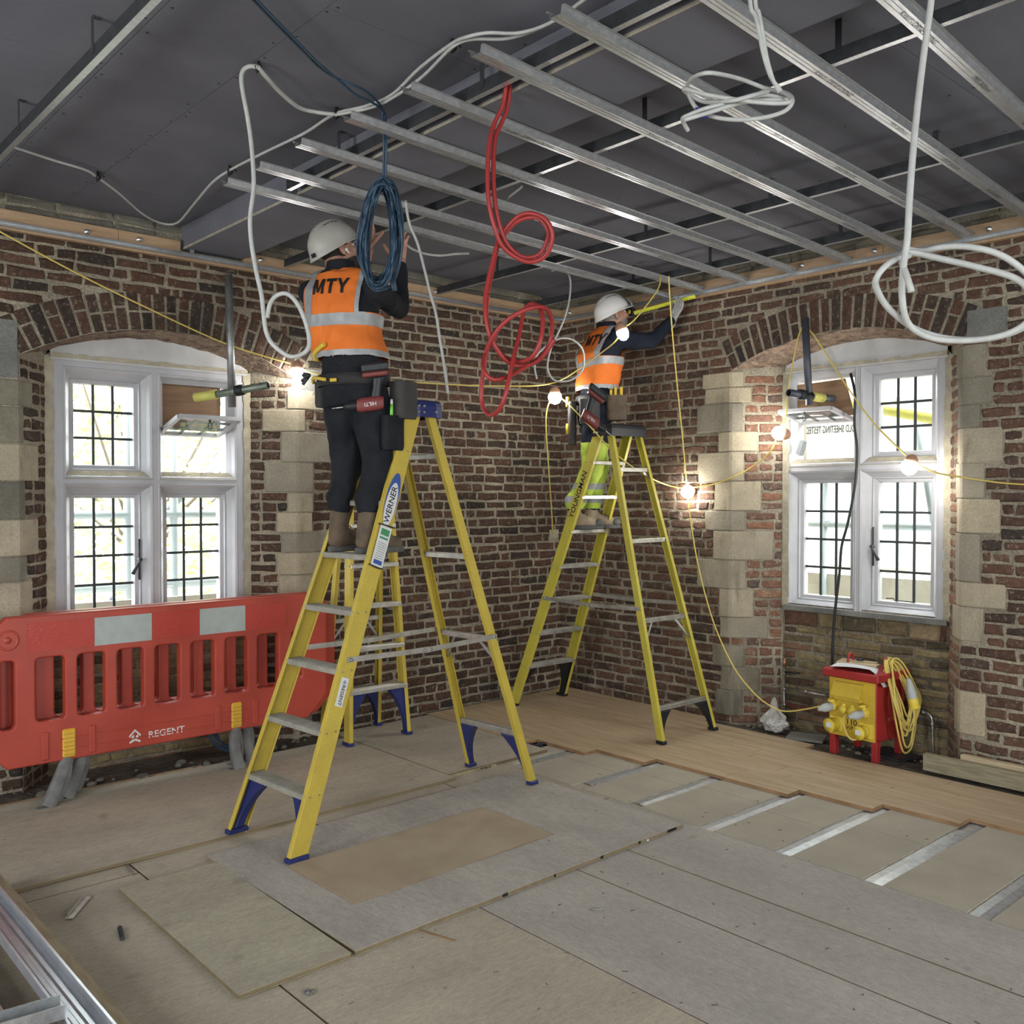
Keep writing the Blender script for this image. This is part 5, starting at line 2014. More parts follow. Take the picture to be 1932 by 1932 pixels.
def socket(y, z, big, plug=False, out=.0):
    mb = MB()
    c = V((x, y, z))
    if big:
        mb.box((x - .012, y - .045, z - .045), (x, y + .045, z + .045))
        mb.lathe([(.04, 0), (.04, .04), (.044, .042), (.044, .058), (.0001, .06)], c + V((-.01, .012, -.004)), V((-1, .18, -.12)), 18)
    else:
        mb.lathe([(.03, 0), (.027, .02), (.026, .032), (.0001, .034)], c, V((-1, 0, 0)), 16)
        mb.lathe([(.012, 0), (.012, .02), (.0001, .02)], c + V((-.002, 0, .03)), V((-1, 0, 0)), 10)
    s = mb.build('socket', M['plug_yellow'], fp)
    if big:
        m2 = MB()
        m2.box((x - .0735, y - .003, z - .02), (x - .072, y + .035, z + .012))
        m2.build('socket_label', M['label_white'], s)
    if plug:
        m2 = MB()
        m2.lathe([(.024, 0), (.027, .03), (.027, .06), (.018, .075), (.012, .1), (.0001, .1)], c + V((-.03, 0, 0)), V((-1, .35, -.12)), 14)
        m2.build('plug', M['plug_grey'], s)


socket(.05, .30, False)
socket(-.012, .30, False)
socket(.125, .31, False, True)
socket(-.09, .30, False, True)
socket(.10, .205, True)
socket(-.105, .195, True)
# hinged socket flaps
for y in (.125, -.09):
    mb = MB()
    mb.lathe([(.024, 0), (.024, .008), (.0001, .01)], (x - .03, y, .348), V((-.2, 0, 1)), 14)
    mb.build('socket_flap', M['plug_yellow'], fp)
lettering('110', .052, (x - .0008, .002, .225), (0, -1, 0), (0, 0, 1), M['print_black'], fp, 'lettering', bold=.008)
lettering('VOLT', .03, (x - .0008, .002, .19), (0, -1, 0), (0, 0, 1), M['print_black'], fp, 'lettering', bold=.008)
lettering('REGENT', .034, (.03, -hw - .0008, .255), (1, 0, 0), (0, 0, 1), mat('faded_print', (.42, .12, .07), .6), tx, 'lettering')
# things on and by the transformer
mb = MB()
mb.box((-.045, -.12, 0), (.03, .14, .022))
mb.box((.01, -.1, .022), (.04, .13, .032))
o = tag(mb.build('timber_offcut', M['timber_pale'], None), 'pale timber offcut lying on top of the site transformer', 'timber')
o.location = (-.0, -2.745, .553)
o.rotation_euler = (0, 0, .12)
mb = MB()
nn = 12
for i in range(nn):
    for k in range(8):
        f = lambda u, w: V((-.245 + .0 + .20 * w + .03 * u, .03 - .34 * u + .05 * w, .556 + .012 * math.sin(u * 3 + w) + .012 * (1 - w) + (.0 if u < .8 else -(u - .8) * .45)))
        mb.add([f(i / nn, k / 8), f((i + 1) / nn, k / 8), f((i + 1) / nn, (k + 1) / 8), f(i / nn, (k + 1) / 8)], [(0, 1, 2, 3)])
pp = mb.build('paper_sheet', mat('paper', (.62, .63, .66), .7), None, smooth_all=True)
pp.location = (.02, -2.69, .0)
tag(pp, 'creased white drawing sheet curling over the lid of the site transformer', 'paper')
mb = MB()
mb.lathe([(.022, 0), (.022, .012), (.02, .014), (.0001, .014)], (0, 0, 0), n=14)
o = tag(mb.build('tape_roll', M['black'], None), 'small black roll of tape on the timber on the transformer', 'tape roll')
o.location = (.015, -2.735, .586)
# yellow cable coil on the handle
ye = empty('yellow_cable_coil', 'yellow extension cable coiled over the right handle of the transformer', 'cable coil', (-.02, -2.95, .3))
for k in range(11):
    mb = MB()
    top = V((random.uniform(-.03, .03), .0 + random.uniform(-.02, .02), .31 + random.uniform(0, .02)))
    lowz = random.uniform(-.25, .05)
    sp = random.uniform(.06, .17)
    cx = random.uniform(-.03, .05)
    y = -.05 + random.uniform(-.03, .0)
    pts = [top, top + V((-sp * .5, -.03, -.06)), V((cx - sp, y - .03, (lowz + .2) / 2)), V((cx - sp * .5, y - .04, lowz + .03)), V((cx, y - .045, lowz)), V((cx + sp * .6, y - .04, lowz + .05)), V((cx + sp, y - .03, (lowz + .25) / 2)), top + V((sp * .5, -.03, -.04))]
    mb.tube(catmull(pts, 5, True), .0062, 7, closed=True)
    mb.build('turn', M['cable_yellow'], ye)
mb = MB()
mb.tube(catmull([V((-.03, .0, .3)), V((-.12, .03, .12)), V((-.17, .06, -.06)), V((-.21, .09, -.15)), V((-.235, .13, -.16)), V((-.25, .16, -.11)), V((-.27, .16, -.04)), V((-.25, .15, -.01))], 6), .0062, 7)
mb.build('lead', M['cable_yellow'], ye)
mb = MB()
mb.lathe([(.0001, -.12), (.012, -.12), (.022, -.08), (.03, -.04), (.03, .0)], (.02, -.14, .1), V((.05, -.2, -1)), 14)
pgd = mb.build('connector_body', M['plug_grey'], ye)
mb = MB()
mb.lathe([(.031, 0), (.031, .05), (.036, .052), (.036, .062), (.0001, .063)], (.02, -.14, .1), V((.05, -.2, -1)), 14)
mb.build('connector_shroud', M['plug_yellow'], ye)

# ================================================================== pipes, bag, timbers
M['steel_pipe'] = mat('steel_pipe', (.38, .38, .37), .35, .85, col2=(.25, .25, .24), scale=20)
M['copper'] = mat('copper', (.42, .22, .13), .4, .8)
pe = empty('pipe', 'bare metal pipe with a valve rising beside the transformer', 'pipe', at(1480, 1396, x=.17))
po = pe.location.copy()
mb = MB()
mb.tube([at(1480, 1400, x=.17) - po, at(1479, 1262, x=.17) - po], .0085, 10)
mb.build('riser', M['steel_pipe'], pe)
mb = MB()
mb.tube([at(1480, 1298, x=.17) - po, at(1520, 1305, x=.17) - po, at(1565, 1314, x=.17) - po], .0085, 10)
mb.build('branch', M['steel_pipe'], pe)
mb = MB()
for p in ((1480, 1270), (1480, 1300), (1520, 1305), (1480, 1330)):
    c = at(*p, x=.17) - po
    mb.sphere(c, .014, 8, 6)
mb.build('fitting', M['steel_pipe'], pe)
mb = MB()
c = at(1480, 1250, x=.17) - po
mb.tube([c + V((0, 0, -.03)), c + V((0, 0, .03))], .012, 8)
mb.build('valve', M['copper'], pe)
mb = MB()
mb.tube([at(1480, 1268, x=.16) - po, at(1492, 1269, x=.15) - po, at(1508, 1270, x=.15) - po], .007, 8)
mb.build('valve_lever', M['black'], pe)
pe = empty('pipe', 'bent metal pipe behind the right side of the transformer', 'pipe', at(1760, 1432, x=.16))
po = pe.location.copy()
mb = MB()
mb.tube(catmull([at(1725, 1343, x=.18) - po, at(1742, 1344, x=.18) - po, at(1755, 1350, x=.17) - po, at(1759, 1362, x=.17) - po, at(1760, 1395, x=.17) - po, at(1761, 1436, x=.17) - po], 4), .0095, 10)
mb.build('riser', M['steel_pipe'], pe)
mb = MB()
for p in ((1742, 1344), (1759, 1366)):
    mb.sphere(at(*p, x=.172) - po, .0145, 8, 6)
mb.build('fitting', M['steel_pipe'], pe)

mb = MB()
for i in range(2):
    pass
bagc = at(1461, 1372, x=.02)
bm = bmesh.new()
bmesh.ops.create_icosphere(bm, subdivisions=4, radius=1)
for v in bm.verts:
    p = v.co.copy()
    k = .75 + .35 * noise.noise(p * 1.6 + V((3, 1, 7))) + .22 * abs(noise.noise(p * 4.0)) + .08 * noise.noise(p * 11)
    q = V((p.x * .10, p.y * .125, p.z * .075)) * k
    if p.z > .72:
        q.z += (p.z - .72) * .38
        q.x *= .45
        q.y *= .45
        q.y += .01
    v.co = q
me = bpy.data.meshes.new('plastic_bag')
bm.to_mesh(me)
bm.free()
bagm = mat('bag', (.55, .54, .50), .35, col2=(.42, .41, .38), scale=14, bmp=.8, bscale=26, bdist=.02)
bag = mesh_obj('plastic_bag', me, bagm)
bag.location = V((.03, bagc.y, .075))
tag(bag, 'crumpled white plastic bag lying at the foot of the metal pipe', 'bag')
mb = MB()
a, b = at(1440, 1383, x=.05), at(1490, 1392, x=.10)
a.z = b.z = .022
hollow_tube(mb, a, b, .02, .003)
tag(mb.build('pipe_offcut', M['steel_pipe'], None), 'short pipe offcut lying under the white plastic bag', 'pipe')
mb = MB()
mb.obox(V((.02, -2.35, .012)), V((.8, .3, 0)).normalized(), V((-.3, .8, 0)).normalized(), V((0, 0, 1)), .09, .12, .008)
tag(mb.build('slate_offcut', M['patch'], None), 'grey slate offcut lying in the dust left of the transformer', 'slate')
mb = MB()
mb.obox(V((.06, -2.93, .010)), V((.9, -.2, 0)).normalized(), V((.2, .9, 0)).normalized(), V((0, 0, 1)), .10, .13, .007)
tag(mb.build('slate_offcut', M['galv_dark'], None), 'dark board scrap lying on the floor under the transformer', 'board')

# timbers lying along the red wall
mb = MB()
mb.box((-.172, -6.2, .0195), (-.125, -3.235, .118))
tag(mb.build('timber_length', M['timber_grey'], None, bevel=.002), 'weathered timber length on edge along the foot of the red wall', 'timber')
mb = MB()
mb.box((-.118, -6.0, .0195), (-.072, -3.43, .142))
tag(mb.build('timber_length', M['timber_pale'], None, bevel=.002), 'fresh pale timber length behind the weathered one at the red wall', 'timber')

# ================================================================== metal studs on timber in the near left corner
M['galv_bright'] = mat('galv_bright', (.62, .65, .70), .3, .7, col2=(.52, .55, .60), scale=14, stretch=(6, 1, 1))
st = empty('timber_bearer', 'pale timber bearer lying along the stack of metal studs', 'timber', (-4.742, -2.2, 0))
mb = MB()
mb.box((-.022, -2.4, .018), (.022, .75, .098))
mb.build('length', M['timber_pale'], st, bevel=.002)
sd = empty('metal_stud', 'ribbed metal stud lying along the lower left edge of the floor', 'metal stud', (-4.83, -2.2, .10))
sd.rotation_euler = (0, 0, 0)
t = .0015
mb = MB()
prf = [(-.052, .034), (-.052, 0), (-.03, 0), (-.024, .006), (-.012, .006), (-.006, 0), (.006, 0), (.012, .006), (.024, .006), (.03, 0), (.052, 0), (.052, .034), (.046, .034), (.046, .030), (.0505, .030), (.0505, t), (.031, t), (.0245, .0075), (.0115, .0075), (.0055, t), (-.0055, t), (-.0115, .0075), (-.0245, .0075), (-.031, t), (-.0505, t), (-.0505, .030), (-.046, .030), (-.046, .034)]
mb.rings([[V((x_, -2.4, z)) for x_, z in prf], [V((x_, .72, z)) for x_, z in prf]])
mb.build('section', M['galv_bright'], sd)
for x_ in (-.049, .049):
    mb = MB()
    mb.box((x_ - .004, -2.4, .0345), (x_ + .004, .72, .0375))
    mb.build('lip', M['galv_bright'], sd)
mb = MB()
mb.box((-5.75, -4.6, .018), (-4.97, -1.9, .075))
tag(mb.build('board_stack', mat('pink_ply', (.40, .30, .23), .7, col2=(.34, .25, .19), scale=4, stretch=(1, .3, 1)), None, bevel=.002), 'pinkish board lying beside the metal stud at the lower left', 'board')
mb = MB()
a_, b_ = V((-5.35, -2.80, .14)), V((-4.875, -2.86, .142))
mb.bar(a_, b_, .07, .003)
mb.bar(a_ + V((0, .035, .02)), b_ + V((0, .035, .02)), .003, .04)
mb.bar(a_ + V((0, -.035, .02)), b_ + V((0, -.035, .02)), .003, .04)
tag(mb.build('metal_stud', M['galv'], None), 'dull metal stud end lying across the pinkish board in the lower left corner', 'metal stud')
# ================================================================== people
M['skin'] = mat('skin', (.42, .235, .165), .55, col2=(.36, .19, .13), scale=20, bmp=.1, bscale=120, bdist=.001)
M['hair_dark'] = mat('hair_dark', (.03, .022, .018), .8, bmp=.6, bscale=160)
M['hair_grey'] = mat('hair_grey', (.22, .20, .18), .85, bmp=.6, bscale=160)
M['cloth_black'] = mat('cloth_black', (.014, .015, .018), .9, col2=(.02, .021, .025), scale=8, bmp=.35, bscale=26, bdist=.012, spec=.15)
M['cloth_navy'] = mat('cloth_navy', (.010, .013, .022), .9, col2=(.016, .02, .03), scale=8, bmp=.35, bscale=26, bdist=.012, spec=.15)
M['denim_dark'] = mat('denim_dark', (.011, .012, .015), .85, col2=(.019, .021, .025), scale=9, bmp=.4, bscale=24, bdist=.012, spec=.15)
M['hi_orange'] = mat('hi_orange', (.72, .18, .03), .75, col2=(.64, .155, .028), scale=6, bmp=.3, bscale=20, bdist=.012, spec=.2)
M['hi_yellow'] = mat('hi_yellow', (.46, .60, .09), .75, col2=(.40, .52, .08), scale=6, bmp=.35, bscale=24, bdist=.012, spec=.2)
M['reflective'] = mat('reflective', (.34, .35, .35), .5, .15, col2=(.27, .28, .28), scale=12)
M['helmet_white'] = mat('helmet_white', (.42, .41, .365), .4, col2=(.34, .33, .29), scale=9)
M['helmet_clean'] = mat('helmet_clean', (.70, .69, .66), .3, col2=(.66, .65, .62), scale=9)
M['leather'] = mat('leather', (.13, .092, .058), .8, col2=(.085, .062, .042), scale=16, bmp=.3, bscale=60)
M['leather_tan'] = mat('leather_tan', (.36, .28, .19), .8, col2=(.28, .215, .14), scale=16, bmp=.3, bscale=60)
M['sole'] = mat('sole', (.06, .06, .058), .8, col2=(.12, .115, .105), scale=12)
M['belt'] = mat('belt', (.022, .021, .022), .75, bmp=.3, bscale=60)
M['pouch'] = mat('pouch', (.045, .042, .04), .8, bmp=.4, bscale=50)
M['glove'] = mat('glove', (.36, .35, .34), .85, col2=(.27, .265, .26), scale=26, bmp=.4, bscale=120)
M['tool_red'] = mat('tool_red', (.17, .035, .032), .5)
M['tool_yellow'] = mat('tool_yellow', (.62, .44, .05), .5)
M['pen_green'] = mat('pen_green', (.22, .62, .10), .5)
M['white_plastic'] = mat('white_plastic', (.75, .75, .74), .3)


def voxel(mb, size, smooth=4, fac=.5):
    o = mb.build('blob', M['skin'])
    r = o.modifiers.new('r', 'REMESH')
    r.mode = 'VOXEL'
    r.voxel_size = size
    if smooth:
        s = o.modifiers.new('s', 'SMOOTH')
        s.factor = fac
        s.iterations = smooth
    me = eval_mesh(o)
    bpy.data.objects.remove(o, do_unlink=True)
    for p in me.polygons:
        p.use_smooth = True
    return me


def cap(mb, a, ra, b, rb, n=14):
    """tapered limb segment with round ends"""
    a, b = V(a), V(b)
    mb.tube([a + (b - a) * (k / 6) for k in range(7)], [ra + (rb - ra) * (k / 6) for k in range(7)], n)
    mb.sphere(a, ra, n, 8)
    mb.sphere(b, rb, n, 8)


def folds(me, amp, sc, seed=0, zs=1.0):
    nrm = [v.normal.copy() for v in me.vertices]
    out = []
    for v, n_ in zip(me.vertices, nrm):
        p = V((v.co.x * sc, v.co.y * sc, v.co.z * sc * zs + seed))
        k = noise.noise(p) + .5 * noise.noise(p * 2.1)
        out += list(v.co + n_ * (k * amp))
    me.vertices.foreach_set('co', out)
    me.update()


def cut(me, planes):
    """score the garment along planes so that bands and edges come out clean"""
    bm = bmesh.new()
    bm.from_mesh(me)
    for co, no in planes:
        bmesh.ops.bisect_plane(bm, geom=bm.verts[:] + bm.edges[:] + bm.faces[:], dist=1e-5, plane_co=co, plane_no=no)
    bm.normal_update()
    bm.to_mesh(me)
    bm.free()
    for p in me.polygons:
        p.use_smooth = True
    me.update()


def shell(src, pred, off, name, m, parent, thick=0.0):
    """the faces of a garment that satisfy pred(centre, normal), lifted off it"""
    keep = [p for p in src.polygons if pred(p.center, p.normal)]
    idx = {}
    vs, fs = [], []
    for p in keep:
        f = []
        for i in p.vertices:
            if i not in idx:
                idx[i] = len(vs)
                v = src.vertices[i]
                vs.append(v.co + v.normal * off)
            f.append(idx[i])
        fs.append(f)
    me = bpy.data.meshes.new(name)
    me.from_pydata([tuple(v) for v in vs], [], fs)
    for p in me.polygons:
        p.use_smooth = True
    me.materials.append(m)
    return link(bpy.data.objects.new(name, me), parent)


def put(me, name, m, parent, o):
    me.transform(Matrix.Translation(-V(o)))
    me.materials.clear()
    me.materials.append(m)
    return link(bpy.data.objects.new(name, me), parent)


def hand(mb, wrist, d, palm_n, spread, curl, sc=1.0, thumb_side=1, r=.0085):
    """palm, four fingers and a thumb: d = direction of the hand, palm_n = palm normal; curl in radians per joint"""
    d, pn = V(d).normalized(), V(palm_n).normalized()
    s = d.cross(pn).normalized() * thumb_side
    pn = s.cross(d) * thumb_side if False else pn
    W = V(wrist)
    kn = W + d * .088 * sc
    for k in range(4):
        q = (k - 1.5) * .019 * sc
        cap(mb, W + s * q * .55, .013 * sc, kn + s * q, .0115 * sc, 8)
    lens = [(.040, .024, .019), (.044, .028, .020), (.040, .026, .019), (.032, .019, .016)]
    for k in range(4):
        q = (1.5 - k) * .0195 * sc
        p = kn + s * q
        dd_ = (d + s * (1.5 - k) * spread).normalized()
        for j, L in enumerate(lens[k]):
            c = curl[k] if isinstance(curl, (list, tuple)) else curl
            rot = Matrix.Rotation(c * (1 if j else .7), 3, s * (1 if (s.cross(d)).dot(pn) < 0 else -1))
            dd_ = rot @ dd_
            e = p + dd_ * L * sc
            cap(mb, p, r * sc * (1.08 - .08 * j), e, r * sc * (1.0 - .09 * j), 8)
            p = e
    p = W + d * .022 * sc + s * .026 * sc
    dd_ = (d * .62 + s * .7 + pn * .35).normalized()
    for L in (.042, .030, .026):
        e = p + dd_ * L * sc
        cap(mb, p, .0115 * sc, e, .0098 * sc, 8)
        p = e
        dd_ = (dd_ * .8 + d * .35 + pn * .12).normalized()


def helmet(parent, o, c, fwd, up, m, dark_tag=True):
    fwd = V(fwd).normalized()
    up = (V(up) - fwd * V(up).dot(fwd)).normalized()
    lf = up.cross(fwd)
    O = V(c) - V(o)
    mb = MB()
    n, rows = 40, 12

    def pt(t, ph, k=1.0):
        # t: 0 crown .. 1 rim
        a = t * PI / 2 * .97
        x = math.cos(ph)
        hx = .136 if x > 0 else .142
        r = math.sin(a)
        zz = math.cos(a) * .128
        return O + fwd * (hx * r * math.cos(ph) * k) + lf * (.112 * r * math.sin(ph) * k) + up * (zz * k)
    rr = [[pt(i / rows, 2 * PI * j / n) for j in range(n)] for i in range(1, rows + 1)]

    def rim(j, e, z):
        ph = 2 * PI * j / n
        cx = math.cos(ph)
        ext = e * (.010 + .052 * max(0, cx) ** 3.0)
        drop = z * (-.018 - .028 * max(0, -cx) + .012 * max(0, cx))
        b = pt(1, ph)
        rad = (b - O)
        rad = rad - up * rad.dot(up)
        return b + rad.normalized() * ext + up * drop
    rr.append([rim(j, .35, .55) for j in range(n)])
    rr.append([rim(j, 1, 1) for j in range(n)])
    rr.append([rim(j, .95, 1.12) for j in range(n)])
    rr.append([rim(j, .3, 1.0) - (pt(1, 2 * PI * j / n) - O).normalized() * .006 for j in range(n)])
    mb.rings(rr, True)
    top = O + up * .128
    mb.add([top] + rr[0], [(0, j + 1, (j + 1) % n + 1) for j in range(n)], True)
    h = mb.build('helmet', m, parent)
    # raised centre panel with vents
    mb = MB()
    grid = []
    for i in range(11):
        a = -1.0 + 2.0 * i / 10
        row = []
        for k in range(7):
            b = (-.42 + .84 * k / 6) * (1 - .25 * abs(a))
            e = min(1 - abs(a) ** 4, 1 - abs(-1 + k / 3) ** 4)
            d_ = V((math.sin(a) * math.cos(b), math.sin(b), math.cos(a) * math.cos(b)))
            R_ = 1.0 + .045 * max(0, e)
            row.append(O + fwd * (.139 * d_.x * R_) + lf * (.112 * d_.y * R_) + up * (.128 * d_.z * R_))
        grid.append(row)
    for i in range(10):
        for k in range(6):
            mb.add([grid[i][k], grid[i + 1][k], grid[i + 1][k + 1], grid[i][k + 1]], [(0, 1, 2, 3)], True)
    mb.build('crown_ridge', m, h)
    for sg in (-1, 1):
        mb = MB()
        for k in range(4):
            a = -.28 + .17 * k
            b = .50 * sg
            d_ = V((math.sin(a) * math.cos(b), math.sin(b), math.cos(a) * math.cos(b)))
            p = O + fwd * (.137 * d_.x) + lf * (.112 * d_.y) + up * (.128 * d_.z)
            nn_ = (fwd * d_.x + lf * d_.y + up * d_.z).normalized()
            mb.obox(p, fwd, nn_.cross(fwd).normalized(), nn_, .008, .0022, .0018)
        mb.build('vent_slot', M['black'], h)
    if dark_tag:
        mb = MB()
        p = O - fwd * .146 - up * .018 - lf * .03
        mb.obox(p, (fwd * .2 - lf).normalized(), up, fwd, .014, .01, .003)
        mb.build('size_tag', M['print_black'], h)
    return h


def head(mb, c, fwd, up, sc=1.0):
    fwd = V(fwd).normalized()
    up = (V(up) - fwd * V(up).dot(fwd)).normalized()
    lf = up.cross(fwd)
    P = lambda x, y, z: V(c) + (fwd * x + lf * y + up * z) * sc
    def ell(x, y, z, a, b, d_, nu=18, nv=12):
        vs, fs = [], []
        for i in range(nv + 1):
            t = PI * i / nv
            for k in range(nu):
                u = 2 * PI * k / nu
                vs.append(P(x + a * math.sin(t) * math.cos(u), y + b * math.sin(t) * math.sin(u), z + d_ * math.cos(t)))
        for i in range(nv):
            for k in range(nu):
                k2 = (k + 1) % nu
                fs.append((i * nu + k, (i + 1) * nu + k, (i + 1) * nu + k2, i * nu + k2))
        mb.add(vs, fs, True)
    ell(-.012, 0, .035, .096, .076, .088)          # skull
    ell(.024, 0, -.03, .066, .062, .080)           # face
    ell(.045, 0, -.082, .036, .036, .030)          # chin
    ell(.030, .034, -.062, .034, .026, .030)       # jaw
    ell(.030, -.034, -.062, .034, .026, .030)
    ell(.078, 0, .022, .016, .050, .012)           # brow
    for s in (-1, 1):
        ell(.070, s * .036, -.020, .020, .020, .022)   # cheek
        ell(-.008, s * .076, -.008, .020, .009, .032)  # ear
        ell(-.018, s * .083, .0, .013, .006, .024)
    cap(mb, P(.088, 0, .008), .009 * sc, P(.108, 0, -.028), .0125 * sc, 10)   # nose
    ell(.096, .011, -.032, .010, .008, .008)
    ell(.096, -.011, -.032, .010, .008, .008)
    cap(mb, P(.082, -.02, -.056), .007 * sc, P(.082, .02, -.056), .007 * sc, 8)  # lips
    cap(mb, P(.080, -.016, -.067), .008 * sc, P(.080, .016, -.067), .008 * sc, 8)
    return P


# block letters M, T, Y as four-sided strokes
GLYPHS = ([[(0, 0), (.22, 0), (.22, 1), (0, 1)], [(.78, 0), (1, 0), (1, 1), (.78, 1)], [(.40, .08), (.56, .08), (.30, 1), (.08, 1)], [(.44, .08), (.60, .08), (.92, 1), (.70, 1)]],
          [[(.36, 0), (.61, 0), (.61, .9), (.36, .9)], [(.04, .79), (.93, .79), (.93, 1), (.04, 1)]],
          [[(.38, 0), (.62, 0), (.62, .46), (.38, .46)], [(.38, .40), (.60, .46), (.26, 1), (0, 1)], [(.40, .46), (.62, .40), (1, 1), (.74, 1)]])


def person(name, label, D):
    o = V(D['origin'])
    e = empty(name, label, 'person', o, group='workers on ladders')
    h = V((math.cos(D['head_t']), math.sin(D['head_t']), 0))      # torso heading
    l = V((-h.y, h.x, 0))
    Z = V((0, 0, 1))
    J = {k: V(v) for k, v in D['J'].items()}
    # ---- continuous body
    mb = MB()
    hp = head(mb, J['head'], D['look'], D['look_up'])
    cap(mb, J['neck'] - Z * .03, .058, J['head'] - V(D['look']).normalized() * .015 - Z * .05, .055)
    torso = [(J['pelvis'] - Z * .07, .10, .155), (J['pelvis'], .108, .165), (J['waist'], .095, .145), (J['chest'] - Z * .05, .108, .160), (J['chest'] + Z * .06, .112, .170), (J['shoulder'] - Z * .05, .095, .165), (J['shoulder'] + Z * .03, .06, .11), (J['neck'], .05, .058)]
    tw = D.get('pelvis_t', D['head_t'])
    hp_ = V((math.cos(tw), math.sin(tw), 0))
    lp_ = V((-hp_.y, hp_.x, 0))
    frames = []
    for i, (c, a, b) in enumerate(torso):
        t = min(1, max(0, (i - 1) / 3))
        hh = (hp_ * (1 - t) + h * t).normalized()
        frames.append((c, hh, V((-hh.y, hh.x, 0)), a, b))
    loft(mb, frames)
    for s in 'LR':
        cap(mb, J['sh' + s], .052, J['el' + s], .041)
        cap(mb, J['el' + s], .040, J['wr' + s], .028)
        cap(mb, J['hip' + s], .083, J['kn' + s], .058)
        cap(mb, J['kn' + s], .056, J['an' + s], .036)
        cap(mb, J['an' + s], .036, J['an' + s] - Z * .05 + V(D['toe' + s]) * .06, .024)
    body = voxel(mb, .008, 3)
    hm = MB()
    if not D.get('gloves'):
        for s in 'LR':
            hand(hm, J['wr' + s], *D['hand' + s])
            cap(hm, J['wr' + s] - V(D['hand' + s][0]).normalized() * .05, .026, J['wr' + s], .024)
        hme = voxel(hm, .0034, 2)
        b1 = bmesh.new()
        b1.from_mesh(body)
        b1.from_mesh(hme)
        b1.to_mesh(body)
        b1.free()
        for p in body.polygons:
            p.use_smooth = True
    put(body, 'body', M['skin'], e, o)
    # hair and beard as thin shells of the head
    hd = MB()
    head(hd, J['head'], D['look'], D['look_up'])
    hme = voxel(hd, .006, 3)
    fw = V(D['look']).normalized()
    up = (V(D['look_up']) - fw * V(D['look_up']).dot(fw)).normalized()
    lf = up.cross(fw)
    rel = lambda c: ((c - J['head']).dot(fw), (c - J['head']).dot(lf), (c - J['head']).dot(up))
    hme.transform(Matrix.Identity(4))
    hair = shell(hme, lambda c, n: (rel(c)[0] < -.01 and rel(c)[2] > -.055 and abs(rel(c)[1]) < .08) or (rel(c)[2] > .045) or (rel(c)[0] < .03 and rel(c)[2] > .012 and abs(rel(c)[1]) < .075), .004, 'hair', D['hair'], e)
    hair.data.transform(Matrix.Translation(-o))
    beard = shell(hme, lambda c, n: rel(c)[2] < -.052 and rel(c)[0] > .0, .0025, 'beard', D['hair'], e)
    beard.data.transform(Matrix.Translation(-o))
    brow = shell(hme, lambda c, n: .018 < rel(c)[2] < .03 and rel(c)[0] > .068 and abs(rel(c)[1]) > .012, .003, 'eyebrows', D['hair'], e)
    brow.data.transform(Matrix.Translation(-o))
    for s in (-1, 1):
        m1 = MB()
        m1.sphere(hp(.074, s * .03, .002) - o, .0125, 12, 8)
        ey = m1.build('eye', M['white_plastic'], e)
        m1 = MB()
        m1.sphere(hp(.0835, s * .03, .002) - o, .0055, 10, 6)
        m1.build('iris', M['black'], ey)
    # ---- clothing
    mb = MB()
    fr2 = [(c, f, s_, a + .014, b + .014) for c, f, s_, a, b in frames[1:-1]] + [(frames[-1][0] + Z * .01, frames[-1][1], frames[-1][2], .066, .074), (frames[-1][0] + Z * .055, frames[-1][1], frames[-1][2], .066, .070)]
    loft(mb, fr2)
    for s in 'LR':
        cap(mb, J['sh' + s], .070, J['el' + s], .056)
        dw = (J['wr' + s] - J['el' + s]).normalized()
        cap(mb, J['el' + s], .056, J['wr' + s] - dw * .03, .040)
    top = voxel(mb, .0095, 5)
    folds(top, .006, 14, 2.0)
    put(top, 'sweatshirt', D['top'], e, o)
    mb = MB()
    fr3 = [(c, f, s_, a + .022, b + .022) for c, f, s_, a, b in frames[:2]] + [(frames[2][0] - Z * .02, frames[2][1], frames[2][2], .112, .160)]
    loft(mb, fr3)
    for s in 'LR':
        cap(mb, J['hip' + s] + Z * .02, .105, J['kn' + s], .083)
        dk = (J['an' + s] - J['kn' + s]).normalized()
        cap(mb, J['kn' + s], .083, J['an' + s] + Z * D.get('cuff', .13), .060)
        cap(mb, J['an' + s] + Z * (D.get('cuff', .13) + .045), .068, J['an' + s] + Z * (D.get('cuff', .13) + .02), .066)
    tr_ = voxel(mb, .010, 4)
    folds(tr_, .011, 11, 5.0, .8)
    D['trouser_me'] = tr_.copy()
    put(tr_, 'trousers', D['trousers'], e, o)
    # vest
    mb = MB()
    hem = D['hem']
    def at_z(z):
        for i in range(len(frames) - 1):
            if frames[i][0].z <= z <= frames[i + 1][0].z:
                t = (z - frames[i][0].z) / (frames[i + 1][0].z - frames[i][0].z)
                A, B = frames[i], frames[i + 1]
                return (A[0].lerp(B[0], t), A[1].lerp(B[1], t).normalized(), A[2].lerp(B[2], t).normalized(), A[3] + (B[3] - A[3]) * t, A[4] + (B[4] - A[4]) * t)
        return frames[-1]
    zs = [hem, hem + .05] + [f[0].z for f in frames if f[0].z > hem + .08 and f[0].z < J['shoulder'].z + .02] + [J['shoulder'].z + .04]
    secs = []
    for z in zs:
        c, f, s_, a, b = at_z(z)
        secs.append((c, f, s_, a + .034 + (.016 if z < hem + .06 else 0), b + (.036 if z < J['shoulder'].z - .02 else .036) + (.012 if z < hem + .06 else 0)))
    loft(mb, secs, pw=2.5)
    for s in 'LR':
        cap(mb, J['sh' + s] + (J['shoulder'] - J['sh' + s]) * .45 + Z * .012, .078, J['shoulder'] + Z * .02, .07)
    vest = voxel(mb, .0085, 4)
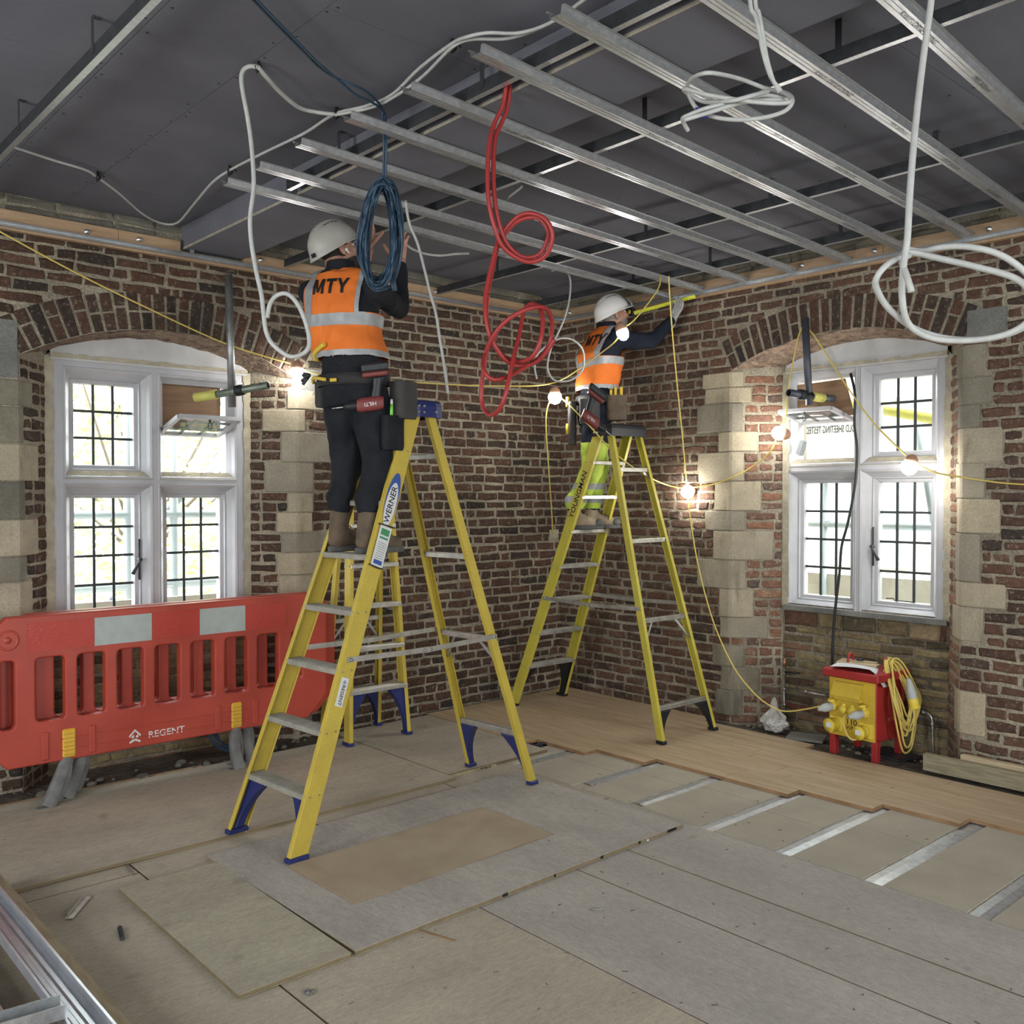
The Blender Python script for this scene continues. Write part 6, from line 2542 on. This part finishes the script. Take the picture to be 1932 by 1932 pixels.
    folds(vest, .008, 10, 9.0)
    bands = D['bands']
    z0, z1 = bands['z']
    tl = bands.get('tilt', 0)
    tn = (Z - l * tl).normalized()
    pls = [(V((J['chest'].x, J['chest'].y, z)), tn) for z in (z0, z1)] + [(V((0, 0, hem + .032)), Z), (V((0, 0, hem + .006)), Z)]
    pls += [(J['chest'] + l * q, l) for q in (bands['s'][0], bands['s'][1], -bands['s'][0], -bands['s'][1])]
    for s in 'LR':
        pls += [(J['sh' + s] - l * (.028 if s == 'L' else -.028), l), (J['sh' + s] - Z * .13, Z)]
    cut(vest, pls)
    # cut armholes and neck so that sleeves and collar come through
    bm = bmesh.new()
    bm.from_mesh(vest)
    kill = []
    for f in bm.faces:
        c = f.calc_center_median()
        for s in 'LR':
            q = (c - J['sh' + s])
            lat = q.dot(l) * (1 if s == 'L' else -1)
            if lat > -.028 and q.z > -.13:
                kill.append(f)
                break
        else:
            if (c - J['neck']).length < .072 or c.z > J['neck'].z + .012:
                kill.append(f)
            elif c.z < hem + .006 and f.normal.z < -.5:
                kill.append(f)
    bmesh.ops.delete(bm, geom=list(set(kill)), context='FACES')
    bm.to_mesh(vest)
    bm.free()
    for p in vest.polygons:
        p.use_smooth = True
    rel2 = lambda c: ((c - J['chest']).dot(h), (c - J['chest']).dot(l), c.z)
    vmesh = vest.copy()
    V_ = put(vest, 'vest', M['hi_orange'], e, o)
    b1_ = shell(vmesh, lambda c, n: z0 + tl * rel2(c)[1] < c.z < z1 + tl * rel2(c)[1], .0022, 'reflective_band', M['reflective'], V_)
    b2_ = shell(vmesh, lambda c, n: c.z >= z1 + tl * rel2(c)[1] and bands['s'][0] < abs(rel2(c)[1]) < bands['s'][1], .0022, 'reflective_band', M['reflective'], V_)
    b3_ = shell(vmesh, lambda c, n: c.z < hem + .032, .0026, 'hem_band', M['reflective'], V_)
    for b in (b1_, b2_, b3_):
        b.data.transform(Matrix.Translation(-o))
    # lettering pressed onto the back of the vest
    bvh = BVHTree.FromPolygons([v.co.copy() for v in vmesh.vertices], [tuple(p.vertices) for p in vmesh.polygons])
    tm = bpy.data.meshes.new('lettering')
    bmt = bmesh.new()
    S_ = D['mty'][1] * .78
    for k, strokes in enumerate(GLYPHS):
        for st4 in strokes:
            A, B, C_, E_ = [V((x, y, 0)) for x, y in st4]
            gr = [[bmt.verts.new(((q.x + (-1.62, -.5, .5)[k]) * S_ * .70, (q.y - .5) * S_, 0)) for q in [(A.lerp(B, u / 3)).lerp(E_.lerp(C_, u / 3), w / 6) for u in range(4)]] for w in range(7)]
            for w in range(6):
                for u in range(3):
                    bmt.faces.new((gr[w][u], gr[w][u + 1], gr[w + 1][u + 1], gr[w + 1][u]))
    bmt.to_mesh(tm)
    bmt.free()
    base = V(D['mty'][0])
    for v in tm.vertices:
        q = base - l * v.co.x * 1.08 + Z * v.co.y - h * .6
        hit = bvh.ray_cast(q, h)
        v.co = (hit[0] - h * .0045 if hit[0] is not None else base) - o
    tm.materials.clear()
    tm.materials.append(M['print_black'])
    link(bpy.data.objects.new('lettering', tm), V_)
    # boots
    for s in 'LR':
        t = V(D['toe' + s]).normalized()
        sd_ = V((-t.y, t.x, 0))
        an = J['an' + s]
        sole = an.z - D['ankle_h']
        base = V((an.x, an.y, sole))
        mb = MB()
        cap(mb, an + Z * D.get('shaft', .09), .053, base + Z * .055 - t * .02, .049)
        cap(mb, base + Z * .055 - t * .025, .046, base + Z * .058 + t * .10, .046)
        cap(mb, base + Z * .05 + t * .08, .044, base + Z * .044 + t * .165, .038)
        cap(mb, base + Z * .085 + t * .03, .042, base + Z * .055 + t * .12, .040)
        bme = voxel(mb, .007, 3)
        for v in bme.vertices:
            v.co.z = max(v.co.z, sole + .022)
        bo = put(bme, 'boot', D['boots'], e, o)
        mb = MB()
        ring0, ring1 = [], []
        for k in range(22):
            a = 2 * PI * k / 22
            x = math.cos(a)
            q = base + t * (.068 + .150 * x) + sd_ * (.046 * math.sin(a) * (1.06 + .08 * x))
            ring0.append(q)
            ring1.append(q + Z * .03)
        mb.prism(ring0, Z * .03)
        mb.v = [tuple(V(q) - o) for q in mb.v]
        mb.build('boot_sole', M['sole'], bo, bevel=.004)
        mb = MB()
        if D.get('toecap'):
            mb.sphere(base + t * .175 + Z * .046 - o, (.045, .045, .034), 12, 8)
            mb.build('toe_cap', M['sole'], bo)
        mb = MB()
        for k in range(4):
            p = base + t * (.05 + .022 * k) + Z * (.125 - .013 * k) - o
            mb.tube([p - sd_ * .03, p + Z * .008, p + sd_ * .03], .003, 5)
        mb.build('laces', M['leather_tan'] if D['boots'] is M['leather'] else M['belt'], bo)
    # belt
    mb = MB()
    zb = D['belt_z']
    c, f, s_, a, b = at_z(zb)
    rr = []
    for q, zz in ((.038, -.03), (.046, -.028), (.047, .025), (.038, .03)):
        rr.append([c - o + Z * zz + f * (math.cos(2 * PI * k / 30) * (a + q)) + s_ * (math.sin(2 * PI * k / 30) * (b + q)) for k in range(30)])
    mb.rings(rr, True)
    belt = mb.build('tool_belt', M['belt'], e)
    helmet(e, o, J['head'] + up * .028 - fw * .008, fw, up, D['helmet'], D.get('tag', True))
    if D.get('gloves'):
        for s in 'LR':
            gm = MB()
            hand(gm, J['wr' + s], *D['hand' + s])
            cap(gm, J['wr' + s] - V(D['hand' + s][0]).normalized() * .05, .036, J['wr' + s], .031)
            g = voxel(gm, .004, 3)
            put(g, 'glove', M['glove'], e, o)
    return e, J, h, l, belt, (fw, up, lf, hp), D


def loft_pouch(mb, c, f, s_, hd, hw_, z0, z1, taper=.9):
    loft(mb, [(c + V((0, 0, z0)), f, s_, hd * taper, hw_ * taper), (c + V((0, 0, z0 + .02)), f, s_, hd, hw_), (c + V((0, 0, z1)), f, s_, hd, hw_)], 16, 3.5)


def drill(name, label, c, d, up, m, brand=True):
    """cordless drill: d = barrel direction, up = from handle to body"""
    e = empty(name, label, 'drill', c)
    d, up = V(d).normalized(), V(up).normalized()
    s = d.cross(up).normalized()
    mb = MB()
    loft(mb, [(d * -.06, up, s, .030, .028), (d * -.04, up, s, .036, .032), (d * .05, up, s, .036, .032), (d * .07, up, s, .028, .026)], 16, 3)
    b = mb.build('housing', m, e)
    mb = MB()
    mb.lathe([(.026, .0), (.024, .03), (.019, .05), (.012, .062), (.0001, .064)], d * .07, d, 14)
    mb.build('chuck', M['black'], e)
    mb = MB()
    mb.tube([d * .13, d * .17], .004, 6)
    mb.tube([d * .15, d * .19], .0025, 6)
    mb.build('bit', M['galv'], e)
    mb = MB()
    loft(mb, [(d * -.02 - up * .02, d, s, .026, .018), (d * -.03 - up * .08, d, s, .022, .017), (d * -.035 - up * .12, d, s, .026, .019)], 14, 2.6)
    mb.build('handle', M['black_plastic'], e)
    mb = MB()
    mb.obox(d * -.02 - up * .142, d, s, up, .062, .036, .012)
    mb.build('base_plate', m, e, bevel=.006)
    mb = MB()
    mb.obox(d * -.02 - up * .175, d, s, up, .066, .038, .022)
    mb.build('battery', M['black_plastic'], e, bevel=.01, seg=2)
    if brand:
        for sg in (-1, 1):
            lettering('HILTI', .026, s * sg * .0335 + d * .005, d * sg, up, M['label_white'], b, 'lettering', bold=.008)
    return e


# ---- nearer worker
SOLE1 = 1.368
H1 = math.radians(33)
D1 = dict(origin=(-3.13, -1.68, SOLE1), head_t=H1, pelvis_t=math.radians(18), look=(.93, -.12, .40), look_up=(-.35, .05, .93), top=M['cloth_black'], trousers=M['denim_dark'], helmet=M['helmet_white'], hair=M['hair_dark'],
          boots=M['leather'], ankle_h=.105, toeL=V((.97, .22, 0)), toeR=V((.99, .05, 0)), hem=2.345, belt_z=2.235,
          bands=dict(z=(2.500, 2.560), s=(.115, .165)), mty=((-3.14, -1.585, 2.70), .103),
          J=dict(pelvis=(-3.12, -1.66, 2.17), waist=(-3.12, -1.645, 2.34), chest=(-3.14, -1.60, 2.54), shoulder=(-3.15, -1.575, 2.745), neck=(-3.14, -1.57, 2.80), head=(-3.128, -1.522, 2.918),
                 shL=(-3.215, -1.405, 2.705), shR=(-3.065, -1.745, 2.695), elL=(-2.985, -1.27, 2.80), wrL=(-2.83, -1.355, 3.00), elR=(-2.79, -1.585, 2.655), wrR=(-2.765, -1.565, 2.91),
                 hipL=(-3.15, -1.575, 2.16), hipR=(-3.09, -1.74, 2.16), knL=(-3.10, -1.565, 1.83), knR=(-3.065, -1.795, 1.83), anL=(-3.145, -1.565, SOLE1 + .105), anR=(-3.125, -1.80, SOLE1 + .105)),
          handL=((.35, .15, .92), (.9, -.3, -.2), .05, .35, 1.0, -1), handR=((.05, .1, 1.0), (.2, .95, 0), .05, .45, 1.0, 1))
P1, J1, h1, l1, belt1, hd1, D1 = person('person', 'worker in black top, orange vest and white helmet reaching to the ceiling', D1)
o1 = V(D1['origin'])
Z3 = V((0, 0, 1))
# earbud
mb = MB()
ep = hd1[3](.004, -.088, -.012) - o1
mb.sphere(ep, .008, 8, 6)
mb.tube([ep, ep + hd1[1] * -.022 + hd1[0] * .008], .0035, 6)
mb.build('earbud', M['white_plastic'], P1)
# pouches on the belt, pens in the thigh pocket
hp1 = V((math.cos(math.radians(18)), math.sin(math.radians(18)), 0))
lp1 = V((-hp1.y, hp1.x, 0))
pc = J1['pelvis'] - o1
mb = MB()
loft_pouch(mb, pc - lp1 * .245 + hp1 * .09, hp1, lp1, .075, .05, -.13, .055)
mb.build('pouch', M['pouch'], belt1, bevel=.004)
mb = MB()
loft_pouch(mb, pc + lp1 * .20 - hp1 * .0, hp1, lp1, .05, .03, -.06, .07)
mb.build('pouch', M['pouch'], belt1, bevel=.004)
mb = MB()
mb.obox(pc + Z3 * .055 - hp1 * .157 + lp1 * .0, lp1, hp1, Z3, .02, .002, .008)
mb.build('belt_label', M['tool_yellow'], belt1)
mb = MB()
mb.tube(catmull([pc + lp1 * .16 - hp1 * .1 + Z3 * .17, pc + lp1 * .13 - hp1 * .145 + Z3 * .20, pc + lp1 * .05 - hp1 * .165 + Z3 * .235], 4), [.012] * 9, 8)
mb.build('hook', M['tool_yellow'], belt1)
mb = MB()
mb.tube(catmull([pc + lp1 * .19 - hp1 * .09 + Z3 * .06, pc + lp1 * .14 - hp1 * .14 + Z3 * .075, pc + lp1 * .05 - hp1 * .16 + Z3 * .06], 4), [.009] * 9, 8)
mb.build('plier_grip', M['tool_yellow'], belt1)
mb = MB()
for k in range(6):
    a = pc + lp1 * (.20 + .012 * k) - hp1 * (.10 - .01 * k) + Z3 * .10
    mb.tube([a, a + lp1 * .03 + Z3 * random.uniform(-.06, .01) - hp1 * .02], .008, 6)
mb.build('pliers', M['lead'], belt1)
for k in range(2):
    a = J1['knR'] - o1 + Z3 * (.20) - lp1 * .10 + hp1 * (-.02 + .035 * k)
    mb = MB()
    mb.tube([a, a + Z3 * .075], .0085, 8)
    pn_ = mb.build('pen', M['pen_green'], P1)
    mb = MB()
    mb.tube([a + Z3 * .076, a + Z3 * .10], .007, 8)
    mb.build('pen_cap', M['black'] if k else M['white_plastic'], pn_)
mb = MB()
ck = J1['knR'] - o1 + Z3 * .12 - lp1 * .092 + hp1 * .0
loft_pouch(mb, ck, hp1, lp1, .075, .028, -.07, .10)
mb.build('thigh_pocket', M['denim_dark'], P1)
drill('cordless_drill', 'dark red cordless drill hanging from the belt of the nearer worker', at(700, 762, d=4.62), (-.75, .45, -.12), V((.05, .05, -1)), M['tool_red'])

# ---- worker in the far corner
SOLE2 = 1.402
H2 = math.radians(-8)
D2 = dict(origin=(-.58, -.86, SOLE2), head_t=H2, pelvis_t=math.radians(-40), look=(.86, -.40, .30), look_up=(-.28, .1, .95), top=M['cloth_navy'], trousers=M['cloth_navy'], helmet=M['helmet_clean'], hair=M['hair_grey'], tag=False,
          boots=M['leather_tan'], ankle_h=.105, toeL=V((.72, -.69, 0)), toeR=V((.75, -.66, 0)), hem=2.43, belt_z=2.36, toecap=True, gloves=True, cuff=.06, shaft=.04,
          bands=dict(z=(2.59, 2.645), s=(.10, .15), tilt=-.12), mty=((-.50, -1.0, 2.80), .105),
          J=dict(pelvis=(-.565, -.93, 2.25), waist=(-.555, -.935, 2.43), chest=(-.53, -.945, 2.64), shoulder=(-.485, -.955, 2.845), neck=(-.465, -.96, 2.895), head=(-.415, -.985, 3.005),
                 shL=(-.42, -.79, 2.81), shR=(-.515, -1.12, 2.80), elL=(-.22, -.68, 2.90), wrL=(-.135, -.82, 3.04), elR=(-.315, -1.27, 2.785), wrR=(-.165, -1.345, 2.965),
                 hipL=(-.505, -.87, 2.24), hipR=(-.61, -1.0, 2.24), knL=(-.475, -.87, 1.84), knR=(-.625, -.955, 1.84), anL=(-.465, -.81, SOLE2 + .105), anR=(-.685, -.835, SOLE2 + .105)),
          handL=((.25, -.55, .8), (.75, -.2, -.4), .05, .7, 1.06, -1), handR=((.12, -.45, .88), (.9, .2, -.15), .03, .6, 1.06, 1))
P2, J2, h2, l2, belt2, hd2, D2 = person('person', 'worker in navy top and orange vest measuring with a tape at the red wall', D2)
o2 = V(D2['origin'])
tm2 = D2['trouser_me']
cut(tm2, [(V((0, 0, z)), V((0, 0, 1))) for z in (1.555, 1.60, 1.645, 1.70, 1.745, 2.04)])
for nm, pred, off, mm in (('hi_vis_leg', lambda c, n: 1.555 < c.z < 2.04, .005, M['hi_yellow']), ('reflective_band', lambda c, n: 1.60 < c.z < 1.645 or 1.70 < c.z < 1.745, .0075, M['reflective'])):
    ob = shell(tm2, pred, off, nm, mm, P2)
    ob.data.transform(Matrix.Translation(-o2))
# pouches and tools
hp2 = V((math.cos(math.radians(-40)), math.sin(math.radians(-40)), 0))
lp2 = V((-hp2.y, hp2.x, 0))
pc = J2['pelvis'] - o2
mb = MB()
loft_pouch(mb, pc - lp2 * .16 + hp2 * .14, hp2, lp2, .075, .06, -.05, .13)
mb.build('pouch', M['leather'], belt2)
mb = MB()
loft_pouch(mb, pc - lp2 * .19 - hp2 * .06, hp2, lp2, .075, .04, -.08, .10)
mb.build('pouch', M['pouch'], belt2)
mb = MB()
loft_pouch(mb, pc - hp2 * .17, hp2, lp2, .03, .06, -.22, .10)
mb.build('pouch', M['pouch'], belt2)
mb = MB()
for k, q in enumerate((.10, .13, .17)):
    a = pc - lp2 * (.15 + .02 * k) + hp2 * q + Z3 * .10
    mb.tube([a, a + Z3 * .09], .011, 8)
mb.build('tool_handle', M['tool_yellow'], belt2)
mb = MB()
for k in range(2):
    a = pc - hp2 * (.205) - lp2 * .02 + Z3 * (.06 - .20 * k)
    mb.tube([a, a + Z3 * .075], .014, 8)
mb.build('tool_handle', M['tool_yellow'], belt2)
drill('cordless_drill', 'dark red cordless drill in the belt of the worker at the red wall', at(1113, 790, d=6.15), (.55, -.45, -.55), V((-.3, .2, -.9)), M['tool_red'])
# tape measure
tb = at(1190, 589, x=-.16)
te = at(1312, 559, x=-.10)
e = empty('tape_measure', 'extended yellow tape measure held up against the batten of the red wall', 'tape measure', tb)
mb = MB()
mb.obox(V((0, 0, 0)), V((0, -1, 0)), V((1, 0, 0)), V((0, 0, 1)), .034, .02, .032)
mb.build('case', M['black_plastic'], e, bevel=.01, seg=2)
mb = MB()
mb.lathe([(.018, 0), (.018, .002), (.0001, .002)], V((-.021, 0, 0)), V((-1, 0, 0)), 14)
mb.build('case_badge', M['tool_yellow'], e)
M['tape_yellow'] = mat('tape_yellow', (.62, .66, .06), .5)
mb = MB()
a, b = V((0, -.03, -.012)), te - tb
d_ = (b - a).normalized()
up_ = V((-.55, 0, .83))
s_ = d_.cross(up_).normalized()
mb.obox((a + b) / 2, d_, up_.normalized(), s_, (b - a).length / 2, .0135, .0008)
bl_ = mb.build('blade', M['tape_yellow'], e)
mb = MB()
n_ = int((b - a).length / .02)
for k in range(n_):
    p = a + d_ * (.02 * k) - s_ * .0012
    mb.obox(p + up_.normalized() * -.008, d_, up_.normalized(), s_, .0012, .0045 if k % 5 else .009, .0004)
    p = a + d_ * (.02 * k) + s_ * .0012
    mb.obox(p + up_.normalized() * -.008, d_, up_.normalized(), s_, .0012, .0045 if k % 5 else .009, .0004)
mb.build('graduation', M['print_black'], bl_)
# ================================================================== outside
M['leaf'] = mat('leaf', (.46, .52, .20), .7, col2=(.60, .60, .30), scale=2.5)
M['leaf_dark'] = mat('leaf_dark', (.30, .42, .24), .7, col2=(.42, .50, .28), scale=2.5)
M['bark'] = mat('bark', (.12, .10, .08), .9)
M['scaf'] = mat('scaf', (.36, .42, .44), .5, .2)
M['facade'] = mat('facade', (.74, .69, .52), .8, col2=(.68, .63, .50), scale=1.5)
M['far_glass'] = mat('far_glass', (.34, .40, .42), .2)
M['netting'] = mat('netting', (.50, .60, .58), .7)
M['scaf_board'] = mat('scaf_board', (.46, .44, .38), .85, col2=(.38, .36, .30), scale=5)
M['brick_far'] = mat('brick_far', (.42, .30, .27), .9, col2=(.34, .24, .22), scale=9)
M['sheeting'] = mat('sheeting', (.75, .78, .80), .6)
mb = MB()
mb.box((-40, .9, -3.2), (40, 60, -3.0))
mb.box((.9, -40, -3.2), (60, .9, -3.0))
tag(mb.build('ground', mat('far_ground', (.22, .22, .19), .9), None), None, None, kind='structure')


def tree(label, c, r, m, n=1500):
    e = empty('tree', label, 'tree', (c[0], c[1], -3.0), group='trees outside the far window')
    mb = MB()
    mb.tube([(0, 0, 0), (.1, .05, 2.0), (-.05, .1, c[2] + 3 - r * .3), (.1, 0, c[2] + 3 + r * .4)], [.12, .09, .06, .02], 8)
    for k in range(7):
        t = random.uniform(0, 2 * PI)
        mb.tube([(0, 0, c[2] + 3 - r * .5), (r * .6 * math.cos(t), r * .6 * math.sin(t), c[2] + 3 + random.uniform(-.3, .5) * r)], [.03, .01], 5)
    mb.build('trunk', M['bark'], e)
    mb = MB()
    for k in range(n):
        d = V((random.gauss(0, 1), random.gauss(0, 1), random.gauss(0, 1))).normalized() * (random.random() ** .45)
        p = V((d.x * r, d.y * r, d.z * r * 1.1 + c[2] + 3))
        a = V((random.gauss(0, 1), random.gauss(0, 1), random.gauss(0, 1))).normalized()
        b = a.cross(V((random.gauss(0, 1), random.gauss(0, 1), .5))).normalized()
        s = random.uniform(.03, .07) * max(1, r / 2.2)
        mb.add([p - a * s, p + b * s * .5, p + a * s, p - b * s * .5], [(0, 1, 2, 3)])
    tag(mb.build('foliage', m, e), kind='stuff')


tree('pale green tree close outside the brown wall window', (-1.4, 6.0, 2.2), 2.6, M['leaf'], 5200)
tree('dark green tree at the far left outside the brown wall window', (-3.8, 7.5, 2.4), 2.6, M['leaf_dark'], 5200)
tree('tall yellow-green tree farther off outside the brown wall window', (.6, 11.0, 3.0), 4.0, M['leaf'], 6000)
tree('low bushy tree outside below the brown wall window', (-.6, 5.6, -.4), 1.4, M['leaf_dark'], 2200)


def scaffold_out(label, pts, r=.028, boards=()):
    e = empty('scaffolding', label, 'scaffolding', pts[0][0])
    o = V(pts[0][0])
    for a, b in pts:
        mb = MB()
        mb.tube([V(a) - o, V(b) - o], r, 10)
        mb.build('pole', M['scaf'], e)
    for lo, hi in boards:
        mb = MB()
        mb.box([lo[i] - o[i] for i in range(3)], [hi[i] - o[i] for i in range(3)])
        mb.build('scaffold_board', M['scaf_board'], e)
    return e


yo = 1.35
X1 = at(240, 800, y=yo).x
X2 = at(328, 1000, y=yo).x
scaffold_out('scaffolding standing outside the brown wall window', [((X1, yo, -3), (X1, yo, 4)), ((X2, yo, -3), (X2, yo, 4)), ((-5, yo, 1.52), (0, yo, 1.50)), ((-5, yo, .98), (0, yo, .97)), ((X1 - .1, yo + .05, .9), (X1 - .9, yo + .05, -.6)), ((X2 - .25, yo + .03, 1.35), (X2 + .35, yo + .03, 1.9)),
                                                                      ((-5, yo, -.3), (0, yo, -.3))], .032, [((-5, .75, -.36), (0, 1.3, -.31)), ((-5, 1.3, -.3), (0, 1.33, .02)), ((-5, .95, .70), (0, .99, .92))])
xo = 1.25
Y = lambda px, py: at(px, py, x=xo).y
scaffold_out('scaffolding standing outside the red wall window', [((xo, -6, 1.70 + .12), (xo, 0, 1.82)), ((xo, -6, 1.40), (xo, 0, 1.43)), ((xo, Y(1555, 950), -3), (xo, Y(1555, 950), 1.75)), ((xo + .1, Y(1690, 740), 2.9), (xo + .1, Y(1775, 1050), .9))], .03, [((xo - .35, -6, -.32), (xo + .1, 0, -.28)), ((xo, -6, .78), (xo + .03, 0, 1.02))])
mb = MB()
a, b = at(1660, 770, x=1.1), at(1768, 790, x=1.1)
d = (b - a).normalized()
hollow_tube(mb, a - d * .25, b + d * .35, .045, .006)
tag(mb.build('sleeved_tube', M['sleeve'], None), 'yellow sleeved tube outside the upper pane of the red wall window', 'scaffold tube')
mb = MB()
xs_ = 1.45
p0, p1 = at(1490, 785, x=xs_), at(1800, 860, x=xs_)
mb.box((xs_, -6.0, 1.90), (xs_ + .008, -.4, 2.42))
sh = tag(mb.build('scaffold_sheeting', M['sheeting'], None), 'white scaffold sheeting with mirrored print outside the red wall window', 'sheeting')
c = at(1562, 811, x=xs_ - .004)
lettering('SCAFFOLD SHEETING TESTED TO', .085, (xs_ - .003, at(1571, 811, x=xs_).y, c.z), (0, 1, 0), (0, 0, 1), M['print_black'], sh, 'lettering', sx=.5)
# neighbouring building
bd_ = empty('building', 'cream neighbouring building with green framed windows outside', 'building', (7.5, -5, -3))
mb = MB()
mb.box((0, -9, 0), (5, 9, 11))
mb.build('wall', M['facade'], bd_)
for k in range(6):
    for z in (3.6, 6.6):
        y = -6.5 + 2.4 * k
        mb = MB()
        mb.box((-.06, y, z), (0, y + 1.3, z + 1.7))
        w_ = mb.build('window', M['netting'], bd_)
        for i in range(2):
            for j in range(3):
                mb = MB()
                mb.box((-.075, y + .08 + .6 * i, z + .08 + .54 * j), (-.062, y + .62 + .6 * i, z + .56 + .54 * j))
                mb.build('pane', M['far_glass'], w_)
mb = MB()
mb.box((5.2, -12, -3), (5.5, 6, .25))
tag(mb.build('garden_wall', M['brick_far'], None), 'low red brick wall across the yard outside the red wall window', 'wall')
mb = MB()
mb.box((-9, 3.2, -3), (6, 3.45, -.25))
tag(mb.build('garden_wall', M['brick_far'], None), 'low brick wall among the trees outside the brown wall window', 'wall')
bpy.data.scenes.remove(TMP)
